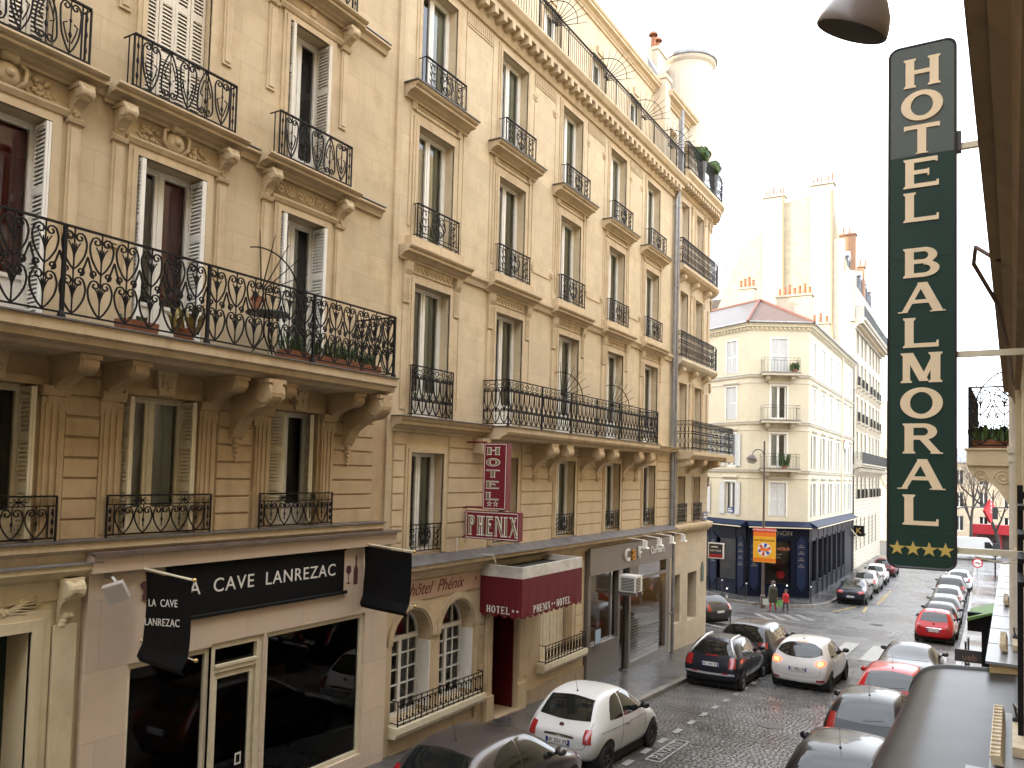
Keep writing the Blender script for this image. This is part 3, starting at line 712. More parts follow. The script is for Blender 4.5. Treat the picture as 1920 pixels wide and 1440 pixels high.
# fluted pilasters either side of each first-floor window
for c, w in COLS[1:]:
    for s in (-1, 1):
        b = MB(); u = c + s * (w / 2 + .2)
        b.box(u - .15, u + .15, -1.0, .78, 0, .05); 
        for k in (-1, 0, 1): b.box(u + k * .085 - .022, u + k * .085 + .022, -.95, .70, .05, .068)
        mould(b, u - .17, u + .17, [(0, .78), (.09, .80), (.12, .86), (.12, .92), (0, .92)])
        part('pilaster', b, S_b1low, b1, FL.M)
    b = MB(); b.box(c - w / 2 - .04, c + w / 2 + .04, .92, 1.02, 0, .07); part('lintel', b, S_b1low, b1, FL.M)
    b = MB(); b.prism([(c - .12, .94), (c + .12, .94), (c + .17, 1.38), (c - .17, 1.38)], 2, 0, .12); leafy(b, c, 1.15, .2, .3, .12, 12, rnd, (.02, .045)); part('keystone', b, S_trim, b1, FL.M)
# first-floor ledge and low guard rails
b = MB(); mould(b, U0, U1 - .25, [(0, -1.3), (.10, -1.28), (.14, -1.18), (.20, -1.12), (.20, -1.02), (0, -1.0)]); part('ledge', b, S_trim, b1, FL.M)
b = MB(); b.box(U0, U1 - .22, -1.018, -.998, .004, .235); part('ledge_flashing', b, M_zincd, b1, FL.M)
low = rail_tm(1.62, .56, 'low', .008); 
for c, w in COLS[1:]: low.place(FL.at(c, -1.0, .12), b1)
W1 = [win_tm(1.1, 1.92, .3, M_cream, [(0, .35, M_curtw)], shutters='open', shut=M_cream), win_tm(1.12, 1.92, .3, M_cream, [(0, .47, M_curtw), (.56, 1, M_curtw)], shutters='open', shut=M_cream), win_tm(1.06, 1.92, .3, M_white, [(.0, .3, M_curtw)], shutters='ajar', shut=M_cream)]
for i, (c, w) in enumerate(COLS[1:]): W1[(0, 0, 1, 2)[i]].place(FL.at(c, -1.0), b1)
# second-floor windows behind the long balcony
W2 = [win_tm(1.1, 2.58, .32, M_white, [(.1, .35, M_curtw), (.5, .62, M_curtr)], shutters='open', shut=M_white, panel=.6), win_tm(1.12, 2.58, .32, M_white, [(.02, .3, M_curtw), (.52, .95, M_curtr)], shutters='open', shut=M_white, panel=.6), win_tm(1.06, 2.58, .32, M_white, [(.5, .75, M_curtw)], shutters='open', shut=M_white, panel=.3)]
for i, (c, w) in enumerate(COLS[1:]): W2[(0, 1, 1, 2)[i]].place(FL.at(c, 1.62), b1)
W3 = [win_tm(1.02, 2.47, .32, M_white, shutters='closed', shut=M_shut), win_tm(1.04, 2.47, .32, M_white, shutters='closed', shut=M_shut), win_tm(.98, 2.47, .32, M_white, [(.1, .4, M_curtw)], shutters='open', shut=M_shut)]
for i, (c, w) in enumerate(COLS[1:]): W3[(0, 0, 1, 2)[i]].place(FL.at(c, 4.98), b1); W3[2].place(FL.at(c, 8.15), b1)
# window surrounds, sills on consoles, carved friezes
con = console_mb(.26, .46, .15); 
for i, (c, w) in enumerate(COLS[1:]):
    for lv, (v0, v1, sill) in enumerate(((1.62, 4.2, 4.95), (4.98, 7.45, 8.13), (8.15, 10.5, 11.3))):
        b = MB(); ww = w / 2 - (.04 if lv else 0); casing(b, c - ww, c + ww, v0, v1, .13, .05)
        for s in (-1, 1):
            u = c + s * .84; b.box(u - .085, u + .085, v1 - 1.35, v1 + .08, 0, .03); b.box(u - .05, u + .05, v1 - 1.3, v1 + .02, .03, .045)
            mould(b, u - .11, u + .11, [(0, v1 + .06), (.07, v1 + .08), (.09, v1 + .13), (.04, v1 + .16), (0, v1 + .2)])
        mould(b, c - .74, c + .74, [(0, v1 + .12), (.05, v1 + .13), (.085, v1 + .19), (.085, v1 + .22), (0, v1 + .23)])
        part('window_surround', b, S_trim, b1, FL.M)
        b = MB(); mould(b, c - 1.08, c + 1.08, cornice_prof(sill - .22, sill, .36)); part('window_sill', b, S_trim, b1, FL.M)
        for s in (-1, 1):
            k = MB().ext(con, T(c + s * .84, sill - .2, 0)); leafy(k, c + s * .84, sill - .52, .08, .16, .06, 6, rnd, (.025, .04)); part('console', k, S_trim, b1, FL.M, smooth=False)
        b = MB(); y = (v1 + .23 + sill - .22) / 2
        if lv == 0 and i < 3:        # cartouche with swags
            b.lathe([(.001, .11), (.09, .10), (.15, .05), (.17, 0)], c=(c, y - .02, 0), n=14); b.ball((c, y - .02, .10), .06, 6)
            b.lathe([(.001, -.1), (.05, -.1), (.07, -.06), (.05, 0), (.07, .06), (.05, .1), (.001, .1)], c=(c, y + .17, .08), n=10, axis=0)
            for s in (-1, 1):
                b.tube([(c + s * .12, y + .14, .06), (c + s * .2, y + .1, .08), (c + s * .2, y - .05, .07), (c + s * .1, y - .16, .06)], .03, 5)
                leafy(b, c + s * .36, y - .02, .26, .2, .01, 22, rnd, (.02, .05)); leafy(b, c + s * .52, y - .06, .14, .1, .0, 8, rnd, (.02, .035))
        elif lv == 0:                 # running scroll frieze
            b.box(c - .66, c + .66, y - .13, y + .13, 0, .015)
            for k in range(6):
                u = c - .55 + .22 * k; b.tube([(p[0], p[1], .025) for p in spiral(u, y, .10, .03, (k % 2) * pi, (k % 2) * pi + 3 * pi, 12)], .018, 4); b.ball((u, y, .02), .035, 4)
        else:
            b.box(c - .58, c + .58, y - .12, y + .12, 0, .02); b.lathe([(.001, .06), (.04, .055), (.085, .03), (.1, 0)], c=(c, y, .01), n=12)
            for k in range(8): b.ball((c + .06 * math.cos(k * pi / 4), y + .06 * math.sin(k * pi / 4), .04), .028, 4)
        part('carved_frieze', b, S_trim, b1, FL.M, smooth=True)
sills = sorted(c for c, w in COLS)
for sill in (4.95, 8.13, 11.3):
    segs = [(a + 1.08, b - 1.08) for a, b in zip(sills[:-1], sills[1:])] + [(sills[-1] + 1.08, 11.62)]
    for a, b in segs:
        k = MB(); mould(k, a, b, [(0, sill - .16), (.05, sill - .15), (.08, sill - .06), (.15, sill - .03), (.15, sill + .01), (0, sill + .03)]); part('string_course', k, S_trim, b1, FL.M)
        k = MB(); k.box(a, b, sill + .026, sill + .042, .003, .17); part('ledge_flashing', k, M_zinc, b1, FL.M)
r3 = rail_tm(1.68, .74, 'lyre', .0095, ret=.24)
for c, w in COLS[1:]: r3.place(FL.at(c, 4.97, .27), b1); r3.place(FL.at(c, 8.15, .27), b1)
# the long balcony: slab, consoles, railing
BW = .95; BR = 11.05
b = MB(); mould(b, U0, BR + .06, [(0, 1.28), (BW * .75, 1.30), (BW * .80, 1.34), (BW * .96, 1.37), (BW * .98, 1.44), (BW + .03, 1.47), (BW + .03, 1.60), (0, 1.60)])
bal = part('balcony', b, S_trim, b1, FL.M)
b = MB(); b.box(U0, BR + .09, 1.603, 1.622, .01, BW + .06); part('ledge_flashing', b, M_zincd, bal, FL.M)
con = console_mb(.72, .52, .2)
for c, w in COLS[1:]:
    for s in (-1, 1): 
        k = MB().ext(con, T(c + s * .80, 1.29, 0)); k.box(c + s * .8 - .13, c + s * .8 + .13, .62, .80, 0, .06); part('console', k, S_b1low, bal, FL.M)
big = console_mb(.92, .92, .24)
for u in (3.6, 5.95, 8.38, 10.88):
    if u == 5.95: continue
    k = MB().ext(big, T(u, 1.29, 0)); k.box(u - .09, u + .09, 1.08, 1.26, .86, .93)
    for q in range(5): k.ball((u, .36 - .075 * q, .05), .055 - .006 * q, 5); 
    leafy(k, u, .3, .14, .2, .04, 10, rnd, (.02, .035)); part('console', k, S_b1low, bal, FL.M)
b = MB(); rail_pattern(b, U0 + .4, BR, 0, 1.06, 'hearts', .0095); 
b2 = MB(); rail_pattern(b2, 0, BW - .02, 0, 1.06, 'hearts', .0095)
b.ext(b2, T(BR, 0, 0) @ Matrix.Rotation(pi / 2, 4, 'Y'))
for k in range(9):
    u = BR - 1.98 * k
    if u > U0: b.box(u - .02, u + .02, -.02, 1.06, -.02, .02); b.lathe([(.05, -.02), (.045, .02), (.025, .06)], c=(u, 0, 0), n=8, axis=1)
part('railing', b, M_iron, bal, FL.at(0, 1.65, BW - .03))
f = MB(); fan(f, .95, 7); part('burglar_fan', f, M_iron, bal, FL.at(8.32, 2.62, .55) @ Matrix.Rotation(-.15, 4, 'Y'))
f = MB(); f.tube([(8.05, 1.66, .6), (8.75, 1.66, .6)], .01); part('fan_foot', f, M_iron, bal, FL.M)
# things standing on the balcony
def up(u, v, w): return FL.at(u, v, w) @ Matrix.Rotation(-pi / 2, 4, 'X')
potted('croton_plant', up(6.95, 1.63, .62), 'variegated yellow leaved plant in a pot on the long balcony', 30, .42, .36, m=mat('croton_leaf', (.30, .22, .05), rough=.5, var=.6, vscale=12))
potted('flower_trough', up(6.2, 1.63, .7), 'small red trough of seedlings on the long balcony', 14, .1, .2, box=.22)
potted('grass_trough', up(8.85, 1.63, .72), 'trough of limp long grass leaves on the balcony below the table', 50, .34, .3, box=.22, long=True)
potted('grass_trough', up(9.75, 1.63, .74), 'long trough of drooping grass near the end of the balcony', 110, .32, .3, box=.5, long=True)
potted('grass_trough', up(10.6, 1.63, .72), 'last trough of drooping grass at the balcony corner', 50, .3, .3, box=.22, long=True)
tb_ = thing('balcony_table', up(8.55, 1.63, .45), 'round dark metal cafe table on the long balcony', 'table')
b = MB(); b.lathe([(.001, .70), (.33, .70), (.34, .715), (.33, .73), (.001, .73)], n=20); part('table_top', b, M_iron2, tb_)
for k in range(3):
    b = MB(); a = k * 2.1 + .4; b.tube([(.05 * math.cos(a), .05 * math.sin(a), .70), (.05 * math.cos(a), .05 * math.sin(a), .35), (.28 * math.cos(a), .28 * math.sin(a), 0)], .012, 5); part('leg', b, M_iron, tb_)
potted('geranium_pot', up(8.35, 2.36, .42), 'small red pot on the cafe table of the balcony', 16, .1, .2, m=mat('dry_red_leaf', (.20, .03, .02), rough=.6, var=.5))
# ---- ground floor: carved doorway at the far left
b = MB(); wall(b, U0, 6.08, gz(6) - .3, -1.30, [(3.9, 5.44, gz(5) - .3, -2.08)], .5); part('wall', b, S_door, b1, FL.M)
b = MB(); mould(b, U0, 6.18, [(0, -1.75), (.03, -1.74), (.06, -1.5), (.16, -1.45), (.24, -1.37), (.24, -1.30), (0, -1.28)]); part('door_hood', b, S_door, b1, FL.M)
b = MB(); b.box(U0, 6.19, -1.298, -1.28, .005, .27); part('ledge_flashing', b, M_zinc, b1, FL.M)
b = MB(); casing(b, 3.9, 5.44, gz(5) - .3, -2.08, .24, .08); b.box(5.7, 5.98, gz(5) - .3, -2.05, 0, .10); part('door_surround', b, S_door, b1, FL.M)
b = MB().ext(console_mb(.22, .62, .18), T(5.84, -1.46, .02)); leafy(b, 5.84, -2.0, .12, .2, .08, 8, rnd, (.03, .05)); part('console', b, S_door, b1, FL.M)
b = MB(); leafy(b, 4.9, -1.78, .5, .22, .02, 40, rnd, (.03, .07)); leafy(b, 5.35, -1.72, .4, .12, .01, 16, rnd, (.02, .05))
for k in range(6): b.tube([(5.0, -1.86, .03), (5.25 + .03 * k, -1.84 + .03 * k, .05), (5.5, -1.9 + .05 * k, .03)], .012, 4)
part('carved_frieze', b, S_door, b1, FL.M, smooth=True)
M_gdoor = mat('dark_green_door', (.012, .03, .02), rough=.35, var=.2)
b = MB(); b.box(3.9, 5.44, gz(5) - .3, -2.08, -.55, -.48)
for a, c in ((3.98, 4.6), (4.74, 5.36)):
    for v0, v1 in ((-5.0, -4.2), (-4.05, -3.15), (-3.0, -2.2)): b.box(a, c, v0, v1, -.48, -.45); b.box(a + .1, c - .1, v0 + .1, v1 - .1, -.45, -.44)
door = part('door', b, M_gdoor, b1, FL.M)
b = MB(); b.box(5.5, 5.62, -4.2, -3.75, .085, .11); b.box(5.53, 5.59, -4.15, -3.8, .11, .12); part('intercom', b, M_alu, b1, FL.M)
# ---- wine shop front
SW = .14
b = MB(); wall(b, 6.08, 12.06, gz(9) - .6, -1.42, [(6.68, 8.02, -5.05, -2.70), (8.02, 9.02, -5.7, -2.66), (9.08, 11.42, -5.22, -2.66)], .16, w=SW)
b.quad((6.08, gz(9) - .6, 0), (6.08, gz(9) - .6, SW), (6.08, -1.42, SW), (6.08, -1.42, 0)); b.quad((12.06, gz(9) - .6, SW), (12.06, gz(9) - .6, 0), (12.06, -1.42, 0), (12.06, -1.42, SW))
part('shop_cladding', b, S_shop, b1, FL.M)
b = MB(); mould(b, 6.06, 12.12, [(0, -1.44), (SW + .12, -1.43), (SW + .13, -1.20), (0, -1.17)]); part('shop_cornice', b, S_shop, b1, FL.M)
b = MB(); b.box(6.02, 12.16, -1.19, -1.165, .005, SW + .2); b.box(6.02, 12.16, -1.21, -1.19, SW + .15, SW + .2); part('ledge_flashing', b, mat('brown_lead', (.17, .13, .115), rough=.4, metal=.2, var=.3, vscale=3), b1, FL.M)
sf_ = MB(); z = SW - .1
for (a, c, v0, v1) in ((6.68, 8.02, -5.05, -2.70), (9.08, 11.42, -5.22, -2.66)):
    g = .07; sf_.box(a, a + g, v0, v1, z - .02, z + .05); sf_.box(c - g, c, v0, v1, z - .02, z + .05); sf_.box(a + g, c - g, v1 - g * 1.2, v1, z - .02, z + .05); sf_.box(a + g, c - g, v0, v0 + g, z - .02, z + .05)
shopf = part('shop_window_frame', sf_, M_cream, b1, FL.M)
for (a, c, v0, v1) in ((6.75, 7.95, -4.98, -2.78), (9.15, 11.35, -5.15, -2.74)):
    b = MB(); b.quad((a, v0, z), (c, v0, z), (c, v1, z), (a, v1, z)); part('pane', b, M_shopglass, shopf, FL.M)
b = MB(); b.box(8.02, 8.12, -5.7, -2.66, z - .02, z + .06); b.box(8.92, 9.02, -5.7, -2.66, z - .02, z + .06); b.box(8.12, 8.92, -2.76, -2.66, z - .02, z + .06); b.box(8.12, 8.92, -3.12, -3.04, z - .02, z + .055); b.box(8.12, 8.92, -3.04, -3.0, z + .02, z + .08)
for a, c in ((8.13, 8.21), (8.83, 8.91)): b.box(a, c, -5.6, -3.14, z - .04, z + .02)
b.box(8.21, 8.83, -3.22, -3.14, z - .04, z + .02); b.box(8.21, 8.83, -5.6, -5.4, z - .04, z + .02); b.tube([(8.80, -3.3, z + .06), (8.80, -5.2, z + .06)], .018, 6)
sd_ = part('shop_door', b, M_cream, b1, FL.M)
for (a, c, v0, v1) in ((8.21, 8.83, -5.4, -3.22), (8.12, 8.92, -3.0, -2.76)):
    b = MB(); b.quad((a, v0, z - .01), (c, v0, z - .01), (c, v1, z - .01), (a, v1, z - .01)); part('pane', b, M_shopglass, sd_, FL.M)
b = MB(); b.box(8.62, 8.74, -4.62, -4.44, z - .006, z - .001); b.box(8.645, 8.715, -4.59, -4.47, z - .001, z + .0, 1); part('sticker', b, [M_letw, M_black], sd_, FL.M)
# shop interior: dark red-brown room with a counter, posters, lamp
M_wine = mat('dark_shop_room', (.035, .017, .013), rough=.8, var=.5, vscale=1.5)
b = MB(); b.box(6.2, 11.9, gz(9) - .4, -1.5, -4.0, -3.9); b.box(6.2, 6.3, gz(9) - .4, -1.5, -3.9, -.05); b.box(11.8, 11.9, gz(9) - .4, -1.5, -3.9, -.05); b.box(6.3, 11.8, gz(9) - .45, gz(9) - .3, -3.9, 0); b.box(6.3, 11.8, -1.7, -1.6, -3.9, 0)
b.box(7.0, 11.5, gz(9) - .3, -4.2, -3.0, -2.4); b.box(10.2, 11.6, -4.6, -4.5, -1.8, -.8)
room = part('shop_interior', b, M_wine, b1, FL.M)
b = MB(); b.box(9.5, 9.8, -4.45, -3.95, -.6, -.59); b.box(10.1, 10.5, -4.0, -3.55, -.9, -.89); part('poster', b, mat('brown_poster', (.16, .10, .07), rough=.7, var=.3), room, FL.M)
b = MB(); b.lathe([(.001, .12), (.03, .12), (.05, .06), (.16, 0)], n=14); part('pendant_lamp', b, mat('red_enamel', (.4, .015, .02), rough=.3), room, up(10.75, -3.2, -.8))
# fascia banner with the shop name
ban = thing('shop_banner', FL.at(9.05, -1.84, SW), 'wide black fabric fascia banner with white capitals over the wine shop window', 'banner')
b = MB(); b.box(-1.86, 1.73, -.39, .39, .005, .03); b.tube([(-1.86, -.37, .04), (1.80, -.37, .04)], .03, 8); b.tube([(-1.86, .38, .03), (1.76, .38, .03)], .02, 8); part('cloth', b, M_black, ban)
put('lettering', text_me('LA  CAVE  LANREZAC', .292, M_letw, .004, space=1.12), FL.at(8.98, -1.80, SW + .036), ban)
# painted wine bottle, glass and vine leaf on the cladding
M_wp = mat('faded_wine_paint', (.10, .03, .04), rough=.7, var=.3)
b = MB(); b.prism([(-.055, -.25), (.055, -.25), (.055, .02), (.02, .10), (.02, .27), (-.02, .27), (-.02, .10), (-.055, .02)], 2, 0, .003); b.prism([(-.24, -.22), (-.14, -.22), (-.14, -.21), (-.18, -.19), (-.18, -.06), (-.12, 0), (-.14, .1), (-.24, .1), (-.26, 0), (-.2, -.06), (-.2, -.19), (-.24, -.21)], 2, 0, .003)
tag(put('painted_bottle', b.mesh('painted_bottle', M_wp), FL.at(11.12, -1.86, SW + .001)), 'dark red wine bottle and glass painted on the shop cladding', 'painted emblem')
b = MB()
for k in range(5):
    a = .5 + k * 1.15; b.prism([(0, 0), (.13 * math.cos(a - .62), .13 * math.sin(a - .62)), (.19 * math.cos(a - .25), .19 * math.sin(a - .25)), (.21 * math.cos(a), .21 * math.sin(a)), (.17 * math.cos(a + .3), .17 * math.sin(a + .3)), (.12 * math.cos(a + .6), .12 * math.sin(a + .6))], 2, 0, .02 + .003 * k)
tag(put('painted_vine_leaf', b.mesh('painted_vine_leaf', M_wp), FL.at(7.0, -1.72, SW + .001)), 'dark red vine leaf emblem behind the lettered flag', 'painted emblem')
# two black flags hanging from poles square to the wall
def flag(u, v, w0, w1, drop, label, txt):
    M = FL.at(u, v, SW)
    t = thing('hanging_flag', M, label, 'flag')
    b = MB(); b.tube([(0, .04, 0), (0, -.03, w1 + .05)], .016, 8); b.tube([(.09, -.72 * drop / .9 , 0), (.09, -.80 * drop / .9, w1 + .02)], .01, 6); part('pole', b, M_cream, t)
    b = MB()
    for (xx, zz, yy) in ((0, w1 + .06, -.03), (.09, w1 + .04, -.80 * drop / .9), (.09, -.02, -.72 * drop / .9)): b.ball((xx, yy, zz), .03, 8)
    part('finial', b, M_brass, t, smooth=True)
    b = MB(); n = 16; rows = []
    for j in range(n + 1):
        q = j / n; yy = -drop * q; bulge = .05 * math.sin(q * pi * 1.0) - (.10 * max(0, q - .8) * 5 * math.sin((q - .8) * 5 * pi) if q > .8 else 0)
        rows.append([(bulge + .006 * math.sin(k * 1.3 + j * .5), yy - .06 * k / 6 + (0.0), w0 + (w1 - w0) * k / 6 - .05 * q) for k in range(7)])
    vs_ = [p for r_ in rows for p in r_]; b.add(vs_, [(j * 7 + k, j * 7 + k + 1, (j + 1) * 7 + k + 1, (j + 1) * 7 + k) for j in range(n) for k in range(6)])
    part('cloth', b, M_black, t)
    if txt:
        for i, s in enumerate(('LA  CAVE', 'LANREZAC')):
            me = text_me(s, .138, M_letw, .002, space=1.05)
            # lettering faces the camera side (-u)
            put('lettering', me, M @ T(-.03, -.34 - .25 * i - .035, (w0 + w1) / 2 - .01) @ Matrix.Rotation(-pi / 2, 4, 'Y') @ Matrix.Rotation(.08, 4, 'Z') @ T(0, 0, .02 - .0), t)
flag(6.78, -1.46, .14, 1.08, 1.2, 'black flag with two lines of white capitals hanging on a pole beside the shop', True)
flag(11.3, -1.42, .03, 1.12, 1.12, 'plain black flag without lettering hanging on a pole at the right end of the shop', False)
fl = thing('floodlight', FL.at(6.3, -1.52, .16), 'small square grey floodlight under the shop cornice', 'floodlight')
b = MB(); b.tube([(0, .05, 0), (.02, .02, .1), (.05, -.05, .16)], .02, 6); part('arm', b, M_alu, fl)
b = MB(); b.box(-.13, .13, -.13, .13, 0, .08); part('lamp_head', b, mat('grey_lamp', (.5, .46, .42), rough=.5), fl, FL.at(6.34, -1.66, .34) @ Matrix.Rotation(-.75, 4, 'Y') @ Matrix.Rotation(.45, 4, 'X') @ Matrix.Rotation(.35, 4, 'Z'))
# roof
b = MB(); mould(b, U0, U1, cornice_prof(11.3 + 2.6, 14.6, .6)); part('cornice', b, S_trim, b1, FL.M)
b = MB(); b.prism([(14.5, -9), (14.5, -.2), (17.2, -1.4), (18.0, -5), (17.8, -9)][::-1], 0, U0, U1); part('roof', b, M_zinc, b1, FL.M)
# ================================================================ hotel building
b2 = thing('hotel_building', T(-10, 20, gz(20)), 'pale limestone hotel with iron guard rails, red entrance awning and fluted cornice', 'building')
C2 = [13.33, 16.47, 19.67, 22.90, 26.0]; HW = .625; V0, V1 = 12.1, 28.2
FLO = [(-1.72, .35), (1.08, 3.78), (4.68, 7.05), (7.70, 10.12)]
ops = [(c - HW, c + HW, a, b) for c in C2 for a, b in FLO[1:]]
mb = MB(); wall(mb, V0, V1, .80, 10.9, ops, .42); part('wall', mb, S_b2, b2, FL.M)
mb = MB(); wall(mb, V0, V1, -2.0, .80, [(c - HW + .06, c + HW - .06, *FLO[0]) for c in C2], .42); part('wall', mb, S_b2low, b2, FL.M)
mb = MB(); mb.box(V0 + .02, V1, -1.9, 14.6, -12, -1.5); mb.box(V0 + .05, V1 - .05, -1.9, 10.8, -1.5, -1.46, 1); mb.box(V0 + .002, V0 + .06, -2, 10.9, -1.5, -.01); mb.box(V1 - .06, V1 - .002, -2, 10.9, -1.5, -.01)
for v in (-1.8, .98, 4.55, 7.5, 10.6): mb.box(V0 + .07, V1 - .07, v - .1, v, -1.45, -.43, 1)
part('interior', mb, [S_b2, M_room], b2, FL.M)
# narrow upright strip where the two buildings meet
mb = MB(); mb.box(11.98, 12.14, gz(12) - .3, 11, -.1, .05); part('party_strip', mb, S_b1, b2, FL.M)
# rusticated first floor: separate stones
edges = [V0 + .12] + sum([[c - HW - .14, c + HW + .14] for c in C2], []) + [V1 - .15]
for a, b in zip(edges[::2], edges[1::2]):
    if b - a < .1: continue
    x = MB(); e = .018; h = .325
    x.add([(a, 0, 0), (b, 0, 0), (b, h - .022, 0), (a, h - .022, 0), (a + e, e * .6, .032), (b - e, e * .6, .032), (b - e, h - .022 - e * .6, .032), (a + e, h - .022 - e * .6, .032)], [(4, 5, 6, 7), (0, 1, 5, 4), (1, 2, 6, 5), (2, 3, 7, 6), (3, 0, 4, 7)])
    me = x.mesh('stone', S_b2low)
    for k in range(8): put('stone', me, FL.at(0, -1.78 + h * k, 0), b2)
W = [win_tm(1.13, 2.07, .26, M_white, [(.51, .97, M_curt), (.03, .47, M_curt)], panel=.0), win_tm(1.25, 2.70, .26, M_white, [(.5, .97, M_curt), (.02, .25, M_curtw)], panel=.5), win_tm(1.25, 2.37, .26, M_white, [(.51, .97, M_curt), (.03, .45, M_curtw)], panel=.0), win_tm(1.25, 2.42, .26, M_white, [(.51, .97, M_curt), (.03, .4, M_curtw)], panel=.0), win_tm(1.25, 2.37, .26, M_white, [(.45, .95, M_curt), (.04, .45, M_curtw)], panel=.0), win_tm(1.25, 2.70, .26, M_white, [(.62, .97, M_curt), (.03, .3, M_curt)], panel=.5), win_tm(1.25, 2.42, .26, M_white, [(.7, .97, M_curt)], panel=.0), win_tm(1.13, 2.07, .26, M_white, [(.51, .8, M_curtw)], panel=.0)]
R1 = rail_tm(1.2, .58, 'panel', .008); R2 = rail_tm(1.42, 1.02, 'rings', .0095, ret=.1); R3 = rail_tm(1.46, .68, 'panel', .0085, ret=.12); R4 = rail_tm(1.44, .66, 'panel', .0085, ret=.2)
for i, c in enumerate(C2):
    W[7 if i in (1, 4) else 0].place(FL.at(c, FLO[0][0]), b2); W[5 if i in (2, 3) else 1].place(FL.at(c, FLO[1][0]), b2); W[4 if i in (1, 3) else 2].place(FL.at(c, FLO[2][0]), b2); W[6 if i in (0, 3) else 3].place(FL.at(c, FLO[3][0]), b2)
    R1.place(FL.at(c, FLO[0][0] + .02, .02), b2); R3.place(FL.at(c, 4.70, .14), b2); R4.place(FL.at(c, 7.74, .24), b2)
    if i == 0: R2.place(FL.at(c, 1.08, .12), b2)
    # surrounds
    b = MB(); casing(b, c - HW + .06, c + HW - .06, -1.72, .35, .15, .055); part('window_surround', b, S_b2low, b2, FL.M)
    b = MB(); casing(b, c - HW, c + HW, 1.08, 3.78, .16, .05)
    for s in (-1, 1):
        u = c + s * .87; b.box(u - .09, u + .09, 1.2, 3.3, 0, .02); mould(b, u - .1, u + .1, [(0, 3.3), (.05, 3.34), (.05, 3.9), (.10, 4.0), (.13, 4.15), (0, 4.2)])
        for k in (-1, 0, 1): b.box(u + k * .05 - .012, u + k * .05 + .012, 3.4, 3.85, .05, .06)
    b.box(c - .72, c + .72, 3.98, 4.18, 0, .03)
    for k in range(9): b.tube([(c - .64 + .15 * k, 4.02, .035), (c - .58 + .15 * k, 4.12, .045), (c - .50 + .15 * k, 4.04, .035)], .018, 4)
    part('window_surround', b, S_trim, b2, FL.M)
    b = MB(); mould(b, c - 1.12, c + 1.12, cornice_prof(4.18, 4.45, .32)); b.box(c - .92, c + .92, 4.45, 4.68, 0, .16); part('window_sill', b, S_trim, b2, FL.M)
    b = MB(); casing(b, c - HW, c + HW, 4.68, 7.05, .15, .04)
    for s in (-1, 1): b.box(c + s * .86 - .03, c + s * .86 + .03, 4.9, 7.45, 0, .025)
    b.box(c - .86, c + .86, 7.3, 7.36, 0, .03); b.box(c - .7, c + .7, 7.40, 7.43, 0, .02)
    for s in (-1, 1):
        for k in range(3): b.box(c + s * .8 - .07 + .05 * k, c + s * .8 - .04 + .05 * k, 7.3, 7.45, .03, .06)
    part('window_surround', b, S_trim, b2, FL.M)
    b = MB(); mould(b, c - 1.1, c + 1.1, cornice_prof(7.46, 7.72, .34)); part('window_sill', b, S_trim, b2, FL.M)
    b = MB(); b.box(c - 1.14, c + 1.14, 7.722, 7.74, .01, .37); part('ledge_flashing', b, M_zincd, b2, FL.M)
    b = MB(); casing(b, c - HW, c + HW, 7.74, 10.12, .15, .04); part('window_surround', b, S_trim, b2, FL.M)
# string course, panels with roundels, fluted frieze
segs = [(V0 + .1, C2[0] - 1.12)] + [(a + 1.12, b - 1.12) for a, b in zip(C2[:-1], C2[1:])] + [(C2[-1] + 1.12, V1 - .05)]
for a, b in segs:
    k = MB(); mould(k, a, b, [(0, 4.2), (.05, 4.2), (.08, 4.3), (.13, 4.36), (.13, 4.43), (0, 4.45)]); part('string_course', k, S_trim, b2, FL.M)
for i, (a, b) in enumerate(zip(C2[:-1], C2[1:])):
    k = MB(); m0, m1 = a + 1.0, b - 1.0
    k.box(m0, m0 + .02, 1.3, 10.25, 0, .016); k.box(m1 - .02, m1, 1.3, 10.25, 0, .016)
    n = 14; k.box(m0, m1, 10.0, 10.04, 0, .02)
    for j in range(n): u = m0 + (m1 - m0) * (j + .5) / n; k.box(u - .028, u + .028, 10.05, 10.3, 0, .03)
    if i > 0:
        for v in (5.3, 9.7):
            for s, u in ((1, m0 + .06), (-1, m1 - .06)):
                k.lathe([(.001, .05), (.05, .045), (.06, .02), (.11, .03), (.13, 0)], c=(u, v, 0), n=14)
        k.box(m0 + .1, m1 - .1, 5.13, 5.16, 0, .02)
    part('wall_panel', k, S_trim, b2, FL.M)
b = MB(); mould(b, V0, V1 + .1, [(0, 10.35), (.06, 10.36), (.09, 10.44), (.09, 10.66), (.34, 10.70), (.34, 10.82), (.42, 10.86), (.50, 10.98), (.50, 11.04), (0, 11.06)]); corn = part('cornice', b, S_trim, b2, FL.M)
mod = MB().box(-.075, .075, -.17, 0, 0, .26).mesh('modillion', S_trim)
u = V0 + .2
while u < V1: put('modillion', mod, FL.at(u, 10.70, .088), corn); u += .39
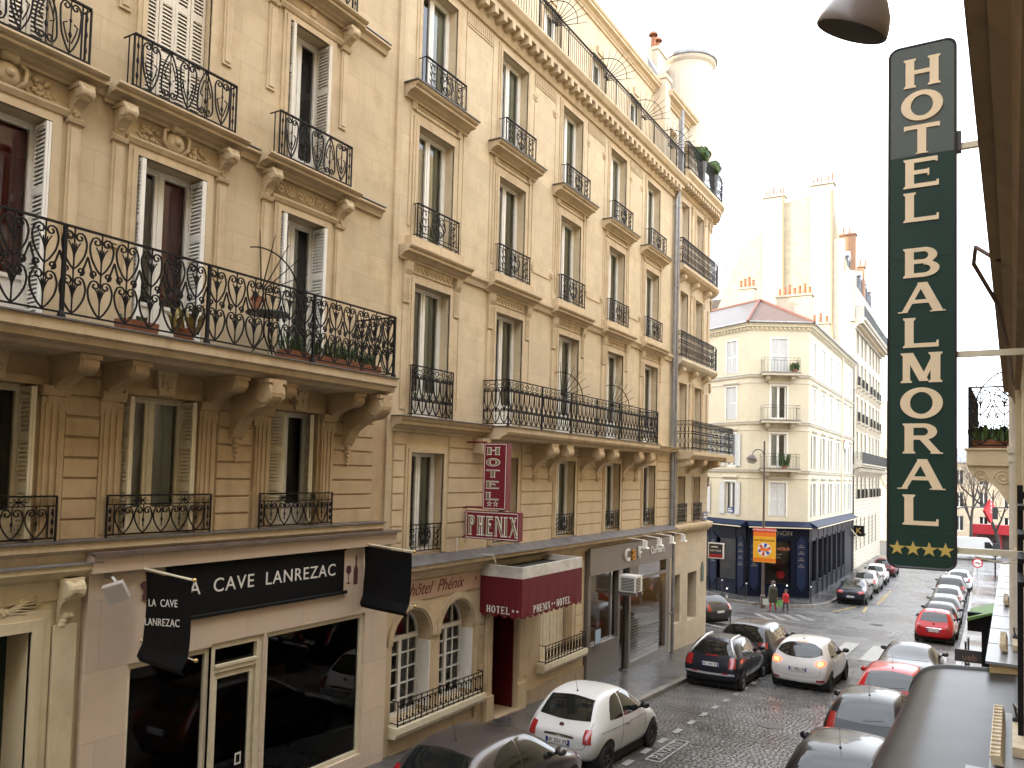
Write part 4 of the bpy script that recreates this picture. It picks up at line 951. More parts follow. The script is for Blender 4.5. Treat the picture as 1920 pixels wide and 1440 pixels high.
# roof balcony and attic storey set back
b = MB(); rail_pattern(b, V0 + .1, V1 + .05, 0, .92, 'bars', .0075); part('roof_railing', b, M_iron, b2, FL.at(0, 11.07, .36))
fb = MB(); fan(fb, .95, 8); fm = fb.mesh('burglar_fan', M_iron)
for u in (14.9, 18.0, 21.3, 24.3, 26.9): put('burglar_fan', fm, FL.at(u, 11.75, .2) @ Matrix.Rotation(-pi / 2 * .9, 4, 'Y'), b2)
aops = [(c - .55, c + .55, 11.3, 13.4) for c in C2]
b = MB(); wall(b, V0, V1, 11.0, 14.45, aops, .3, w=-.75); b.box(V0, V1, 10.9, 11.05, -1.4, 0); b.box(V0, V0 + .1, 11.0, 14.4, -3, -.76); part('wall', b, S_b2, b2, FL.M)
b = MB(); mould(b, V0, V1, cornice_prof(14.4, 14.75, .3, w0=-.75)); part('cornice', b, S_trim, b2, FL.M)
wa = win_tm(1.1, 2.1, .25, M_white, [(.5, .95, M_curt)], panel=.4)
for c in C2:
    wa.place(FL.at(c, 11.3, -.75), b2)
    b = MB(); casing(b, c - .55, c + .55, 11.3, 13.4, .13, .05)
    b.box(c - .2, c + .2, 13.5, 13.75, 0, .09); part('window_surround', b, S_trim, b2, FL.at(0, 0, -.75))
b = MB(); b.prism([(14.7, -12), (14.7, -.7), (16.0, -2.2), (16.6, -7), (16.4, -12)][::-1], 0, V0, V1); part('roof', b, M_zinc, b2, FL.M)
b = MB(); b.prism([(14.5, -6.5), (14.5, -1.1), (15.2, -1.05), (18.3, -1.6), (18.9, -1.75), (18.9, -6.5)], 0, 27.2, 28.3); b.box(27.1, 28.4, 18.9, 19.08, -6.6, -1.6)
ch = part('chimney', b, S_b4, b2, FL.M)
# wrought balcony over the entrance
b = MB(); mould(b, 15.35, 25.1, [(0, .72), (.55, .74), (.58, .80), (.70, .84), (.74, .90), (.74, 1.02), (0, 1.02)]); bal2 = part('balcony', b, S_trim, b2, FL.M)
b = MB(); b.box(15.32, 25.13, 1.023, 1.04, .01, .77); part('ledge_flashing', b, M_zincd, bal2, FL.M)
b = MB(); rail_pattern(b, 15.45, 25.0, 0, 1.04, 'rings', .009)
k = MB(); rail_pattern(k, 0, .68, 0, 1.04, 'rings', .009)
b.ext(k, T(15.45, 0, 0) @ Matrix.Rotation(pi / 2, 4, 'Y')); b.ext(k, T(25.0, 0, 0) @ Matrix.Rotation(pi / 2, 4, 'Y'))
for q in range(7): u = 15.45 + 9.55 * q / 6; b.box(u - .016, u + .016, -.02, 1.04, -.016, .016); b.lathe([(.04, -.02), (.035, .02), (.02, .05)], c=(u, 0, 0), n=8, axis=1)
part('railing', b, M_iron, bal2, FL.at(0, 1.06, .68))
for u in (18.4, 21.6): put('burglar_fan', fm, FL.at(u, 1.95, .5) @ Matrix.Rotation(-.5, 4, 'Y'), bal2)
con = console_mb(.62, .78, .26)
for u in (17.9, 18.75, 20.7, 21.75, 23.75, 24.75):
    k = MB().ext(con, T(u, .735, 0)); k.box(u - .1, u + .1, -.22, -.02, 0, .07)
    for q in (-1, 0, 1): k.box(u + q * .06 - .015, u + q * .06 + .015, -.2, -.06, .07, .09)
    part('console', k, S_b2low, bal2, FL.M)
b = MB(); mould(b, V0, 15.35, cornice_prof(.74, 1.03, .34)); part('ledge', b, S_trim, b2, FL.M)
b = MB(); b.box(V0 - .02, 15.38, 1.032, 1.05, .0, .38); part('ledge_flashing', b, M_zincd, b2, FL.M)
b = MB(); mould(b, 25.1, V1, cornice_prof(.74, 1.03, .34)); b.box(25.1, V1, 1.032, 1.05, .0, .38); part('ledge', b, S_trim, b2, FL.M)
b = MB(); b.prism([(15.0, .4), (15.35, .4), (15.35, .74), (15.0, .74)], 2, 0, .3); part('console', b, S_trim, b2, FL.M)
# zinc ledge over the shops
b = MB(); mould(b, V0, V1 + .05, [(0, -2.25), (.05, -2.24), (.10, -2.1), (.30, -2.0), (.30, -1.92), (0, -1.78)]); part('ledge', b, S_trim, b2, FL.M)
b = MB(); mould(b, V0, V1 + .05, [(.005, -1.77), (.34, -1.915), (.34, -1.90), (.005, -1.745)]); part('ledge_flashing', b, M_zincd, b2, FL.M)
# drain pipes at the right end
for du in (0, .2):
    b = MB(); b.tube([(28.08 + du, gz(28) if du else -1.9, .12), (28.08 + du, 10.3, .12), (28.08 + du, 11.0, .3), (28.08 + du, 13.6, .3)] if du == 0 else [(28.3, gz(28), .14), (28.3, 13.4, .14)], .062, 10)
    for v in range(-5, 13, 3): b.tube([(28.08 + du, v, .12 if du == 0 else .14), (28.08 + du, v + .06, .12 if du == 0 else .14)], .078, 10)
    part('drain_pipe', b, M_zinc, b2, FL.M, smooth=False)
# ---- ground floor of the hotel: two arched windows, entrance, shuttered window
def arch_wall(mb, u0, u1, v0, v1, aps, depth, w=0.0, n=12):
    """aps: (centre, half width, bottom, spring, flat-arch rise)"""
    ops_ = [(c - h, c + h, b_, s + r) for c, h, b_, s, r in aps]; wall(mb, u0, u1, v0, v1, ops_, 0.0, w=w)
    for c, h, b_, s, r in aps:
        P = [(c + h * math.cos(pi * i / n), s + r * math.sin(pi * i / n)) for i in range(n + 1)]
        for i in range(n):
            a, d = P[i], P[i + 1]
            mb.quad((a[0], a[1], w), (a[0], s + r, w), (d[0], s + r, w), (d[0], d[1], w)); mb.quad((a[0], a[1], w), (d[0], d[1], w), (d[0], d[1], w - depth), (a[0], a[1], w - depth))
        for s_ in (-1, 1): x = c + s_ * h; mb.quad((x, b_, w), (x, s, w), (x, s, w - depth), (x, b_, w - depth))
        mb.quad((c - h, b_, w), (c + h, b_, w), (c + h, b_, w - depth), (c - h, b_, w - depth))
ARC = [(13.02, .62, -5.0, -3.45, .62), (14.62, .62, -5.0, -3.45, .62)]
b = MB(); arch_wall(b, V0, 15.5, gz(13) - .5, -2.25, ARC, .4); part('wall', b, S_b2low, b2, FL.M)
b = MB(); wall(b, 15.5, 21.08, gz(18) - .5, -2.25, [(16.0, 17.15, gz(17) - .2, -2.9), (18.5, 20.35, -4.95, -3.0)], .55); part('wall', b, S_b2low, b2, FL.M)
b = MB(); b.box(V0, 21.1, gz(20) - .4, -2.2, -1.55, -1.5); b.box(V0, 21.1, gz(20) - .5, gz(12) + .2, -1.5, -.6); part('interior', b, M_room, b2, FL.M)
# arched glazing: small panes over casements
def arched_window(c, hw, b_, s, r, dep):
    f = MB(); z = -dep
    f.box(c - hw, c - hw + .05, b_, s, z, z + .06); f.box(c + hw - .05, c + hw, b_, s, z, z + .06); f.box(c - hw + .05, c + hw - .05, b_, b_ + .08, z, z + .06); f.box(c - hw + .05, c + hw - .05, s - .04, s + .06, z + .002, z + .07)
    for i in range(12):
        a0, a1 = pi * i / 12, pi * (i + 1) / 12
        f.add([(c + q * math.cos(a), s + q2 * math.sin(a), zz) for zz in (z, z + .06) for (q, q2, a) in ((hw, r, a0), (hw, r, a1), (hw - .06, r - .06, a1), (hw - .06, r - .06, a0))], [(4, 5, 6, 7), (3, 2, 1, 0), (2, 3, 7, 6)])
    f.box(c - .045, c + .045, b_ + .08, s, z - .003, z + .072)
    for s_ in (-1, 1): f.box(c + s_ * hw * .42 - .018, c + s_ * hw * .42 + .018, s, s + r * .86, z + .003, z + .05)
    for s_ in (-1, 1):
        f.box(c + s_ * (hw / 2 + .0) - .014, c + s_ * hw / 2 + .014, b_ + .08, s - .04, z + .004, z + .046)
        for k in range(1, 5): yy = b_ + (s - b_) * k / 5; f.box(*sorted((c + s_ * .045, c + s_ * (hw - .05))), yy - .014, yy + .014, z + .005, z + .045)
    w = part('window', f, M_white, b2, FL.M)
    g = MB(); n = 12; P = [(c + (hw - .03) * math.cos(pi * i / n), s + (r - .03) * math.sin(pi * i / n), z + .02) for i in range(n + 1)]
    g.add(P, [tuple(range(n + 1))]); part('pane', g, M_glass, w, FL.M)
    for s_ in (-1, 1):
        for k in range(5):
            for q in range(2):
                x0, x1 = sorted((c + s_ * (.045 + (hw / 2 - .045) * q if q == 0 else hw / 2), c + s_ * (hw / 2 if q == 0 else hw - .05)))
                g = MB(); y0, y1 = b_ + (s - b_) * k / 5, b_ + (s - b_) * (k + 1) / 5; g.quad((x0, y0, z + .02), (x1, y0, z + .02), (x1, y1, z + .02), (x0, y1, z + .02)); part('pane', g, M_glass, w, FL.M)
    sh = MB(); sh.box(c + hw - .035, c + hw - .005, b_ + .1, s - .1, z + .07, z + .38); part('shutter', sh, M_white, w, FL.M)
    return w
for a in ARC: arched_window(*a, .36)
b = MB()
for i in range(24):
    for (c, hw, b_, s, r) in ARC[:1]:
        pass
mcas = MB()
def arch_mould(mb, c, s, r0, r1, p, a0=0, a1=pi, n=14):
    for i in range(n):
        a, d = a0 + (a1 - a0) * i / n, a0 + (a1 - a0) * (i + 1) / n
        q = [(c + r0 * math.cos(a), s + r0 * math.sin(a)), (c + r1 * math.cos(a), s + r1 * math.sin(a)), (c + r1 * math.cos(d), s + r1 * math.sin(d)), (c + r0 * math.cos(d), s + r0 * math.sin(d))]
        mb.prism(q, 2, 0, p)
for (c, hw, b_, s, r) in ARC: arch_mould(mcas, c, s, .66, .80, .06, 0 if c > 14 else .0, pi if c < 14 else pi); arch_mould(mcas, c, s, .62, .68, .03)
mcas.box(12.14, 12.3, gz(12), -3.45, 0, .05); mcas.box(15.34, 15.46, gz(15), -3.45, 0, .05)
part('arch_moulding', mcas, S_trim, b2, FL.M)
b = MB(); b.box(12.2, 15.48, -2.66, -2.26, .003, .03); fa = part('fascia_panel', b, mat('pinkish_panel', (.50, .34, .24), rough=.7, var=.12), b2, FL.M)
M_script = mat('dark_red_script', (.13, .02, .03), rough=.6)
put('lettering', text_me('hôtel  Phénix', .36, M_script, .003, shear=.45, space=1.0), FL.at(13.8, -2.45, .034), fa)
b = MB(); star(b, 15.28, -2.42, .05, .004, z=.03); part('star', b, M_script, fa, FL.M)
b = MB(); mould(b, 12.3, 15.5, [(0, -5.22), (.22, -5.2), (.26, -5.12), (.26, -5.0), (0, -4.98)]); part('window_sill', b, M_cream, b2, FL.M)
b = MB(); rail_pattern(b, 12.4, 15.42, 0, .46, 'mesh', .012); b = MB()
def fret(b, u0, u1, h, keys=False):
    for yy in (0.03, .1, h - .09, h): b.tube([(u0, yy, 0), (u1, yy, 0)], .012, 4)
    n = round((u1 - u0) / .19)
    for k in range(n + 1):
        u = u0 + (u1 - u0) * k / n
        b.tube([(u, 0, 0), (u, h, 0)], .009 if k % 4 else .014, 4)
        if k < n and not keys: x = u + .095; b.tube([(x, .12, 0), (x, h - .11, 0)], .012, 4); b.ball((x, .14, 0), .026, 5); b.ball((x, h - .13, 0), .026, 5)
        if k < n and keys: x = u + .095; b.tube([(x - .05, .14, 0), (x + .05, .14, 0), (x + .05, h - .13, 0), (x - .05, h - .13, 0), (x - .05, .14, 0)], .012, 4)
    for u in (u0, u1): b.tube([(u, h, 0), (u, h, -.22)], .012, 4); b.tube([(u, .05, 0), (u, .05, -.22)], .012, 4)
fret(b, 12.4, 15.42, .48); part('window_guard', b, M_iron, b2, FL.at(0, -4.99, .2))
b = MB(); b.box(V0 + .02, 15.55, gz(13) - .6, -5.55, 0, .06); part('plinth', b, S_plinth, b2, FL.M)
# stones of the ground floor beside and between the openings
for (a, c2, v0, n) in ((15.52, 15.72, -5.3, 8), (17.55, 17.85, -5.4, 8), (20.48, 20.98, -4.9, 8)):
    x = MB(); h = .3; x.add([(a, 0, 0), (c2, 0, 0), (c2, h - .02, 0), (a, h - .02, 0), (a + .015, .01, .03), (c2 - .015, .01, .03), (c2 - .015, h - .03, .03), (a + .015, h - .03, .03)], [(4, 5, 6, 7), (0, 1, 5, 4), (1, 2, 6, 5), (2, 3, 7, 6), (3, 0, 4, 7)]); me = x.mesh('stone', S_b2low)
    for k in range(n): put('stone', me, FL.at(0, v0 + h * k, 0), b2)
# entrance: pilasters, dark red door in a deep recess, doorstep
for a, c2 in ((15.74, 15.98), (17.17, 17.5)):
    b = MB(); b.box(a, c2, gz(17) + .75, -2.9, 0, .10); b.box(a + .05, c2 - .05, gz(17) + .9, -3.1, .10, .115); b.box(a - .03, c2 + .03, gz(17) + .0, gz(17) + .75, 0, .15); mould(b, a - .04, c2 + .04, [(0, -2.9), (.16, -2.86), (.18, -2.75), (0, -2.72)]); part('pilaster', b, S_b2low, b2, FL.M)
M_rdoor = mat('dark_red_door', (.10, .006, .010), rough=.3, var=.2)
b = MB(); b.box(16.0, 17.15, gz(17) - .1, -2.9, -.60, -.55); b.box(16.12, 17.03, gz(17) + .3, gz(17) + 1.0, -.55, -.53); b.box(16.12, 17.03, gz(17) + 1.15, -3.4, -.55, -.53); b.box(17.10, 17.148, gz(17) + .1, -2.92, -.54, -.02); b.box(16.002, 16.05, gz(17) + .1, -2.92, -.54, -.02); dr = part('door', b, M_rdoor, b2, FL.M)
b = MB(); b.ball((16.9, gz(17) + 1.15, -.5), .04, 8); part('handle', b, M_brass, dr, FL.M)
b = MB(); b.box(15.98, 17.17, gz(17) - .1, gz(17) + .18, -.56, .16); part('doorstep', b, S_trim, b2, FL.M)
# window closed with cream boards
b = MB()
for k in range(9): b.box(18.52 + .2 * k, 18.70 + .2 * k, -4.95, -3.0, -.3, -.27 + .004 * (k % 2))
part('shutter', b, M_cream, b2, FL.M)
b = MB(); mould(b, 18.3, 20.9, [(0, -5.17), (.2, -5.15), (.24, -5.08), (.24, -4.95), (0, -4.93)]); part('window_sill', b, M_cream, b2, FL.M)
b = MB(); fret(b, 18.42, 20.8, .46, True); part('window_guard', b, M_iron, b2, FL.at(0, -4.94, .2))
b = MB(); b.box(17.6, 21.08, gz(20) - .4, -5.5, 0, .05); part('plinth', b, S_plinth, b2, FL.M)
# ---- red awning with white trough
aw = thing('entrance_awning', FL.at(17, -2.1, 0), 'dark red hotel entrance awning with scalloped valance and white planter edge', 'awning')
A0, A1, AW = 15.5, 18.55, 1.13
b = MB(); t_ = .05
b.box(A0, A0 + t_, -2.38, -2.12, 0.02, AW); b.box(A1 - t_, A1, -2.38, -2.12, .02, AW); b.box(A0 + t_, A1 - t_, -2.38, -2.12, AW - t_, AW); part('trough', b, mat('stained_white', (.62, .60, .55), rough=.6, var=.25, vscale=4), aw, FL.M)
b = MB(); b.box(A0 + t_, A1 - t_, -2.3, -2.26, .02, AW - t_); part('trough_floor', b, mat('mossy_black', (.02, .022, .015), rough=.8, var=.4), aw, FL.M)
def cloth_panel(P0, P1, top, bot, n, scal=0.0, wav=.0):
    b = MB(); P0 = Vector(P0); P1 = Vector(P1); d = (P1 - P0); nn = Vector((d.z, 0, -d.x)).normalized()
    for i in range(n):
        q0, q1 = i / n, (i + 1) / n
        def pt(q, v, k): p = P0 + d * q + nn * (wav * math.sin(q * 40) * k); return (p.x, v, p.z)
        s0, s1 = (scal * abs(math.sin(q0 * d.length / .26 * pi)) for _ in (0, 1)) if False else (scal * abs(math.sin(q0 * d.length / .26 * pi)), scal * abs(math.sin(q1 * d.length / .26 * pi)))
        b.quad(pt(q0, bot - s0, 1), pt(q1, bot - s1, 1), pt(q1, top, 0), pt(q0, top, 0))
    return b
for nm, (p, q) in (('front', ((A0, 0, AW), (A1, 0, AW))), ('side', ((A0, 0, 0.02), (A0, 0, AW))), ('side', ((A1, 0, AW), (A1, 0, .02)))):
    b = cloth_panel(p, q, -2.38, -2.98, 30, 0, .004); part('cloth', b, M_red, aw, FL.M)
    b = cloth_panel(p, q, -2.975, -3.22, 96, .06, .014); part('valance', b, M_red, aw, FL.M)
me = MB(); x = letters(me, 'HOTEL', 0, 0, .105, .16, .22, .002, bw=.26, th=.1); star(me, x + .06, .09, .04, .002); star(me, x + .17, .09, .04, .002)
put('lettering', me.mesh('lettering', M_letw), FL.at(A0 - .02, -3.19, .22) @ Matrix.Rotation(-pi / 2, 4, 'Y'), aw)
me = MB(); x = letters(me, 'PHENIX', 0, 0, .125, .17, .22, .002, bw=.26, th=.1); star(me, x + .07, .1, .04, .002); star(me, x + .19, .1, .04, .002)
put('lettering', me.mesh('lettering', M_letw), FL.at(A0 + .5, -3.19, AW + .018), aw); me = MB(); letters(me, 'HOTEL', x + .3, 0, .125, .17, .22, .002, bw=.26, th=.1); put('lettering', me.mesh('lettering', M_letw), FL.at(A0 + .5, -3.19, AW + .018), aw)
# ---- hotel neon box signs square to the wall
hs = thing('vertical_hotel_sign', FL.at(14.7, .6, 0), 'dark red upright box sign reading HOTEL with two stars', 'sign')
def bsign(t, x0, x1, v0, v1, txtf, arms):
    MS = FL.at(14.7, 0, 0) @ Matrix.Rotation(-pi / 2, 4, 'Y')      # local x = outwards from the wall, z = towards the camera
    b = MB(); b.box(x0, x1, v0, v1, -.18, 0); part('box', b, M_signred, t, MS)
    b = MB(); g = .02
    for (a, c, d, e) in ((x0 + g, x1 - g, v1 - g - .014, v1 - g), (x0 + g, x1 - g, v0 + g, v0 + g + .014), (x0 + g, x0 + g + .014, v0 + g, v1 - g), (x1 - g - .014, x1 - g, v0 + g, v1 - g)): b.box(a, c, d, e, 0, .004)
    part('border', b, M_letw, t, MS)
    for a_ in txtf: o = MB(); letters(o, *a_[0], d=.004, bw=a_[2], th=a_[3]); letters(o, *a_[1], d=.009, m=1, bw=.22, th=a_[4], sf=.025); part('letter', o, [M_letw, mat('gold_green_letter', (.20, .17, .08), rough=.4)], t, MS)
    b = MB()
    for (v, x) in arms: b.tube([(0, v, -.09), (x, v, -.09)], .022, 6); b.box(-.01, .03, v - .06, v + .06, -.15, -.03)
    part('bracket', b, M_signred, t, MS)
tx1 = [((ch, .60, .36 - .245 * k, .36, .17), (ch, .615, .375 - .245 * k, .33, .14), .3, .2, .1) for k, ch in enumerate('HOTEL')]
bsign(hs, .53, 1.13, -.83, .62, tx1, ((.64, .55), (-.80, .6)))
for q in (.71, .87): o = MB(); star(o, q, -.70, .075, .004); star(o, q, -.70, .045, .009, 1); part('star', o, [M_letw, MATS['gold_green_letter']], hs, FL.at(14.7, 0, 0) @ Matrix.Rotation(-pi / 2, 4, 'Y'))
ps = thing('horizontal_hotel_sign', FL.at(14.7, -1.2, 0), 'wide dark red box sign with outlined capitals below the upright hotel sign', 'sign')
xs_ = [.17, .402, .634, .866, 1.098, 1.228]; tx2 = [((ch, x, -1.40, .20, .43), (ch, x + .013, -1.375, .19, .38), .36, .18, .08) for ch, x in zip('PHENIX', xs_)]
bsign(ps, .10, 1.46, -1.48, -.87, tx2, ((-.92, .12), (-1.42, .12)))
b = MB(); b.tube([(14.45, -1.45, .06), (14.45, -1.8, .06), (15.1, -1.85, .2), (15.5, -1.9, .36), (15.6, -2.1, .36)], .012, 5); part('cable', b, M_white, b2, FL.M)
# ---- hairdresser shop front
M_taupe = mat('taupe_panel', (.15, .128, .105), rough=.35, var=.08)
cf = thing('hairdresser_shopfront', FL.at(24.5, gz(24), 0), 'dark taupe hairdresser shopfront with wide glass panes', 'shopfront')
w_ = .12; z = .0
b = MB(); wall(b, 21.1, 28.0, gz(28) - .2, -2.2, [(21.3, 23.3, -5.02, -2.95), (23.45, 24.2, gz(24), -2.95), (24.35, 27.6, -6.05, -3.45), (24.95, 27.6, -3.35, -2.95)], .2, w=w_); b.box(21.08, 28.05, -2.95, -2.16, w_ + .002, w_ + .06)
b.quad((21.1, gz(28) - .2, 0), (21.1, gz(28) - .2, w_), (21.1, -2.2, w_), (21.1, -2.2, 0)); part('panelling', b, M_taupe, cf, FL.M)
for (a, c2, v0, v1) in ((21.3, 23.3, -5.02, -2.95), (24.35, 27.6, -6.05, -3.45), (24.95, 27.6, -3.35, -2.95), (23.5, 24.15, gz(24) + .2, -3.0)):
    b = MB(); b.quad((a, v0, z), (c2, v0, z), (c2, v1, z), (a, v1, z)); part('pane', b, M_glass, cf, FL.M)
b = MB(); b.box(21.3, 21.36, -5.0, -2.97, -.02, .06); b.box(21.36, 23.3, -5.02, -4.96, -.02, .06); b.box(22.9, 23.0, -4.96, -2.97, -.02, .04); b.box(24.35, 24.41, -6.05, -3.45, -.02, .05); b.box(24.1, 24.2, gz(24), -2.95, -.1, .0); part('frame', b, M_alu, cf, FL.M)
b = MB()
for k in range(13): b.box(24.6, 27.4, -5.85 + .09 * k, -5.85 + .09 * k + .028, .002, .004)
part('frosted_bands', b, mat('frost', (.20, .205, .20), rough=.6), cf, FL.M)
M_salon = mat('salon_wall', (.30, .27, .23), rough=.8, var=.1)
b = MB(); b.box(21.2, 27.9, gz(28), -2.3, -3.6, -3.5); b.box(21.15, 21.25, gz(28), -2.3, -3.5, -.05); b.box(27.8, 27.9, gz(28), -2.3, -3.5, -.05); b.box(21.2, 27.9, gz(26) - .1, gz(26) + .12, -3.5, .0); b.box(21.2, 27.9, -2.5, -2.4, -3.5, 0); b.box(24.6, 26.2, gz(26), gz(26) + 1.0, -2.6, -2.0); part('interior', b, M_salon, cf, FL.M)
me = text_me('C', .56, M_letw, .03, bold=.004); put('lettering', me, FL.at(23.75, -2.55, w_ + .10), cf)
put('lettering', text_me('&', .52, mat('orange_letter', (.45, .19, .02), rough=.4), .03, bold=.004), FL.at(24.28, -2.57, w_ + .10), cf)
put('lettering', text_me('F', .56, M_letw, .03, bold=.004), FL.at(24.8, -2.55, w_ + .10), cf); put('lettering', text_me('Coiffeurs', .36, M_letw, .01), FL.at(26.5, -2.55, w_ + .08), cf)
for k, u in enumerate((24.25, 25.8, 27.3)):
    t = thing('pendant_bulb', FL.at(u if k else 25.3, -3.75, -.5 - .25 * k), ('leftmost glowing bulb hanging in the hairdresser window', 'middle glowing bulb hanging in the hairdresser window', 'rightmost glowing bulb hanging in the hairdresser window')[k], 'lamp', 'bulbs in the hairdresser window')
    u = 25.3 if k == 0 else (26.0 if k == 1 else 26.6); M = FL.at(u, -3.95 + .12 * k, -.6)
    b = MB(); b.tube([(0, 0, 0), (0, 1.4 - .12 * k, 0)], .006, 4); part('cord', b, M_black, t, M)
    b = MB(); b.ball((0, -.05, 0), .055, 8); part('bulb', b, mat('warm_bulb', (1, .55, .2), emit=14), t, M, smooth=True)
for k, u in enumerate((23.9, 25.2, 26.4, 27.6)):
    t = thing('clip_spotlight', FL.at(u, -2.0, .3), ('first', 'second', 'third', 'fourth')[k] + ' white arm spotlight from the left over the hairdresser sign', 'spotlight', 'spotlights over the hairdresser sign')
    b = MB(); b.tube([(-.5, .06, -.15), (0, -.05, .45)], .014, 5); part('arm', b, M_white, t); b = MB(); b.box(-.06, .06, -.26, -.06, .38, .5); b.prism([(-.26, .36), (-.26, .54), (-.3, .56), (-.3, .34)][::-1], 0, -.09, .09); part('lamp_head', b, M_white, t)
ac = thing('air_conditioner', FL.at(23.62, -3.35, .3), 'white box air conditioner hung over the hairdresser door', 'air conditioner')
b = MB(); b.box(-.3, .26, -.28, .22, -.2, .38); part('case', b, M_white, ac)
b = MB()
for k in range(9): b.box(-.26, .10, -.24 + .045 * k, -.215 + .045 * k, .38, .39)
for k in range(9): b.box(-.306, -.30, -.24 + .045 * k, -.215 + .045 * k, -.1, .33)
part('grille', b, M_iron2, ac); b = MB(); b.box(-.25, -.2, -.4, -.3, -.2, .4); part('bracket', b, M_alu, ac); b = MB(); b.box(.2, .25, -.4, -.3, -.2, .4); part('bracket', b, M_alu, ac)
nb = thing('price_board', FL.at(21.62, -4.75, .2), 'small pale blue framed notice on the hairdresser sill', 'notice')
b = MB(); b.box(-.2, .2, -.22, .22, 0, .02); part('frame', b, M_alu, nb); b = MB(); b.box(-.17, .17, -.19, .19, .02, .024); part('sheet', b, mat('pale_blue', (.35, .48, .6), rough=.4), nb)
# ================================================================ corner building with rounded end
bb = thing('corner_building', T(-10, 31, gz(31)), 'limestone corner building with rounded bay, iron balconies and round roof turret', 'building')
WORLDP.add(bb.name)
E0, E1 = 28.22, 32.6; CC = (-11.3, 32.6); RC = 1.3
C5 = [29.35, 31.2]; HB = .46
FB_ = [(-1.72, .0), (1.0, 3.55), (4.55, 7.05), (8.05, 10.5)]
mb = MB(); wall(mb, E0, E1, -2.0, 11.2, [(c - HB, c + HB, a, b) for c in C5 for a, b in FB_], .3); part('wall', mb, S_b2b, bb, FL.M)
mb = MB(); wall(mb, E0, E1, gz(33) - .4, -2.0, [(28.5, 29.5, -5.5, -3.7), (30.4, 31.5, -5.6, -3.75)], .35); part('wall', mb, S_b2b, bb, FL.M)
# rounded corner and the side along the cross street
sd2 = Vector((-2.7, 1.6, 0)).normalized(); a1 = math.atan2(sd2.x * -1 * -1, 1)
angs = [0 + (math.radians(120)) * i / 14 for i in range(15)]
mb = MB()
for v0, v1 in ((gz(34) - .4, -2.0), (-2.0, 11.2)):
    for i in range(14):
        p, q = angs[i], angs[i + 1]
        mb.quad((CC[0] + RC * math.cos(p), CC[1] + RC * math.sin(p), v0), (CC[0] + RC * math.cos(q), CC[1] + RC * math.sin(q), v0), (CC[0] + RC * math.cos(q), CC[1] + RC * math.sin(q), v1), (CC[0] + RC * math.cos(p), CC[1] + RC * math.sin(p), v1))
pe = Vector((CC[0] + RC * math.cos(angs[-1]), CC[1] + RC * math.sin(angs[-1]), 0)); pf = pe + sd2 * 26
mb.quad((pe.x, pe.y, gz(34) - .4), (pf.x, pf.y, gz(34) - .4), (pf.x, pf.y, 11.2), (pe.x, pe.y, 11.2)); part('wall', mb, S_b2b, bb)
mb = MB(); mb.box(E0 + .02, E1, -1.95, 10.9, -1.4, -1.35, 1); mb.box(E0 + .02, E1, gz(33) - .3, -2.05, -1.4, -1.35, 1)
mb.prism([(E0, -1.45), (E1, -1.45), (pe.y - .6, pe.x + 10 - .5), (pf.y - .6, pf.x + 10 - .4), (pf.y - 6, pf.x + 10 - 3), (E0, -28)], 2, 0, 1) if False else None
part('interior', mb, [S_b2b, M_room], bb, FL.M)
# solid block of the building (keeps the crossing in shade)
mb = MB(); poly = [(-11.5, E0 + .05), (-11.5, 32.2), (-12.2, 33.4), (pf.x, pf.y - .5), (pf.x - 8, pf.y - 14), (-30, 10), (-22, 10), (-22, E0 + .05)]
mb.prism(poly, 2, gz(33), 17.0); part('rear_block', mb, S_b2b, bb)
mb = MB(); prev = None
def ring_wall(mb, prof, c, r, a0, a1, n=14): mb.lathe([(r + p, v) for p, v in prof], c=(c[0], c[1], 0), n=n, a0=a0, a1=a1)
# string mouldings, consoles and cornice, following the curve
PR = [((0, -2.2), (.06, -2.18), (.20, -2.05), (.24, -1.95), (.24, -1.86), (0, -1.8)), ((0, .62), (.7, .66), (.78, .74), (.84, .8), (.84, .92), (0, .94)), ((0, 4.05), (.1, 4.1), (.28, 4.2), (.36, 4.3), (.36, 4.40), (0, 4.42)), ((0, 7.55), (.1, 7.6), (.28, 7.7), (.36, 7.8), (.36, 7.9), (0, 7.92)), ((0, 10.75), (.08, 10.8), (.12, 11.0), (.42, 11.08), (.42, 11.2), (.54, 11.32), (.54, 11.42), (0, 11.44))]
for i, p in enumerate(PR):
    b = MB(); mould(b, E0 + (.1 if i else 0), E1, list(p), ends=True); part('balcony' if 0 < i else 'ledge', b, S_trim if i != 2 else S_b4, bb, FL.M)
    b = MB(); ring_wall(b, p, CC, RC, 0, math.radians(120)); part('balcony' if 0 < i else 'ledge', b, S_trim, bb)
cb1 = console_mb(.7, .55, .34); cb2 = console_mb(.3, .42, .16)
for u in (28.6, 30.25, 32.1): part('console', MB().ext(cb1, T(u, .64, 0)), S_b2low, bb, FL.M)
for v in (4.07, 7.57):
    for u in (28.75, 30.28, 31.9): k = MB().ext(cb2, T(u, v, 0)); leafy(k, u, v - .55, .14, .2, .03, 10, rnd, (.03, .05)); part('console', k, S_trim, bb, FL.M)
for u in (28.75, 30.28, 31.9, 32.5):
    k = MB(); leafy(k, u, 10.5, .18, .34, .04, 22, rnd, (.03, .07)); k.box(u - .1, u + .1, 8.1, 10.3, 0, .05); k.box(u - .1, u + .1, 4.6, 6.9, 0, .05); k.box(u - .1, u + .1, 1.0, 3.4, 0, .05); part('pilaster', k, S_trim, bb, FL.M)
for an in (.35, .95, 1.5):
    for v in (-.2, 3.75, 7.25, 10.6):
        k = MB(); leafy(k, 0, 0, .4, .34, .03, 26, rnd, (.03, .08)); part('carved_capital', k, S_trim, bb, Fr((CC[0] + RC * math.cos(an), CC[1] + RC * math.sin(an)), (-math.sin(an), math.cos(an))).at(0, v, 0))
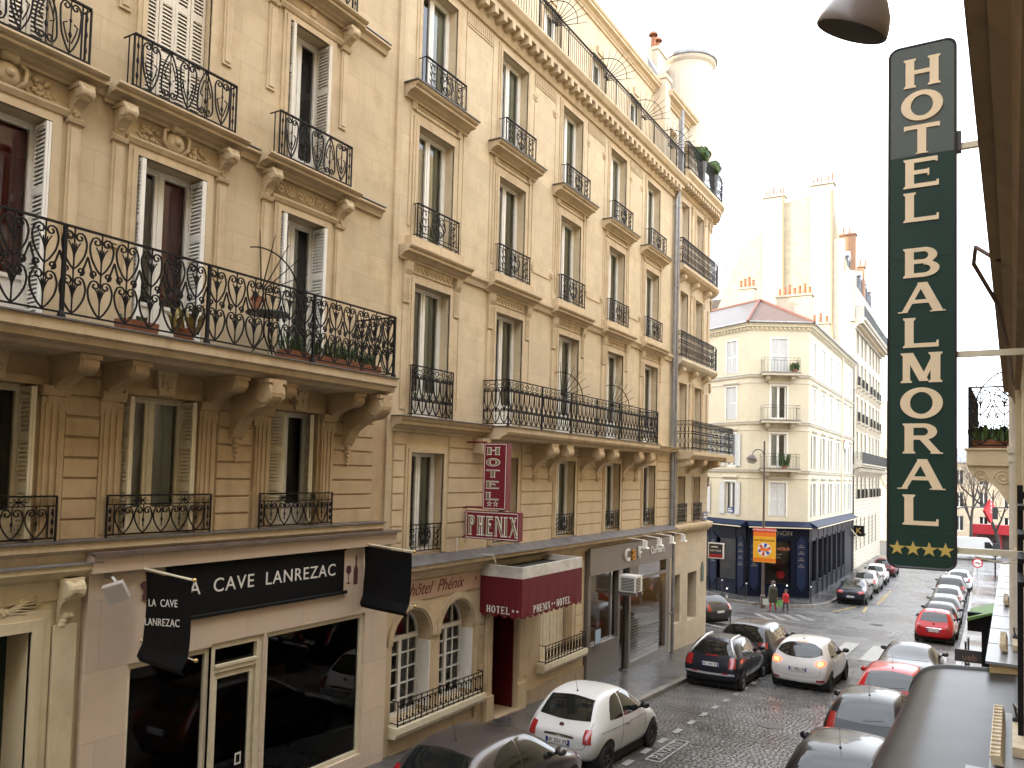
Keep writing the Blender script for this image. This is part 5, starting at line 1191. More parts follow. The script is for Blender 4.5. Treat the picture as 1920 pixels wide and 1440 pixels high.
u = E0 + .15
while u < E1: put('modillion', mod, FL.at(u, 11.08, .12), bb); u += .3
for k in range(10): an = math.radians(6 + 12 * k); put('modillion', mod, Fr((CC[0] + RC * math.cos(an), CC[1] + RC * math.sin(an)), (-math.sin(an), math.cos(an))).at(0, 11.08, .12), bb)
M_roll = mat('roller_shutter', (.62, .56, .46), rough=.5, var=.06)
for c in C5:
    for i, (a, b_) in enumerate(FB_):
        b = MB(); v = a
        while v < b_ - .02: b.box(c - HB, c + HB, v, v + .05, -.22, -.205); v += .058
        part('shutter', b, M_roll, bb, FL.M)
        b = MB(); casing(b, c - HB, c + HB, a, b_, .12, .045); part('window_surround', b, S_trim, bb, FL.M)
for k in range(8):
    for (a, c2) in ((E0 + .05, 28.78), (29.92, 30.62), (31.78, 32.55)):
        x = MB(); x.box(a, c2, 0, .30, 0, .03); part('stone', x, S_b2b, bb, FL.at(0, -1.75 + .325 * k, 0)) if k < 7 else None
def curved_rail(r, v, h, style, a0, a1, rr=.008):
    b = MB(); L_ = r * (a1 - a0); rail_pattern(b, 0, L_, 0, h, style, rr)
    b.v = [(CC[0] + (r + z) * math.cos(a0 + x / r), CC[1] + (r + z) * math.sin(a0 + x / r), v + y) for x, y, z in b.v]; part('railing', b, M_iron, bb)
for v, w, h, ue in ((.95, .78, 1.08, E1 + 1.1), (4.43, .30, .95, E1 - .2), (7.93, .30, .95, E1 - .2), (11.45, .46, 1.05, E1)):
    b = MB(); rail_pattern(b, E0 + .12, ue, 0, h, 'lattice', .008)
    k = MB(); rail_pattern(k, 0, w, 0, h, 'lattice', .008); b.ext(k, T(E0 + .12, 0, 0) @ Matrix.Rotation(pi / 2, 4, 'Y')); part('railing', b, M_iron, bb, FL.at(0, v + .02, w))
    if w < .7: curved_rail(RC + w, v + .02, h, 'lattice', .05, 1.9)
    else: b = MB(); rail_pattern(b, 0, 2.2, 0, h, 'lattice', .008); part('railing', b, M_iron, bb, FL.at(ue, v + .02, w) @ Matrix.Rotation(pi / 2, 4, 'Y'))
b = MB(); b.box(E1 + .002, E1 + 1.14, .63, .93, -.3, .842); part('balcony', b, S_trim, bb, FL.M)
for k in range(2):
    b = MB(); rail_pattern(b, -.5, .5, 0, .72, 'lattice', .008); part('railing', b, M_iron, bb, FL.at(C5[k], -1.75, .1))
# attic storey, mansard and round turret
b = MB(); wall(b, E0, E1, 11.3, 14.3, [(c - .45, c + .45, 11.6, 13.5) for c in C5], .3, w=-.5); b.lathe([(RC - .4, 11.3), (RC - .4, 14.3)], c=(CC[0], CC[1], 0), n=14, a0=0, a1=math.radians(120)); b.box(E0, E1, 11.3, 11.4, -1.4, 0); part('wall', b, S_b2b, bb, FL.M) if False else None
b = MB(); wall(b, E0, E1, 11.3, 14.3, [(c - .45, c + .45, 11.6, 13.5) for c in C5], .3, w=-.5); part('wall', b, S_b2b, bb, FL.M)
for c in C5: b = MB(); b.box(c - .45, c + .45, 11.6, 13.5, -.9, -.8); part('shutter', b, M_roll, bb, FL.M)
b = MB(); b.lathe([(RC - .3, 11.3), (RC - .3, 13.3), (RC - .1, 13.5), (RC + .05, 13.9), (RC + .05, 14.05), (.01, 14.1)], c=(CC[0], CC[1], 0), n=24); part('bay_top', b, S_b2b, bb)
b = MB(); mould(b, E0, E1, cornice_prof(14.2, 14.6, .4, w0=-.5)); part('cornice', b, S_trim, bb, FL.M)
b = MB(); b.prism([(14.5, -14), (14.5, -.3), (16.8, -1.6), (17.4, -5), (17.4, -14)][::-1], 0, E0, 33.0); part('roof', b, M_zinc, bb, FL.M)
b = MB(); b.lathe([(1.02, 13.5), (1.02, 17.15), (1.12, 17.25), (1.16, 17.35)], c=(-10.85, 32.0, 0), n=28); part('turret', b, S_b4, bb, smooth=False)
b = MB(); b.lathe([(1.16, 17.35), (1.22, 17.38), (1.22, 17.5), (1.1, 17.55), (.01, 17.6)], c=(-10.85, 32.0, 0), n=28); part('turret_roof', b, M_zinc, bb)
b = MB(); b.box(-12.0, -11.3, 29.6, 30.6, 14.6, 17.1); b.box(-12.05, -11.25, 29.55, 30.65, 17.1, 17.22); st = part('chimney', b, S_b4, bb)
for yy in (29.85, 30.35):
    b = MB(); b.lathe([(.12, 17.22), (.10, 17.75)], c=(-11.6, yy, 0), n=8); b.lathe([(.2, 17.85), (.16, 17.95), (.01, 18.05)], c=(-11.6, yy, 0), n=10); b.tube([(-11.6, yy, 17.7), (-11.6, yy, 17.9)], .02); part('chimney_pot', b, M_terra, st)
b = MB(); b.box(27.85, 28.4, 11.0, 14.9, -1.2, -.3); b.box(27.8, 28.45, 14.9, 15.05, -1.25, -.25); part('pier', b, S_b2b, bb, FL.M)
# topiary balls in tall pots on the roof balcony
for k, (y, lab) in enumerate(((30.2, 'left clipped box ball in a tall grey pot on the corner roof balcony'), (31.8, 'right clipped box ball in a tall grey pot on the corner roof balcony'))):
    t = thing('topiary_ball', T(-9.62, y, 11.46), lab, 'topiary', 'topiary balls'); b = MB(); b.lathe([(.1, 0), (.2, .9), (.22, .92), (.01, .9)], n=12); part('pot', b, M_iron2, t)
    b = MB(); r2_ = random.Random(k)
    for _ in range(420):
        a, z_ = r2_.uniform(0, 2 * pi), r2_.uniform(-1, 1); q = Vector((math.sqrt(1 - z_ * z_) * math.cos(a), math.sqrt(1 - z_ * z_) * math.sin(a), z_)); c = q * r2_.uniform(.24, .32); x = q.orthogonal() * .05; y_ = q.cross(x)
        b.add([tuple(c + x + Vector((0, 0, 1.2))), tuple(c - x * .5 + y_ + Vector((0, 0, 1.2))), tuple(c - x * .5 - y_ + q * .04 + Vector((0, 0, 1.2)))], [(0, 1, 2)])
    b.ball((0, 0, 1.2), .25, 8); part('foliage', b, M_leaf, t)
# plates and the service sign on the corner
M_blue = mat('enamel_blue', (.03, .05, .16), rough=.3); M_greenpl = mat('enamel_green', (.05, .09, .07), rough=.4)
t = thing('street_plate', FL.at(32.35, -1.6, .04), 'dark blue street name plate high on the rounded corner', 'street sign'); b = MB(); b.box(-.3, .3, -.18, .18, 0, .02); part('plate', b, M_blue, t); b = MB(); b.box(-.14, .1, .05, .1, .02, .023); b.box(-.22, .2, -.07, -.01, .02, .023); part('faded_lettering', b, M_letw, t)
t = thing('house_plaque', FL.at(32.2, -3.85, .01), 'green arched plaque on the corner wall by the windows', 'plaque'); b = MB(); b.prism([(-.17, -.4), (.17, -.4), (.17, .15), (.1, .3), (0, .42), (-.1, .3), (-.17, .15)], 2, 0, .02); part('plate', b, M_greenpl, t)
ms = Fr((-10.0, 34.0), (1, 0)).at(0, 0, 0); t = thing('service_sign', T(-10.0, 34.0, -3.1), 'dark grey and red box sign projecting from the corner building', 'sign')
b = MB(); b.box(-.3, .36, -3.47, -2.81, -.12, 0); part('box', b, M_letw, t, ms); b = MB(); b.box(-.26, .32, -3.28, -2.85, 0, .01); part('panel', b, mat('anthracite', (.03, .03, .035), rough=.3), t, ms); b = MB(); b.box(-.26, .32, -3.43, -3.28, 0, .01); part('panel', b, mat('signal_red', (.35, .02, .03), rough=.3), t, ms)
put('lettering', text_me('service', .17, M_letw, .002), ms @ T(.03, -3.12, .012), t); b = MB(); b.box(-.17, .12, -3.0, -2.95, .01, .012); part('faded_lettering', b, M_letw, t, ms)

# ================================================================ cream building with the blue pub on the far corner
b3 = thing('cream_corner_building', T(-11.5, 54, gz(54)), 'cream rendered corner building with white louvred shutters above a dark blue pub', 'building')
WORLDP.add(b3.name)
P1 = Vector((-10, 54.6, 0)); P2 = Vector((-13.4, 52.7, 0)); P3 = P2 + sd2 * 11; P0 = Vector((-10, 74.6, 0))
FA = Fr((P3.x, P3.y), (P2.x - P3.x, P2.y - P3.y)); LA = 11.0          # facade along the cross street (u from far to corner)
FC = Fr((P2.x, P2.y), (P1.x - P2.x, P1.y - P2.y)); LC = (P1 - P2).length   # chamfer
FS = Fr((P1.x, P1.y), (0, 1)); LS = 20.0                                # street side
VB, VT = -2.75, 10.1
FLB = [(-2.45, -.25), (.75, 2.95), (3.9, 6.1), (7.0, 9.2)]
SH = mat('pale_grey_white_shutter', (.60, .595, .57), rough=.5)
def w3(fr, L_, cols, hw, drops=True):
    b = MB(); wall(b, 0, L_, VB, VT, [(c - hw, c + hw, a, e) for c in cols for a, e in FLB], .2); part('wall', b, S_b3, b3, fr.M)
    b = MB(); b.box(0, L_, VB, VT, -1.0, -.95); part('interior', b, M_room, b3, fr.M)
    for v in (.35, 3.5, 6.6): b = MB(); mould(b, 0, L_, [(0, v - .35), (.03, v - .35), (.03, v - .3), (0, v - .28)]); mould(b, 0, L_, [(0, v), (.06, v + .02), (.10, v + .1), (.10, v + .16), (0, v + .18)]); part('string_course', b, S_b4, b3, fr.M); b = MB(); b.box(0, L_, v + .182, v + .2, .003, .12); part('ledge_flashing', b, M_zinc, b3, fr.M)
    b = MB(); mould(b, -.1, L_ + .1, cornice_prof(9.75, 10.2, .3)); 
    u = .1
    while u < L_: b.box(u, u + .12, 9.82, 9.98, .03, .16); u += .3
    part('cornice', b, S_b3, b3, fr.M); b = MB(); b.tube([(-.1, 10.24, .36), (L_ + .1, 10.24, .36)], .07, 6); part('gutter', b, M_zinc, b3, fr.M)
    for c in cols:
        for v in (0.05, 3.2, 6.3):
            b = MB(); mould(b, c - hw - .18, c + hw + .18, [(0, v - .12), (.06, v - .1), (.14, v), (.14, v + .06), (0, v + .1)]); part('window_hood', b, S_b4, b3, fr.M)
def win3(w, h, sh):
    t = win_tm(w, h, .18, M_white, [(.1, .45, M_curtw)], panel=.0)
    b = MB(); casing(b, -w / 2, w / 2, 0, h, .09, .03); t.sub('surround', b, M_white)
    if sh == 'closed':
        for s in (-1, 1): b = MB(); a, c = sorted((s * .01, s * (w / 2 - .01))); slatted(b, a, c, .02, h - .02, -.06, splits=2, pitch=.07); t.sub('shutter', b, SH)
    if sh == 'open':
        for s in (-1, 1): b = MB(); a, c = sorted((s * (w / 2 + .03), s * (w + .0))); slatted(b, a, c, .02, h - .02, .04, splits=2, pitch=.07); t.sub('shutter', b, SH)
    return t
WC3, WO3, WN3 = win3(.95, 2.2, 'closed'), win3(.95, 2.2, 'open'), win3(1.05, 2.2, 'none')
ca_ = [9.4, 6.6, 3.8]; w3(FA, LA, ca_, .475)
for c in ca_:
    for i, (a, e) in enumerate(FLB): (WO3 if i in (0, 1) else WC3).place(FA.at(c, a), b3)
cc_ = [LC / 2]; w3(FC, LC, cc_, .525)
for i, (a, e) in enumerate(FLB):
    (WN3 if i in (1, 2) else win3(1.05, 2.2, 'closed')).place(FC.at(LC / 2, a), b3)
    if i:
        b = MB(); b.box(LC / 2 - 1.2, LC / 2 + 1.2, a - .28, a - .12, 0, .75); 
        for s in (-.8, .8): b.box(LC / 2 + s - .12, LC / 2 + s + .12, a - .5, a - .28, 0, .5); b.box(LC / 2 + s - .12, LC / 2 + s + .12, a - .62, a - .5, 0, .25)
        bl = part('balcony', b, S_b4, b3, FC.M); b = MB(); b.box(LC / 2 - 1.24, LC / 2 + 1.24, a - .12, a - .09, 0, .8); part('ledge_flashing', b, M_zinc, bl, FC.M)
        b = MB(); q = LC / 2
        def rl(x0, x1, M_):
            k = MB()
            for yy in (.02, .78, .95): k.tube([(x0, yy, 0), (x1, yy, 0)], .014, 4)
            n = max(2, round((x1 - x0) / .2))
            for j in range(n + 1): x = x0 + (x1 - x0) * j / n; k.tube([(x, 0, 0), (x, .95 if j % 3 == 0 else .78, 0)], .009, 4)
            b.ext(k, M_)
        rl(-1.15, 1.15, T(q, 0, .72)); rl(0, .7, T(q - 1.15, 0, .02) @ Matrix.Rotation(-pi / 2, 4, 'Y')); rl(0, .7, T(q + 1.15, 0, .02) @ Matrix.Rotation(-pi / 2, 4, 'Y')); part('railing', b, M_iron2, bl, FC.at(0, a - .09, 0))
def upf(fr, u, v, w): return fr.at(u, v, w) @ Matrix.Rotation(-pi / 2, 4, 'X')
potted('balcony_plant', upf(FC, LC / 2 + .85, 6.92, .5), 'leafy green plant on the top balcony of the cream corner building', 60, .6, .5)
potted('balcony_plant', upf(FC, LC / 2 + .3, .67, .4), 'dark fern in a pot on the lowest balcony of the cream corner building', 50, .9, .5)
cs_ = [1.9, 5.4, 8.6, 12.0, 15.2, 18.4]; w3(FS, LS, cs_, .475)
for c in cs_:
    for i, (a, e) in enumerate(FLB): (WO3 if i in (0, 1) else WC3).place(FS.at(c, a), b3)
b = MB(); b.tube([(13.6, 10.2, .3), (13.6, 9.8, .1), (13.6, -2.6, .1)], .06, 8); part('drain_pipe', b, M_cream, b3, FS.M)
b = MB(); b.box(14.4, 16.2, 2.55, 3.1, .12, .16); b.box(14.4, 16.2, 3.1, 3.3, .12, .162, 1); t = thing('estate_board', FS.at(15.3, 2.8, .12), 'white and red agency board on the cream street front', 'sign'); part('board', b, [M_letw, mat('signal_red', (.35, .02, .03))], t, FS.M)
# hipped tile roof and rendered chimney blocks with pots
M_tile = stone('brown_roof_tile', (.115, .075, .06), joints=.8, jw=.2, jh=.12, dirt=.3, rough=.6)
M_slate = stone('slate_tile', (.10, .095, .10), joints=.8, jw=.2, jh=.12, dirt=.3, rough=.5)
e = .35; q0 = Vector((P0.x + e, P0.y, 10.25)); q1 = Vector((P1.x + e, P1.y - .2, 10.25)); q2 = Vector((P2.x - .05, P2.y - e, 10.25)); q3 = P3 + Vector((-.2, -e, 10.25))
r1 = Vector((-13.9, 57.4, 12.7)); r0 = Vector((-14.2, 74.6, 12.7)); r3 = Vector((-22.5, 62.5, 12.7))
b = MB(); b.add([q0, q1, r1, r0], [(0, 1, 2, 3)], 0); b.add([q1, q2, r1], [(0, 1, 2)], 0); b.add([q2, q3, r3, r1], [(0, 1, 2, 3)], 1); b.add([r0, r1, r3, Vector((-26, 74, 12))], [(0, 1, 2, 3)], 1); b.add([tuple(q0 + Vector((0, 0, -.05))), tuple(q1 + Vector((0, 0, -.05))), tuple(q2 + Vector((0, 0, -.05))), tuple(q3 + Vector((0, 0, -.05))), (-26, 74, 10.2)], [(4, 3, 2, 1, 0)], 0)
rf = part('roof', b, [M_tile, M_slate], b3)
b = MB()
for a, c in ((q1, r1), (q2, r1), (r1, r3), (r1, r0)): b.tube([a + Vector((0, 0, .03)), c + Vector((0, 0, .05))], .10, 6)
part('ridge_tiles', b, mat('red_ridge', (.16, .06, .045), rough=.7, var=.3), rf)
for (x0, x1, y0, y1, z1, n) in ((-13.4, -10.9, 60.2, 61.0, 13.4, 7), (-12.6, -10.7, 66.6, 67.3, 12.4, 4), (-15.8, -14.6, 58.6, 59.2, 13.9, 4)):
    b = MB(); b.box(x0, x1, y0, y1, 10.3, z1); b.box(x0 - .08, x1 + .08, y0 - .08, y1 + .08, z1, z1 + .14); st = part('chimney', b, stone('chimney_render', (.46, .40, .31), dirt=.3), b3)
    for k in range(n): x = x0 + (x1 - x0) * (k + .5) / n; b = MB(); h = .5 + .25 * ((k * 7) % 3) / 2; b.lathe([(.13, z1 + .14), (.10, z1 + .14 + h), (.12, z1 + .14 + h), (.12, z1 + .2 + h), (.05, z1 + .2 + h)], c=(x, (y0 + y1) / 2, 0), n=8); part('chimney_pot', b, M_terra, st)
b = MB(); b.prism([(P1.x - 1, P1.y + .2), (P0.x - 1, P0.y), (-26, 74.6), (P3.x + .2, P3.y + 1.2), (P2.x + .3, P2.y + 1.2)], 2, gz(60), 10.1); part('rear_block', b, M_room, b3)
# ---- the pub front
M_pub = mat('pub_navy', (.005, .007, .018), rough=.45, spec=.12, var=.15); M_pubb = mat('pub_blue_hood', (.013, .02, .048), rough=.5, spec=.12, var=.15); M_pubg = mat('pub_grey_navy', (.024, .026, .034), rough=.45, spec=.15, var=.1); M_gold = mat('gold_paint', (.45, .28, .08), rough=.4)
M_dimlet = mat('dim_lettering', (.13, .10, .08), rough=.5)
pub = thing('pub_shopfront', T(-11.6, 53.4, gz(53)), 'dark navy pub front wrapping the chamfered corner below the cream building', 'shopfront')
def pubface(fr, L_, bays, m, u0=0.0):
    b = MB(); zb = gz(56); w = .12
    wall(b, u0, L_, zb - .3, -3.1, [(a, c, zb + 1.0, -4.05) for a, c in bays], .2, w=w); part('panelling', b, m, pub, fr.M)
    b = MB()
    for a, c in bays: b.box(a, c, zb + .94, zb + 1.02, w - .1, w + .06); b.box(a - .02, c + .02, zb + .2, zb + .8, w, w + .02); b.box(a - .1, a - .02, zb, -3.9, w, w + .05); b.box(c + .02, c + .1, zb, -3.9, w, w + .05); b.box(a, c, -3.85, -3.2, w, w + .03)
    part('pilasters', b, m, pub, fr.M)
    for a, c in bays: b = MB(); b.quad((a, zb + 1.0, .0), (c, zb + 1.0, .0), (c, -4.05, .0), (a, -4.05, .0)); part('pane', b, glass('pub_glass', tint=(.6, .6, .6), refl=.4), pub, fr.M)
    b = MB(); b.box(u0, L_, zb - .2, -2.8, -2.6, -2.5); part('interior', b, mat('pub_room', (.03, .022, .016), rough=.8, var=.6, vscale=1.5), pub, fr.M)
    b = MB(); mould(b, u0 - .05, L_ + .05, [(0, -3.15), (.62, -3.12), (.66, -3.04), (.1, -2.75), (0, -2.75)]); part('hood', b, M_pubb, pub, fr.M); b = MB(); b.box(u0 - .05, L_ + .05, -3.16, -3.10, .63, .68); part('hood_edge', b, M_cream, pub, fr.M)
pubface(FC, LC, [(.95, 2.75)], M_pub); pubface(FA, LA, [(LA - 2.6, LA - .9), (LA - 5.4, LA - 3.4), (LA - 8.5, LA - 6.2)], M_pub)
pubface(FS, LS - 1.5, [(.5, 2.3), (3.1, 4.5), (5.0, 6.3), (6.9, 8.2), (9, 10.4), (11.2, 12.6), (13.4, 14.6)], M_pubg)
for fr, u in ((FC, .42), (FC, LC - .45), (FA, LA - .42), (FA, LA - 3.0)):
    b = MB(); zb = gz(54); b.prism([(u - .28, zb + .9), (u, zb + .5), (u + .28, zb + .9), (u + .28, -4.0), (u, -3.65), (u - .28, -4.0)], 2, .13, .16); part('menu_panel', b, M_pubb, pub, fr.M)
    b = MB()
    for k in range(4):
        for j in range(2): wl = .10 + .05 * ((k * 3 + j * 2) % 3); b.box(u - wl, u + wl, -4.3 - .42 * k - .12 * j, -4.24 - .42 * k - .12 * j, .16, .163)
    part('faded_lettering', b, M_dimlet, pub, fr.M)
put('lettering', text_me('NON', .42, mat('pub_sign_grey', (.20, .17, .13), rough=.5), .01, bold=.004), FC.at(LC / 2 + .42, -3.52, .17), pub)
b = MB(); b.lathe([(.001, .0), (.9, .0), (.92, .01)], n=28); b.v = [(x * 1.0, y * .32, z) for x, y, z in b.v]; part('sign_oval', b, M_pubb, pub, FC.at(LC / 2, -3.52, .152))
put('lettering', text_me('HAPPY HOURS', .29, mat('red_gold_lettering', (.62, .20, .10), rough=.5), .002), FC.at(LC / 2, -4.55, .03), pub)
b = MB(); b.box(LC / 2 - .3, LC / 2 + .3, -4.92, -4.86, .03, .033); b.box(LC / 2 - .25, LC / 2 + .2, -5.12, -5.06, .03, .033); part('faded_lettering', b, M_dimlet, pub, FC.M)
b = MB(); b.lathe([(.001, .05), (.2, .04), (.27, 0), (.2, -.02), (.001, -.03)], c=(LC / 2 + .35, gz(54) + 1.5, -.4), n=12); part('red_lamp', b, mat('red_shade', (.22, .008, .01), emit=.12), pub, FC.M)
for (u, v, fr) in ((LC / 2 - .2, gz(54) + 1.1, FC), (LC / 2 + .6, gz(54) + 1.1, FC), (LA - 1.6, gz(54) + .6, FA)): b = MB(); b.ball((u, v - .2, .16), .045, 6); part('light', b, mat('lit_dot', (.9, .8, .6), emit=1.0), pub, fr.M)
# shop beyond the pub with hanging sign
t = thing('letter_sign', FS.at(19.2, -4.2, .4), 'black projecting shop sign with golden letter K beyond the pub', 'sign'); MSg = FS.at(19.2, -4.3, 0) @ Matrix.Rotation(-pi / 2, 4, 'Y')
b = MB(); b.box(.25, 1.05, -.4, .5, -.1, 0); b.box(0, .3, .2, .24, -.06, -.02); part('box', b, M_black, t, MSg); put('lettering', text_me('K', .7, M_gold, .004), MSg @ T(.62, .05, .006), t)
b = MB(); b.box(18.6, 20, gz(73), -3.0, 0, .1); part('panelling', b, M_black, pub, FS.M)
t = thing('small_awning', FS.at(20.6, -4.3, 0), 'small black shop awning beyond the pub and its golden letter sign', 'awning'); b = MB(); b.prism([(-3.9, 0), (-3.9, .05), (-4.6, .9), (-4.75, .9)][::-1], 0, 20.2, 21.6); part('cloth', b, M_black, t, FS.M); b = MB(); b.prism([(-4.2, .1), (-4.05, .1), (-5.0, .9), (-5.15, .9)][::-1], 0, 18.7, 18.78); part('edge_board', b, M_cream, t, FS.M)

# ================================================================ tall building beyond with the sunlit gable
b4 = thing('tall_gabled_building', T(-12, 80, gz(80)), 'tall pale building with a bare sunlit rubble gable and dormers', 'building')
WORLDP.add(b4.name)
F4 = Fr((-10, 75.0), (0, 1)); L4 = 20.5
M_gab = stone('rubble_gable', (.46, .395, .285), joints=.3, jw=.5, jh=.2, dirt=.5, blotch=.24); M_ren = stone('gable_render', (.52, .47, .38), dirt=.12)
c4 = [2.2, 5.0, 7.6, 11.0, 13.6, 16.4, 18.6]; f4 = [(-1.6, .6), (1.95, 4.4), (5.3, 7.5), (8.5, 10.7), (11.5, 13.4)]
b = MB(); wall(b, 0, L4, gz(90) - .5, 14.0, [(c - .5, c + .5, a, e) for c in c4 for a, e in f4] + [(c - .5, c + .5, -6.2, -3.4) for c in c4[:6]], .3); part('wall', b, S_b4, b4, F4.M)
b = MB(); b.box(.05, L4 - .05, gz(90), 14, -.9, -.85); b.box(.02, L4, gz(90), 17, -14, -1.0); part('interior', b, M_room, b4, F4.M)
w4 = [win_tm(1.0, e - a, .25, M_white, [(.1, .4, M_curtw)], panel=.3) for a, e in f4]; r4 = rail_tm(1.3, .85, 'mesh', .012)
for c in c4:
    for k, (a, e) in enumerate(f4):
        w4[k].place(F4.at(c, a), b4); 
        if k in (0, 2, 3): r4.place(F4.at(c, a, .2), b4)
        b = MB(); casing(b, c - .5, c + .5, a, e, .14, .05)
        if k in (2, 3): mould(b, c - .85, c + .85, cornice_prof(a - .3, a, .34)); b.box(c - .7, c - .5, a - .7, a - .3, 0, .2); b.box(c + .5, c + .7, a - .7, a - .3, 0, .2)
        part('window_surround', b, S_b4, b4, F4.M)
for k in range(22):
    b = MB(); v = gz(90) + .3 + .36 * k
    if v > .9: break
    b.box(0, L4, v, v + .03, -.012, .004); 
    part('joint_shadow_line', b, mat('joint_shadow', (.22, .18, .13), rough=.9), b4, F4.M)  # thin dark strips paint in the shadow lines of the stone joints
for v0, v1, p in ((1.0, 1.5, .85), (13.4, 14.3, .95)):
    b = MB(); mould(b, 0, L4, cornice_prof(v0, v1, p)); part('balcony', b, S_b4, b4, F4.M)
    u = .4
    kk = console_mb(p * .7, .9, .25)
    while u < L4: part('console', MB().ext(kk, T(u, v0 + .15, 0)), S_b4, b4, F4.M) if v0 < 5 else put('modillion', mod, F4.at(u, v0 + .3, .3), b4); u += 1.3 if v0 < 5 else .6
    b = MB(); rail_pattern(b, 0, L4, 0, 1.0, 'mesh', .014); k2 = MB(); rail_pattern(k2, 0, p - .1, 0, 1.0, 'mesh', .014); b.ext(k2, Matrix.Rotation(pi / 2, 4, 'Y')); part('railing', b, M_iron2, b4, F4.at(0, v1 + .02, p - .1))
# gable: rubble and render strips, stepped chimney stacks
GZ = [(-10.0, 18.2), (-10.6, 19.0), (-11.3, 21.5), (-11.7, 24), (-11.75, 25.9), (-13.6, 25.9), (-17.9, 25.2), (-18.0, 23.3), (-19.8, 21.6), (-22.4, 15.5), (-24, 11), (-24, gz(75)), (-10.0, gz(75))]
b = MB(); b.add([(x, 75.0, z) for x, z in GZ] + [(x, 75.6, z) for x, z in GZ], [tuple(range(len(GZ)))] + [tuple(range(2 * len(GZ) - 1, len(GZ) - 1, -1))] + [(i, (i + 1) % len(GZ), len(GZ) + (i + 1) % len(GZ), len(GZ) + i) for i in range(len(GZ))]); gab = part('gable', b, M_gab, b4)
for (x0, x1, z0, z1, p) in ((-17.9, -16.0, 9, 26.1, .25), (-13.7, -11.75, 9, 26.6, .25), (-11.72, -10.85, 9, 26.4, .06), (-10.9, -9.9, 8, 18.6, .04), (-10.3, -9.95, 14, 19.3, .3)):
    zz = z1 if x1 < -10.9 else min(z1, 21.5 if x0 < -11 else 18.5)
    b = MB(); b.box(x0, x1, 75.0 - p, 75.6 + p, z0, zz)
    if p > .2 and x1 < -11: b.box(x0 - .1, x1 + .1, 74.6, 75.9, zz, zz + .2)
    st = part('chimney', b, M_ren, gab)
    if p > .2 and x1 < -11:
        for k in range(6): x = x0 + (x1 - x0) * (k + .5) / 6; bb_ = MB(); bb_.lathe([(.1, zz + .2), (.08, zz + .75 + .2 * (k % 3))], c=(x, 75.3, 0), n=6); part('chimney_pot', bb_, M_terra, st)
b = MB(); b.tube([(-16.1, 74.7, 26), (-16.0, 74.7, 12)], .09, 6); b.tube([(-11.9, 74.7, 26), (-11.8, 74.7, 14), (-11.5, 74.7, 9)], .09, 6); part('drain_pipe', b, mat('rust_pipe', (.40, .28, .15), rough=.6), b4)
b = MB(); b.prism([(14.2, -14), (14.2, -.5), (17.4, -.9), (18.2, -.6), (18.4, -.9), (21.8, -2.2), (23.0, -6), (21, -14)][::-1], 0, .6, L4); rf4 = part('roof', b, M_zinc, b4, F4.M)
for u in (2.5, 6.5, 10.5, 14.5, 18.5):
    b = MB(); b.box(u - .6, u + .6, 18.2, 20.4, -2.4, -.75); b.prism([(u - .75, 20.4), (u + .75, 20.4), (u, 21.0)], 2, -2.4, -.7); dm = part('dormer', b, M_zinc, b4, F4.M); b = MB(); b.box(u - .4, u + .4, 18.5, 20.1, -.75, -.73); part('pane', b, M_black, dm, F4.M)
    b = MB(); b.box(u - .5, u + .5, 14.6, 17.0, -.8, -.46); part('window', b, M_white, b4, F4.M)
b = MB(); wall(b, .6, L4, 14.2, 18.2, [], w=-.45); part('wall', b, S_b4, b4, F4.M)
for (y0, x0, x1, z1) in ((80, -13.5, -10.6, 23.2), (88, -13, -10.8, 22)):
    b = MB(); b.box(x0, x1, y0, y0 + .8, 17, z1); b.box(x0 - .1, x1 + .1, y0 - .1, y0 + .9, z1, z1 + .2); st = part('chimney', b, stone('brick_stack', (.42, .24, .15), joints=.7, jw=.24, jh=.08, dirt=.3), b4)
    for k in range(5): bb_ = MB(); bb_.lathe([(.1, z1 + .2), (.08, z1 + .9)], c=(x0 + .3 + .5 * k, y0 + .4, 0), n=6); part('chimney_pot', bb_, M_terra, st)
# ================================================================ hotel on the right (the camera leans out of it)
FRr = Fr((.07, 0), (-.024, -1))       # outwards = towards the street; u = -distance along the street
hb = thing('balconied_hotel', T(1.0, 8, gz(8)), 'cream hotel facade seen edge on at the right margin with stained cornice soffit coloured darker for shade', 'building')
def RA(y, v=0, w=0): return FRr.at(-y, v, w)
M_R = FRr.M
# the wall starts beyond the open window the photograph is taken from
ro = [(c - .55, c + .55, v, v + h_) for c in (-10.2, -6.6, -3.2, .2, 3.6, 7, 10.4, 13.8, 17.2, 20.6, 24) for v, h_ in ((-1.2, 2.1), (2.1, 2.4), (5.5, 2.3), (8.8, 2.2))]
b = MB(); wall(b, -12.4, 45, -3.4, 12.5, ro, .3); b.box(-12.4, 45, gz(12) - .4, -3.4, -1.0, -.1); b.box(-12.4, 45, 12.5, 15.5, -8, -.6); part('wall', b, S_right, hb, M_R)
b = MB(); b.box(-12.4, 45, -3.3, 12.4, -1.0, -.9); part('interior', b, M_room, hb, M_R)
wr_ = win_tm(1.1, 2.2, .28, M_white, [(.1, .4, M_curtw)], panel=.3)
for o_ in ro:
    if not (o_[0] < 0 < o_[1]): wr_.place(FRr.at((o_[0] + o_[1]) / 2, o_[2]), hb)
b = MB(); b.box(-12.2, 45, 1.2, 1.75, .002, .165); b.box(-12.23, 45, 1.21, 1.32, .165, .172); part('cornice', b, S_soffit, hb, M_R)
b = MB(); mould(b, -12.2, 45, [(.0, 1.02), (.05, 1.04), (.07, 1.12), (.12, 1.17), (.12, 1.2), (0, 1.2)]); part('cornice_moulding', b, S_soffit, hb, M_R)
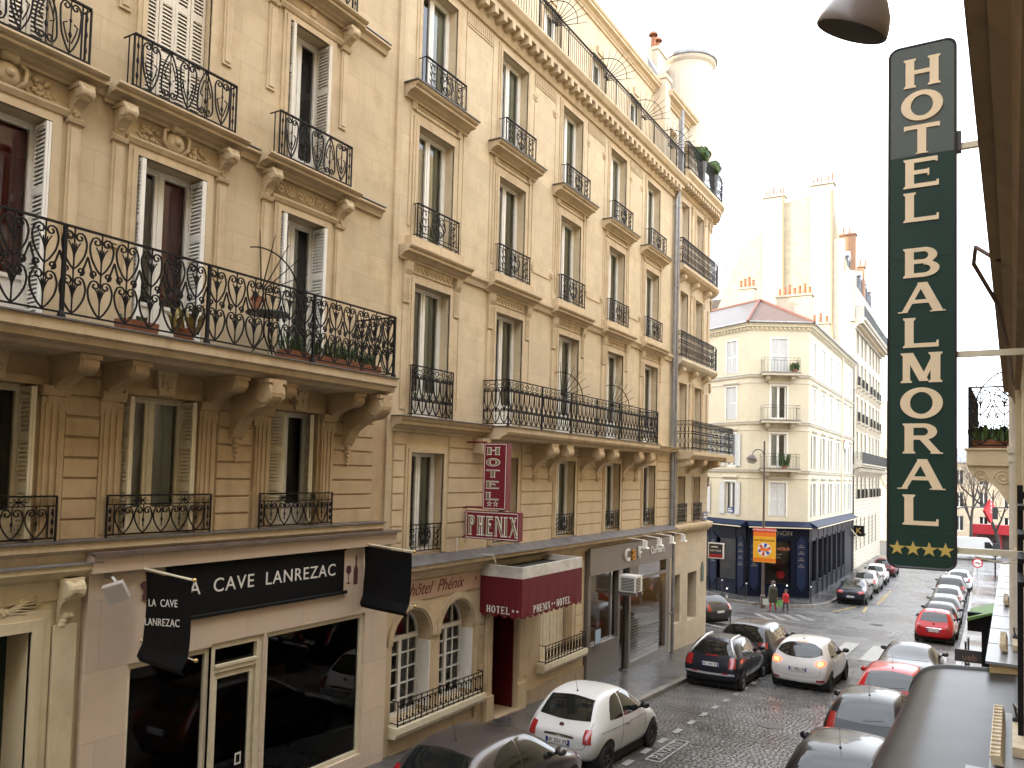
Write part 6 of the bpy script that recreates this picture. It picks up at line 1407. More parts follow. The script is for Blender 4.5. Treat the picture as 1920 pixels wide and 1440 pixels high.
b = MB(); b.tube([(-4.9, 1.16, .1), (-5.0, 1.3, .24), (-5.3, 1.28, .26), (-5.6, 1.1, .15), (-6.5, .98, .1), (-9.0, .96, .06)], .012, 6); part('cable', b, mat('brown_cable', (.12, .07, .05), rough=.6), hb, M_R)
b = MB(); b.tube([(-12.55, 1.5, .06), (-12.55, -3.2, .06)], .055, 10); b.tube([(-12.55, .42, .06), (-12.55, .52, .06)], .075, 10); b.tube([(-12.55, .30, .06), (-12.55, .36, .06)], .066, 10); part('drain_pipe', b, mat('cream_pipe', (.70, .62, .50), rough=.45, var=.1), hb, M_R)
b = MB(); b.box(-9.0, -8.9, -.6, .9, 0, .05); b.box(-9.05, -8.85, -.62, -.6, 0, .06); part('pilaster', b, S_right, hb, M_R)
# zinc covered ledge over the street-level shop, with its end face
b = MB(); b.box(-24, -10.6, -3.2, -2.02, 0, .30); part('ledge', b, mat('yellow_render', (.62, .46, .22), rough=.8, var=.15), hb, M_R)
for k in range(11): b = MB(); y = 10.55 + 1.25 * k; b.box(-y - 1.23, -y, -2.015, -1.99, 0, .34); b.box(-y - .02, -y, -1.99, -1.986, 0, .34); part('ledge_flashing', b, mat('wet_zinc', (.22, .225, .235), rough=.3, metal=.0, spec=.25, var=.2, vscale=3), hb, M_R)
# entrance canopy: dark wet sheet metal bent down on the street side
prof = cr([(.02, -2.10, 0), (.45, -2.13, 0), (.80, -2.16, 0), (.99, -2.25, 0), (1.10, -2.45, 0), (1.13, -2.8, 0)], 6); pts = [(p.x, p.y) for p in prof]
can = thing('entrance_canopy', RA(8.5, -2.4), 'dark wet rounded metal canopy over the hotel entrance in the lower right corner', 'canopy')
M_can = mat('dark_wet_metal', (.035, .034, .034), rough=.3, metal=.0, spec=.06, var=.35, vscale=2.0, bump=.03, bscale=8)
b = MB(); mould(b, -10.75, -5.6, pts, ends=False); mould(b, -10.75, -5.6, [(p[0] * .97, p[1] - .04) for p in pts], ends=False); part('sheet', b, M_can, can, M_R, smooth=True)
b = MB(); b.tube([(-10.75, p[1], p[0]) for p in pts], .03, 6); b.tube([(-5.6, p[1], p[0]) for p in pts], .03, 6); b.tube([(-10.75, -2.8, 1.13), (-5.6, -2.8, 1.13)], .03, 6); part('rim', b, M_iron2, can, M_R)
b = MB(); b.box(-10.7, -5.6, -2.55, -2.1, -.02, .05); part('wall_plate', b, M_iron2, can, M_R)
# linear floodlights on the ledge
M_lampc = mat('cream_lamp_case', (.55, .45, .30), rough=.5, var=.25, vscale=10)
for k, (y, L_, lab) in enumerate(((6.6, 1.5, 'long cream linear floodlight nearest the camera on the zinc ledge above the canopy'), (11.1, 1.0, 'middle cream linear floodlight on the zinc ledge'), (15.4, .9, 'small far cream linear floodlight on the zinc ledge'))):
    t = thing('linear_floodlight', RA(y, -1.98, .1), lab, 'floodlight', 'linear floodlights on the ledge'); z = -1.98
    b = MB(); b.prism([(z + .03, .13), (z + .03, .20), (z + .09, .215), (z + .10, .15)], 0, -y - L_, -y); [b.box(-y - L_ * (q + .5) / 14 - .012, -y - L_ * (q + .5) / 14 + .012, z + .09, z + .108, .15, .21) for q in range(14)]; part('lamp_case', b, M_lampc, t, M_R)
    b = MB(); b.box(-y - L_ * .75, -y - L_ * .25, z, z + .07, .0, .08); part('ballast', b, M_lampc, t, M_R); b = MB(); b.box(-y - L_ * .9, -y - L_ * .75, z, z + .1, .0, .08); b.tube([(-y - L_ * .8, z + .1, .05), (-y - L_ * .8, z + .2, .07), (-y - L_ * .6, z + .22, .03), (-y - L_ * .4, z + .12, .02)], .01, 5); part('junction_box', b, M_blackp, t, M_R)
b = MB(); b.box(-8.3, -5.6, -2.02, -1.985, 0, .22); b.box(-6.6, -5.6, -2.02, -1.983, .22, .36); part('ledge_flashing', b, MATS['wet_zinc'], hb, M_R)
# black iron end of a window guard at the right margin
b = MB(); b.box(-5.6, -5.56, -1.45, .0, .02, .05)
for v in (-.12, -.27, -.40, -.52): b.box(-5.62, -5.0, v - .012, v + .012, .02, .05)
for v in (-.3, -.06): b.box(-5.9, -5.58, v - .02, v + .02, -.02, .04)
part('window_guard', b, M_iron, hb, M_R)
# ---- the big hotel sign
sg = thing('tall_hotel_sign', T(-.345, 5.5, 1.1), 'tall dark green hotel sign with cream capitals and four gold stars', 'sign')
M_sgreen = mat('sign_dark_green', (.008, .036, .023), rough=.45, spec=.25, var=.12, vscale=2.5); M_sgrey = mat('sign_grey_green', (.085, .10, .088), rough=.4, spec=.3, var=.12, vscale=2.5)  # upper part of the face is a paler grey-green
MSi = Fr((-.345, 5.5), (1, 0)).at(0, 0, 0) @ T(0, 1.117, 0)
hw, hh, rc = .185, 1.64, .055
def rrect(hw, hh, rc, n=6):
    P = []
    for cx, cy, a0 in ((hw - rc, hh - rc, 0), (-hw + rc, hh - rc, pi / 2), (-hw + rc, -hh + rc, pi), (hw - rc, -hh + rc, 1.5 * pi)):
        P += [(cx + rc * math.cos(a0 + pi / 2 * i / n), cy + rc * math.sin(a0 + pi / 2 * i / n)) for i in range(n + 1)]
    return P
b = MB(); b.prism(rrect(hw, hh, rc), 2, -.09, 0); P = rrect(hw, hh, rc); b.tube([(x, y, .0) for x, y in P + P[:1]], .009, 6); part('case', b, mat('sign_dark_rim', (.03, .03, .035), rough=.4), sg, MSi)
b = MB()
def band(v0, v1, m):
    poly = [p for p in rrect(hw - .008, hh - .008, rc - .006)]
    b.add([(x, min(max(y, v0), v1), .004) for x, y in poly], [tuple(range(len(poly)))], m)
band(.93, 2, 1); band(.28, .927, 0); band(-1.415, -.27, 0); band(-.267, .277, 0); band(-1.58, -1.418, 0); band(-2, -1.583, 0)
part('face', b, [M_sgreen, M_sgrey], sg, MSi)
for k, ch in enumerate('HOTEL BALMORAL'):
    if ch == ' ': continue
    y = (2.485 - .2146 * k if k < 5 else 1.274 - .2193 * (k - 6)) - 1.117
    w = {'O': .235, 'A': .235, 'M': .225}.get(ch, .21)
    me = MB(); letters(me, ch, -w * .5, y, w, .186, d=.006, bw=.235, th=.14, sf=.05); part('letter', me, M_lett, sg, MSi @ T(0, 0, .005))
for k in range(4): me = MB(); star(me, -.132 + .088 * k, -1.524, .048, .005); part('star', me, mat('gold_star', (.55, .40, .10), rough=.35, metal=.3), sg, MSi @ T(0, 0, .005))
for v in (.96, -.33, -1.52): b = MB(); b.box(hw, .62, v - .018, v + .018, -.06, -.025); part('bracket', b, M_cream, sg, MSi)
b = MB(); b.box(hw, hw + .03, .93, 1.05, -.08, -.01); part('junction', b, M_iron2, sg, MSi); b = MB(); b.tube([(hw + .1, -1.552, -.04), (hw + .25, -1.58, -.04), (.58, -1.552, -.04)], .006, 5); part('cable', b, M_cream, sg, MSi)
# ---- floodlight bell hanging above
fl2 = thing('hanging_floodlight', T(-.43, 3.2, 1.95), 'grey bell shaped floodlight hanging at the top of the picture beside the sign', 'floodlight')
MF = T(-.43, 3.2, 1.75) @ Matrix.Rotation(math.radians(24), 4, 'Y') @ Matrix.Rotation(math.radians(8), 4, 'X')
M_bell = mat('taupe_enamel', (.20, .165, .15), rough=.35, var=.1)
b = MB(); b.lathe([(.132, -.035), (.135, -.03), (.13, .0), (.118, .04), (.09, .085), (.075, .10), (.075, .115), (.062, .12), (.06, .22), (.04, .25), (.001, .26)], n=32); b.lathe([(.130, -.033), (.115, .03), (.085, .08), (.05, .1), (.001, .1)], n=32, m=1); part('bell', b, [M_bell, mat('bell_inside', (.16, .145, .13), rough=.5)], fl2, MF, smooth=True)
b = MB(); b.lathe([(.001, -.0), (.03, .01), (.035, .04), (.02, .08)], n=14); part('bulb', b, mat('unlit_bulb', (.45, .42, .38), rough=.2), fl2, MF, smooth=True)
b = MB(); b.tube([(.08, 0, .11), (.09, .0, .16)], .012, 6); b.tube([(.075 * math.cos(q * .4), .075 * math.sin(q * .4), .13) for q in range(17)], .005, 4); part('clamp', b, M_iron2, fl2, MF)
b = MB(); b.tube([(-.43, 3.2, 1.97), (-.38, 3.2, 2.3), (.2, 3.2, 2.4)], .015, 6); part('arm', b, M_iron, fl2, Matrix())
# ---- neighbour beyond: balcony on a scrolled bracket
nbh = thing('neighbour_building', T(1.2, 20, gz(20)), 'cream neighbouring house on the right with scrolled iron balcony end', 'building')
b = MB(); b.box(-50, -12.75, -8, 14, -1.0, 0); part('wall', b, S_right, nbh, M_R)
b = MB(); b.box(-17.5, -14.0, .28, .52, 0, .67); b.box(-17.5, -13.97, .52, .545, 0, .70); bl = part('balcony', b, S_right, nbh, M_R)
# bracket with carved scrolls, seen from its side
poly = [(.28, 0), (.28, .66), (.20, .64), (.10, .56), (.05, .40), (-.05, .28), (-.3, .12), (-.6, .06), (-.9, .04), (-.9, 0)]
b = MB(); b.prism(poly, 0, -14.35, -14.05)
for (cy, cz, r_) in ((.12, .48, .10), (.10, .2, .12)): b.tube([(-14.045, cy + p[1], cz + p[0]) for p in spiral(0, 0, r_, .02, 0, 4.2 * pi, 26)], .016, 5)
part('console', b, S_right, bl, M_R)
b = MB(); rail_pattern(b, 0, .62, 0, .93, 'hearts', .009); part('railing', b, M_iron, bl, RA(14.03, .55, .02) @ Matrix.Rotation(-pi / 2, 4, 'Y'))
b = MB(); rail_pattern(b, -17.4, -14.03, 0, .93, 'hearts', .009); part('railing', b, M_iron, bl, RA(0, .55, .63))
b = MB(); fan(b, .75, 7); part('burglar_fan', b, M_iron, bl, RA(14.05, 1.2, .0) @ Matrix.Rotation(-pi / 2, 4, 'Y'))
potted('balcony_shrub', T(.08, 15.0, .56), 'green shrub behind the iron railing of the right hand balcony', 120, .25, .6, box=.3)
# projecting shop signs and green awning further down on the right
t = thing('green_awning', RA(30, -3.0, .5), 'small bright green awning on the right pavement further down', 'awning'); b = MB(); b.prism([(-3.9, 0), (-3.9, .1), (-4.35, 1.35), (-4.45, 1.35)][::-1], 0, -32.5, -30); part('cloth', b, mat('awning_green', (.07, .16, .03), rough=.6, var=.1), t, M_R)
b = MB(); b.box(-30.5, -30.4, -6.0, -4.2, .55, .95); b.box(-30.55, -30.35, -4.8, -4.2, .3, 1.35); part('post', b, M_black, t, M_R)
t = thing('dark_shop_board', RA(31, -5.5, 1.2), 'dark projecting board with a chalked word above the right pavement', 'sign'); MSb = RA(31, -5.7, .95) @ Matrix.Rotation(pi / 2, 4, 'Y') 
b = MB(); b.box(-31.05, -31, -5.95, -5.55, .95, 1.75); part('board', b, mat('dark_slate_board', (.05, .045, .045), rough=.5), t, M_R)
put('lettering', text_me('ueb', .3, mat('board_lettering', (.35, .2, .12)), .003), T(-.5, 30.95, -5.78) @ Matrix.Rotation(pi / 2, 4, 'X'), t)
# ================================================================ end of the street: avenue with bare trees
b = MB(); strip(-120, 120, [96, 160], .01, b); tag(put('avenue', b.mesh('avenue', mat('avenue_asphalt', (.07, .068, .066), rough=.5, var=.3, vscale=1))), 'grey avenue crossing at the end of the street', kind='structure')
M_bark = mat('bark', (.055, .045, .038), rough=.9, var=.3); M_twig = mat('twigs', (.13, .09, .065), rough=.9)
def tree(x, y, h, seed, label):
    t = thing('bare_tree', T(x, y, gz(y)), label, 'tree', 'bare avenue trees'); r_ = random.Random(seed); tr = MB(); tw = MB()
    def br(p, d, l, r, dep):
        n = 4; pts = [p]; q = Vector(p); dd = Vector(d)
        for i in range(n): dd = (dd + Vector((r_.uniform(-.16, .16), r_.uniform(-.16, .16), r_.uniform(-.05, .12)))).normalized(); q = q + dd * l / n; pts.append(q.copy())
        (tr if dep < 2 else tw).tube(pts, r, 6 if dep < 2 else 3, taper=r * .6, cap=False)
        if dep < 5:
            for k in range(3 if dep else 5):
                f = r_.uniform(.45, 1); j = min(n, max(1, int(f * n + .5))); a = r_.uniform(0, 2 * pi); sp = r_.uniform(.35, .8)
                nd = (dd + Vector((math.cos(a), math.sin(a), r_.uniform(.0, .5))) * sp).normalized(); br(pts[j], nd, l * r_.uniform(.55, .75), r * .5, dep + 1)
    br(Vector((0, 0, 0)), Vector((0, 0, 1)), h * .42, h * .017, 0)
    part('trunk', tr, M_bark, t); part('crown', tw, M_twig, t)
for k, (x, y, h, lab) in enumerate(((-9.2, 97.5, 13, 'bare tree trunk at the street end just left of the big green sign'), (-1.6, 101, 12, 'bare tree seen between the green sign and the white pipe'), (1.2, 104, 13, 'bare tree behind the red tobacco sign'), (-5.5, 104, 13, 'bare avenue tree hidden mostly behind the green sign'), (4.0, 112, 14, 'farthest bare tree beyond the avenue at the right'))): tree(x, y, h, k + 5, lab)
fb_ = thing('avenue_building', T(0, 140, gz(140)), 'pale building across the avenue behind the bare trees', 'building')
FF = Fr((-60, 140), (1, 0)); b = MB(); cols_ = [2 + 3.2 * k for k in range(38)]
wall(b, 0, 125, gz(140), 3.2, [(c - .6, c + .6, v, v + 2.3) for c in cols_ for v in (-7.2, -3.6, -.2)], .3); part('wall', b, stone('far_stone', (.62, .52, .38), dirt=.2), fb_, FF.M)
b = MB(); b.box(0, 125, gz(140), 3.1, -.9, -.8); part('interior', b, M_room, fb_, FF.M); b = MB(); b.prism([(3.2, -8), (3.2, .3), (5.4, -1.4), (5.8, -8)][::-1], 0, 0, 125); part('roof', b, M_zinc, fb_, FF.M)
wf = win_tm(1.2, 2.3, .25, M_white, panel=0)
for c in cols_[14:26]:
    for v in (-7.2, -3.6, -.2): wf.place(FF.at(c, v), fb_)
# left side building beyond the tall one, right side far row
b5 = thing('pale_building', T(-14, 112, gz(112)), 'pale far building just visible beyond the tall gabled one', 'building'); F5 = Fr((-11, 120), (0, 1)); b = MB(); wall(b, 0, 14, gz(120), 11, [(c - .5, c + .5, v, v + 2) for c in (2, 5, 8, 11) for v in (-6, -2.5, 1, 4.5, 7.5)], .3); b.box(-.02, 14, gz(120), 11, -14, -.5, 1); part('wall', b, [S_b4, M_ren], b5, F5.M)
# tobacconist: red shop front and lozenge sign
M_tred = mat('tabac_red', (.42, .012, .02), rough=.35)
tb2 = thing('tobacconist_shop', T(1.5, 108, gz(108)), 'bright red tobacconist shopfront at the end of the street', 'shopfront'); Ft = Fr((-1.5, 108), (1, 0)); b = MB(); b.box(0, 8, -5.7, -4.6, 0, 1.4); b.box(0, .5, gz(108), -5.7, 0, .3); b.box(2.6, 3.0, gz(108), -5.7, 0, .3); b.box(4.5, 5, gz(108), -5.7, 0, .3); part('fascia', b, M_tred, tb2, Ft.M); b = MB(); b.box(.5, 8, gz(108), -5.7, -.6, -.5); part('pane', b, M_room, tb2, Ft.M)
t = thing('tobacco_sign', T(-.2, 82, -2.5), 'red lozenge tobacconist sign reading TABAC hanging over the right pavement', 'sign'); Mt = T(.25, 82, -2.35) @ RZ(.9) @ Matrix.Rotation(pi / 2, 4, 'X')
b = MB(); b.prism([(0, -1.05), (.75, 0), (0, 1.05), (-.75, 0)], 2, -.12, .12); part('lozenge', b, M_tred, t, Mt); me = text_me('T\nA\nB\nA\nC', .34, M_letw, .004); put('lettering', me, Mt @ T(0, .62, .125), t)
b = MB(); b.tube([(0, 0, -.1), (1.5, 0, -.1)], .04); part('bracket', b, M_iron, t, Mt)
# overhead lamp arm and traffic lights, prohibition signs
lp = thing('lamp_arch', T(-3.4, 92, gz(92)), 'slender grey lamp arch over the end of the street', 'street lamp'); b = MB(); b.tube([(-3.2, 92, gz(92)), (-3.2, 92, -3.5)] + [(-3.2 + 1.6 * (1 - math.cos(q * pi / 2 / 6)), 92, -3.5 + 1.2 * math.sin(q * pi / 2 / 6)) for q in range(7)] + [(1.5, 92, -2.25)], .06, 6); part('mast', b, M_iron2, lp, Matrix())
for (x, y, z, lab) in ((-.6, 70, -5.95, 'round no left turn sign near the white pipe'), (-3.05, 80, -5.4, 'red no entry disc partly behind the green sign')):
    t = thing('round_road_sign', T(x, y, gz(y)), lab, 'road sign'); b = MB(); b.tube([(x, y + .05, gz(y)), (x, y + .05, z + .4)], .035, 6); part('post', b, M_alu, t, Matrix()); F_ = Fr((x, y), (1, 0)).at(0, z, 0)
    b = MB(); b.lathe([(.001, .0), (.36, 0), (.36, -.03)], n=24); part('disc', b, M_tred, t, F_); b = MB()
    if 'left' in lab: b.lathe([(.001, .004), (.27, .004)], n=24); b.tube([(.1, -.18, .012), (.1, .02, .012), (-.12, .06, .012)], .03, 4, m=1); b.box(-.26, .26, -.03, .03, .01, .016, 2)
    else: b.box(-.25, .25, -.06, .06, .002, .01)
    part('symbol', b, [M_letw, M_black, M_tred], t, F_ if 'left' not in lab else F_ )
tl = thing('traffic_light', T(.6, 78, gz(78)), 'dark traffic light at the right pavement edge far down the street', 'traffic light'); b = MB(); b.tube([(.6, 78, gz(78)), (.6, 78, -4.6)], .06, 6); part('post', b, M_iron, tl, Matrix()); b = MB(); b.box(.42, .78, 77.8, 78.1, -6.0, -4.9); b.box(.4, .8, 77.9, 78, -2.9, -1.9); part('signal_head', b, M_blackp, tl, Matrix())
# ================================================================ cars
M_tyre = mat('tyre', (.015, .015, .015), rough=.8); M_rim = mat('alloy_rim', (.42, .42, .43), rough=.3, metal=.8); M_rimd = mat('dark_rim', (.05, .05, .05), rough=.4)
M_cglass = mat('car_glass', (.010, .012, .012), rough=.03, spec=.6); M_trim = mat('car_black_trim', (.012, .012, .012), rough=.45); M_chrome = mat('chrome', (.6, .6, .6), rough=.12, metal=1)
M_tail = mat('tail_red', (.30, .012, .014), rough=.15, coat=1.0); M_taillit = mat('tail_red_lit', (.9, .05, .02), rough=.15, emit=1.6); M_tailw = mat('tail_clear', (.65, .60, .58), rough=.15, coat=1.0); M_amber = mat('tail_amber_lit', (1.0, .35, .04), rough=.2, emit=2.5)
M_plate = mat('plate_white', (.68, .68, .66), rough=.4); M_pblue = mat('plate_blue', (.02, .06, .35), rough=.4); M_under = mat('underbody', (.006, .006, .006), rough=.9)
def paint(name, c, metal=.0, rough=.28): return mat('paint_' + name, c, rough=rough, metal=metal, coat=.42, spec=.2, var=.06, vscale=1.5)
def lerp_tab(tab, x):
    for (a, va), (b, vb) in zip(tab[:-1], tab[1:]):
        if x <= b: t = 0 if b == a else max(0, (x - a) / (b - a)); return va + (vb - va) * t
    return tab[-1][1]
BODY = {}
def body(kind, s):
    """smooth shell lofted from cross sections; x = 0 at the rear bumper, y across, z up. Returns mesh-ready evaluated data"""
    W, L_ = s['W'] / 2, s['L']
    bm = bmesh.new(); rings = []
    for (x, zl, zb, zt, wl, wm, wt) in s['st']:
        pts = [(0, zl), (.78 * wl, zl), (wl, zl + .10), (wm, (zl + zb) * .5 + .04), (wm * .985, zb), (wt + (wm * .985 - wt) * .12, zb + (zt - zb) * .80), (wt * .80, zt - .02), (0, zt)]
        full = [(x, -y * W, z) for y, z in pts] + [(x, y * W, z) for y, z in pts[-2:0:-1]]
        rings.append([bm.verts.new(p) for p in full])
    n = len(rings[0])
    for a, b in zip(rings[:-1], rings[1:]):
        for i in range(n): bm.faces.new((a[i], a[(i + 1) % n], b[(i + 1) % n], b[i]))
    bm.faces.new(rings[0][::-1]); bm.faces.new(rings[-1])
    bmesh.ops.recalc_face_normals(bm, faces=bm.faces[:])
    me = bpy.data.meshes.new('body'); bm.to_mesh(me); bm.free()
    o = bpy.data.objects.new('tmp', me); col.objects.link(o); m = o.modifiers.new('s', 'SUBSURF'); m.levels = 3; m.render_levels = 3
    bpy.context.view_layer.update(); dg = bpy.context.evaluated_depsgraph_get(); ev = bpy.data.meshes.new_from_object(o.evaluated_get(dg)); bpy.data.objects.remove(o); bpy.data.meshes.remove(me)
    ev.polygons.foreach_set('use_smooth', [True] * len(ev.polygons))
    bvh = BVHTree.FromPolygons([v.co for v in ev.vertices], [p.vertices[:] for p in ev.polygons])
    return ev, bvh
def resample(pts, n):
    P = [Vector((*p, 0)) for p in pts]; d = [0]
    for a, b in zip(P[:-1], P[1:]): d.append(d[-1] + (b - a).length)
    o = []
    for i in range(n):
        t = d[-1] * i / (n - 1); k = 0
        while k < len(d) - 2 and d[k + 1] < t: k += 1
        f = 0 if d[k + 1] == d[k] else (t - d[k]) / (d[k + 1] - d[k]); o.append(P[k].lerp(P[k + 1], f))
    return o
def cast(bvh, view, a, b, side=1):
    """view 'side': (x,z) seen from +-y; 'rear': (y,z) seen from behind; 'front'; 'top': (x,y)"""
    if view == 'side': o, d = Vector((a, side * 3, b)), Vector((0, -side, 0))
    elif view == 'rear': o, d = Vector((-3, a, b)), Vector((1, 0, 0))
    elif view == 'front': o, d = Vector((9, a, b)), Vector((-1, 0, 0))
    else: o, d = Vector((a, b, 5)), Vector((0, 0, -1))
    h = bvh.ray_cast(o, d); return (h[0], h[1]) if h[0] is not None else None
def patch(bvh, view, lo, hi, side=1, n=18, rows=7, off=.006, m=0, mb=None, smooth=True):
    """surface patch between two outline curves, laid on the shell"""
    mb = mb or MB(); lo = [(p.x, p.y) for p in cr([(*p, 0) for p in lo], 5)]; hi = [(p.x, p.y) for p in cr([(*p, 0) for p in hi], 5)]
    A, B = resample(lo, n), resample(hi, n); vs_ = []; last = None
    for j in range(rows):
        for i in range(n):
            q = A[i].lerp(B[i], j / (rows - 1)); h = cast(bvh, view, q.x, q.y, side)
            if h is None: h = (last[0], last[1]) if last else (Vector((0, 0, 0)), Vector((0, 0, 1)))
            nn = h[1]
            if view == 'side' and nn.y * side < 0: nn = -nn
            if view == 'rear' and nn.x > 0: nn = -nn
            if view == 'front' and nn.x < 0: nn = -nn
            last = h; vs_.append(tuple(h[0] + nn * off))
    fs = [(j * n + i, j * n + i + 1, (j + 1) * n + i + 1, (j + 1) * n + i) for j in range(rows - 1) for i in range(n - 1)]
    return mb.add(vs_, fs, m)
def line(bvh, view, pts, side=1, r=.004, off=.001, mb=None, n=5):
    mb = mb or MB(); P = []
    for p in cr([(*p, 0) for p in pts], n):
        h = cast(bvh, view, p.x, p.y, side)
        if h: P.append(h[0])
    return mb.tube(P, r, 4, cap=False) if len(P) > 1 else mb
def wheel_tm(r, w, rim, key):
    b = MB(); b.lathe([(r * .62, -w / 2), (r * .9, -w / 2), (r, -w / 2 + .03), (r, w / 2 - .03), (r * .9, w / 2), (r * .64, w / 2)], n=28, axis=1)
    t = Tm('wheel', b, M_tyre, smooth=False)
    b = MB(); 
    for s in (-1, 1):
        y = s * (w / 2 - .012); b.lathe([(.001, y), (r * .12, y), (r * .12, y - s * .012), (r * .14, y - s * .03)], n=16, axis=1); b.lathe([(r * .56, y - s * .02), (r * .66, y), (r * .6, y - s * .03)], n=24, axis=1); b.lathe([(.001, y - s * .05), (r * .64, y - s * .05)], n=16, axis=1, m=1)
        for k in range(6):
            a = k * pi / 3; c_, s_ = math.cos(a), math.sin(a); q = r * .07
            b.add([(r * .1 * s_ + q * c_, y - s * .006, r * .1 * c_ - q * s_), (r * .1 * s_ - q * c_, y - s * .006, r * .1 * c_ + q * s_), (r * .6 * s_ - q * .7 * c_, y - s * .012, r * .6 * c_ + q * .7 * s_), (r * .6 * s_ + q * .7 * c_, y - s * .012, r * .6 * c_ - q * .7 * s_)], [(0, 1, 2, 3)])
    t.sub('rim', b, [rim, M_under]); return t
WHT = {}
def car(spec, M, mpaint, label, plate=None, group=None, tail=M_tail, rim=None, extra=None, lit=False, name='parked_car'):
    s = spec; k = s['kind']
    if k not in BODY: BODY[k] = body(k, s)
    ev, bvh = BODY[k]
    t = thing(name, M, label, 'car', group)
    me = ev.copy(); me.materials.clear(); me.materials.append(mpaint); bd = put('body', me, M, t)
    W, L_ = s['W'] / 2, s['L']
    def add(nm, mb, m, smooth=False, par=t): return part(nm, mb, m, par, M, smooth)
    # glazing
    b = patch(bvh, 'rear', *s['rearwin'], n=22, rows=8); add('rear_window', b, s.get('rwglass', M_cglass), True)
    for sd in (-1, 1):
        for (lo, hi) in s['sidewin']: add('side_window', patch(bvh, 'side', lo, hi, sd, n=16, rows=6), M_cglass, True)
    add('windscreen', patch(bvh, 'front', *s['frontwin'], n=20, rows=8), M_cglass, True)
    # wheels and arches
    r = s['wr']; wk = (r, (rim or M_rim).name)
    if wk not in WHT: WHT[wk] = wheel_tm(r, .19, rim or M_rim, wk)
    for x in s['ax']:
        for sd in (-1, 1):
            a = MB(); n = 20; R_ = r * 1.17
            q = [(x + R_ * math.cos(pi * i / n), min(R_ * math.sin(pi * i / n), R_) + r) for i in range(n + 1)]
            patch(bvh, 'side', [(x + R_ * math.cos(pi * (1 - i / 8)), r * .80 + .02) for i in range(9)], [(x + R_ * math.cos(pi * (1 - i / 8)), r + R_ * math.sin(pi * i / 8) + .003) for i in range(9)], sd, n=18, rows=7, off=.004, mb=a); add('wheel_arch', a, M_under)
            h = cast(bvh, 'side', x, r * 1.6, sd); y = abs(h[0].y) if h else W
            WHT[wk].place(M @ T(x, sd * (y - .075), r), t)
    # seams
    b = MB()
    for sd in (-1, 1):
        for pts in s.get('seams', []): line(bvh, 'side', pts, sd, .0045, mb=b)
    for pts in s.get('rseams', []): line(bvh, 'rear', pts, 1, .0045, mb=b)
    add('panel_gaps', b, M_trim)
    b = MB()
    for sd in (-1, 1):
        for (x, z) in s.get('handles', []):
            h = cast(bvh, 'side', x, z, sd)
            if h: b.box(h[0].x - .09, h[0].x + .09, h[0].y - .015, h[0].y + .02, z - .018, z + .018) if sd > 0 else b.box(h[0].x - .09, h[0].x + .09, h[0].y - .02, h[0].y + .015, z - .018, z + .018)
    add('door_handles', b, s.get('hmat', mpaint))
    # mirrors
    for sd in (-1, 1):
        x, z = s['mirror']; h = cast(bvh, 'side', x, z, sd); y = abs(h[0].y) if h else W
        b = MB(); b.ball((x, sd * (y + .13), z + .05), .1, 8, sc_=(.75, 1.05, .75)); b.tube([(x + .03, sd * (y - .02), z - .02), (x, sd * (y + .1), z + .02)], .025, 5); add('mirror', b, s.get('mmat', mpaint), True)
    # lamps
    for (view, lo, hi) in s['tails']:
        for sd in (-1, 1):
            L0 = [(sd * p[0], p[1]) for p in lo]; H0 = [(sd * p[0], p[1]) for p in hi]; b = patch(bvh, view, L0, H0, n=10, rows=6, off=.014); add('tail_light', b, tail, True)
    for (lo, hi, m_) in s.get('tailin', []):
        for sd in (-1, 1): add('tail_lens', patch(bvh, 'rear', [(sd * p[0], p[1]) for p in lo], [(sd * p[0], p[1]) for p in hi], n=8, rows=5, off=.02), m_, True)
    for sd in (-1, 1): add('headlight', patch(bvh, 'front', [(sd * W * .55, s['hl'] - .07), (sd * W * .88, s['hl'] - .04)], [(sd * W * .58, s['hl'] + .06), (sd * W * .9, s['hl'] + .09)], n=8, rows=5, off=.01), M_tailw, True)
    # bumper, plate, wiper
    for (view, lo, hi, m_) in s.get('patches', []): add('trim', patch(bvh, view, lo, hi, n=22, rows=5, off=.008), m_ or mpaint, True)
    pz = s['plate']; h = cast(bvh, 'rear', 0, pz)
    if h:
        x = h[0].x - .03; pl_ = MB(); pl_.box(x, x + .02, -.26, .26, pz - .055, pz + .055, 0); pl_.box(x - .002, x, .215, .26, pz - .055, pz + .055, 1); pl_.box(x - .002, x, -.26, -.22, pz - .055, pz + .055, 1); po = add('number_plate', pl_, [M_plate, M_pblue])
        if plate: put('lettering', text_me(plate, .105, M_black, .001, space=1.05, bold=.001), M @ T(x - .003, 0, pz) @ RZ(-pi / 2) @ Matrix.Rotation(pi / 2, 4, 'X'), po)
    b = MB(); wz = s['wiper']; line(bvh, 'rear', [(.05, wz), (-.1, wz + .02), (-.34, wz + .05)], 1, .011, mb=b, n=4); add('rear_wiper', b, M_trim) if s.get('haswiper', True) else None
    ax_ = s.get('aerial')
    if ax_:
        h = cast(bvh, 'top', ax_, 0); 
        if h: b = MB(); b.tube([h[0], h[0] + Vector((-.16, 0, .38))], .005, 4, taper=.002); b.ball(h[0], .025, 5); add('aerial', b, M_trim)
    b = MB(); b.box(.25, L_ - .25, -W * .86, W * .86, .12, .34); add('underbody', b, M_under)
    if extra: extra(add, bvh, s)
    return t
def place_car(x, y, yaw=0.0, lift=0.0):
    """x = centre line, y = rear end; heading +Y (uphill gradient followed)"""
    z = gz(y + 1.5); pitch = math.atan((gz(y + 3) - gz(y)) / 3)
    return T(x, y, gz(y) + lift) @ RZ(yaw) @ Matrix.Rotation(pitch, 4, 'X') @ RZ(pi / 2)
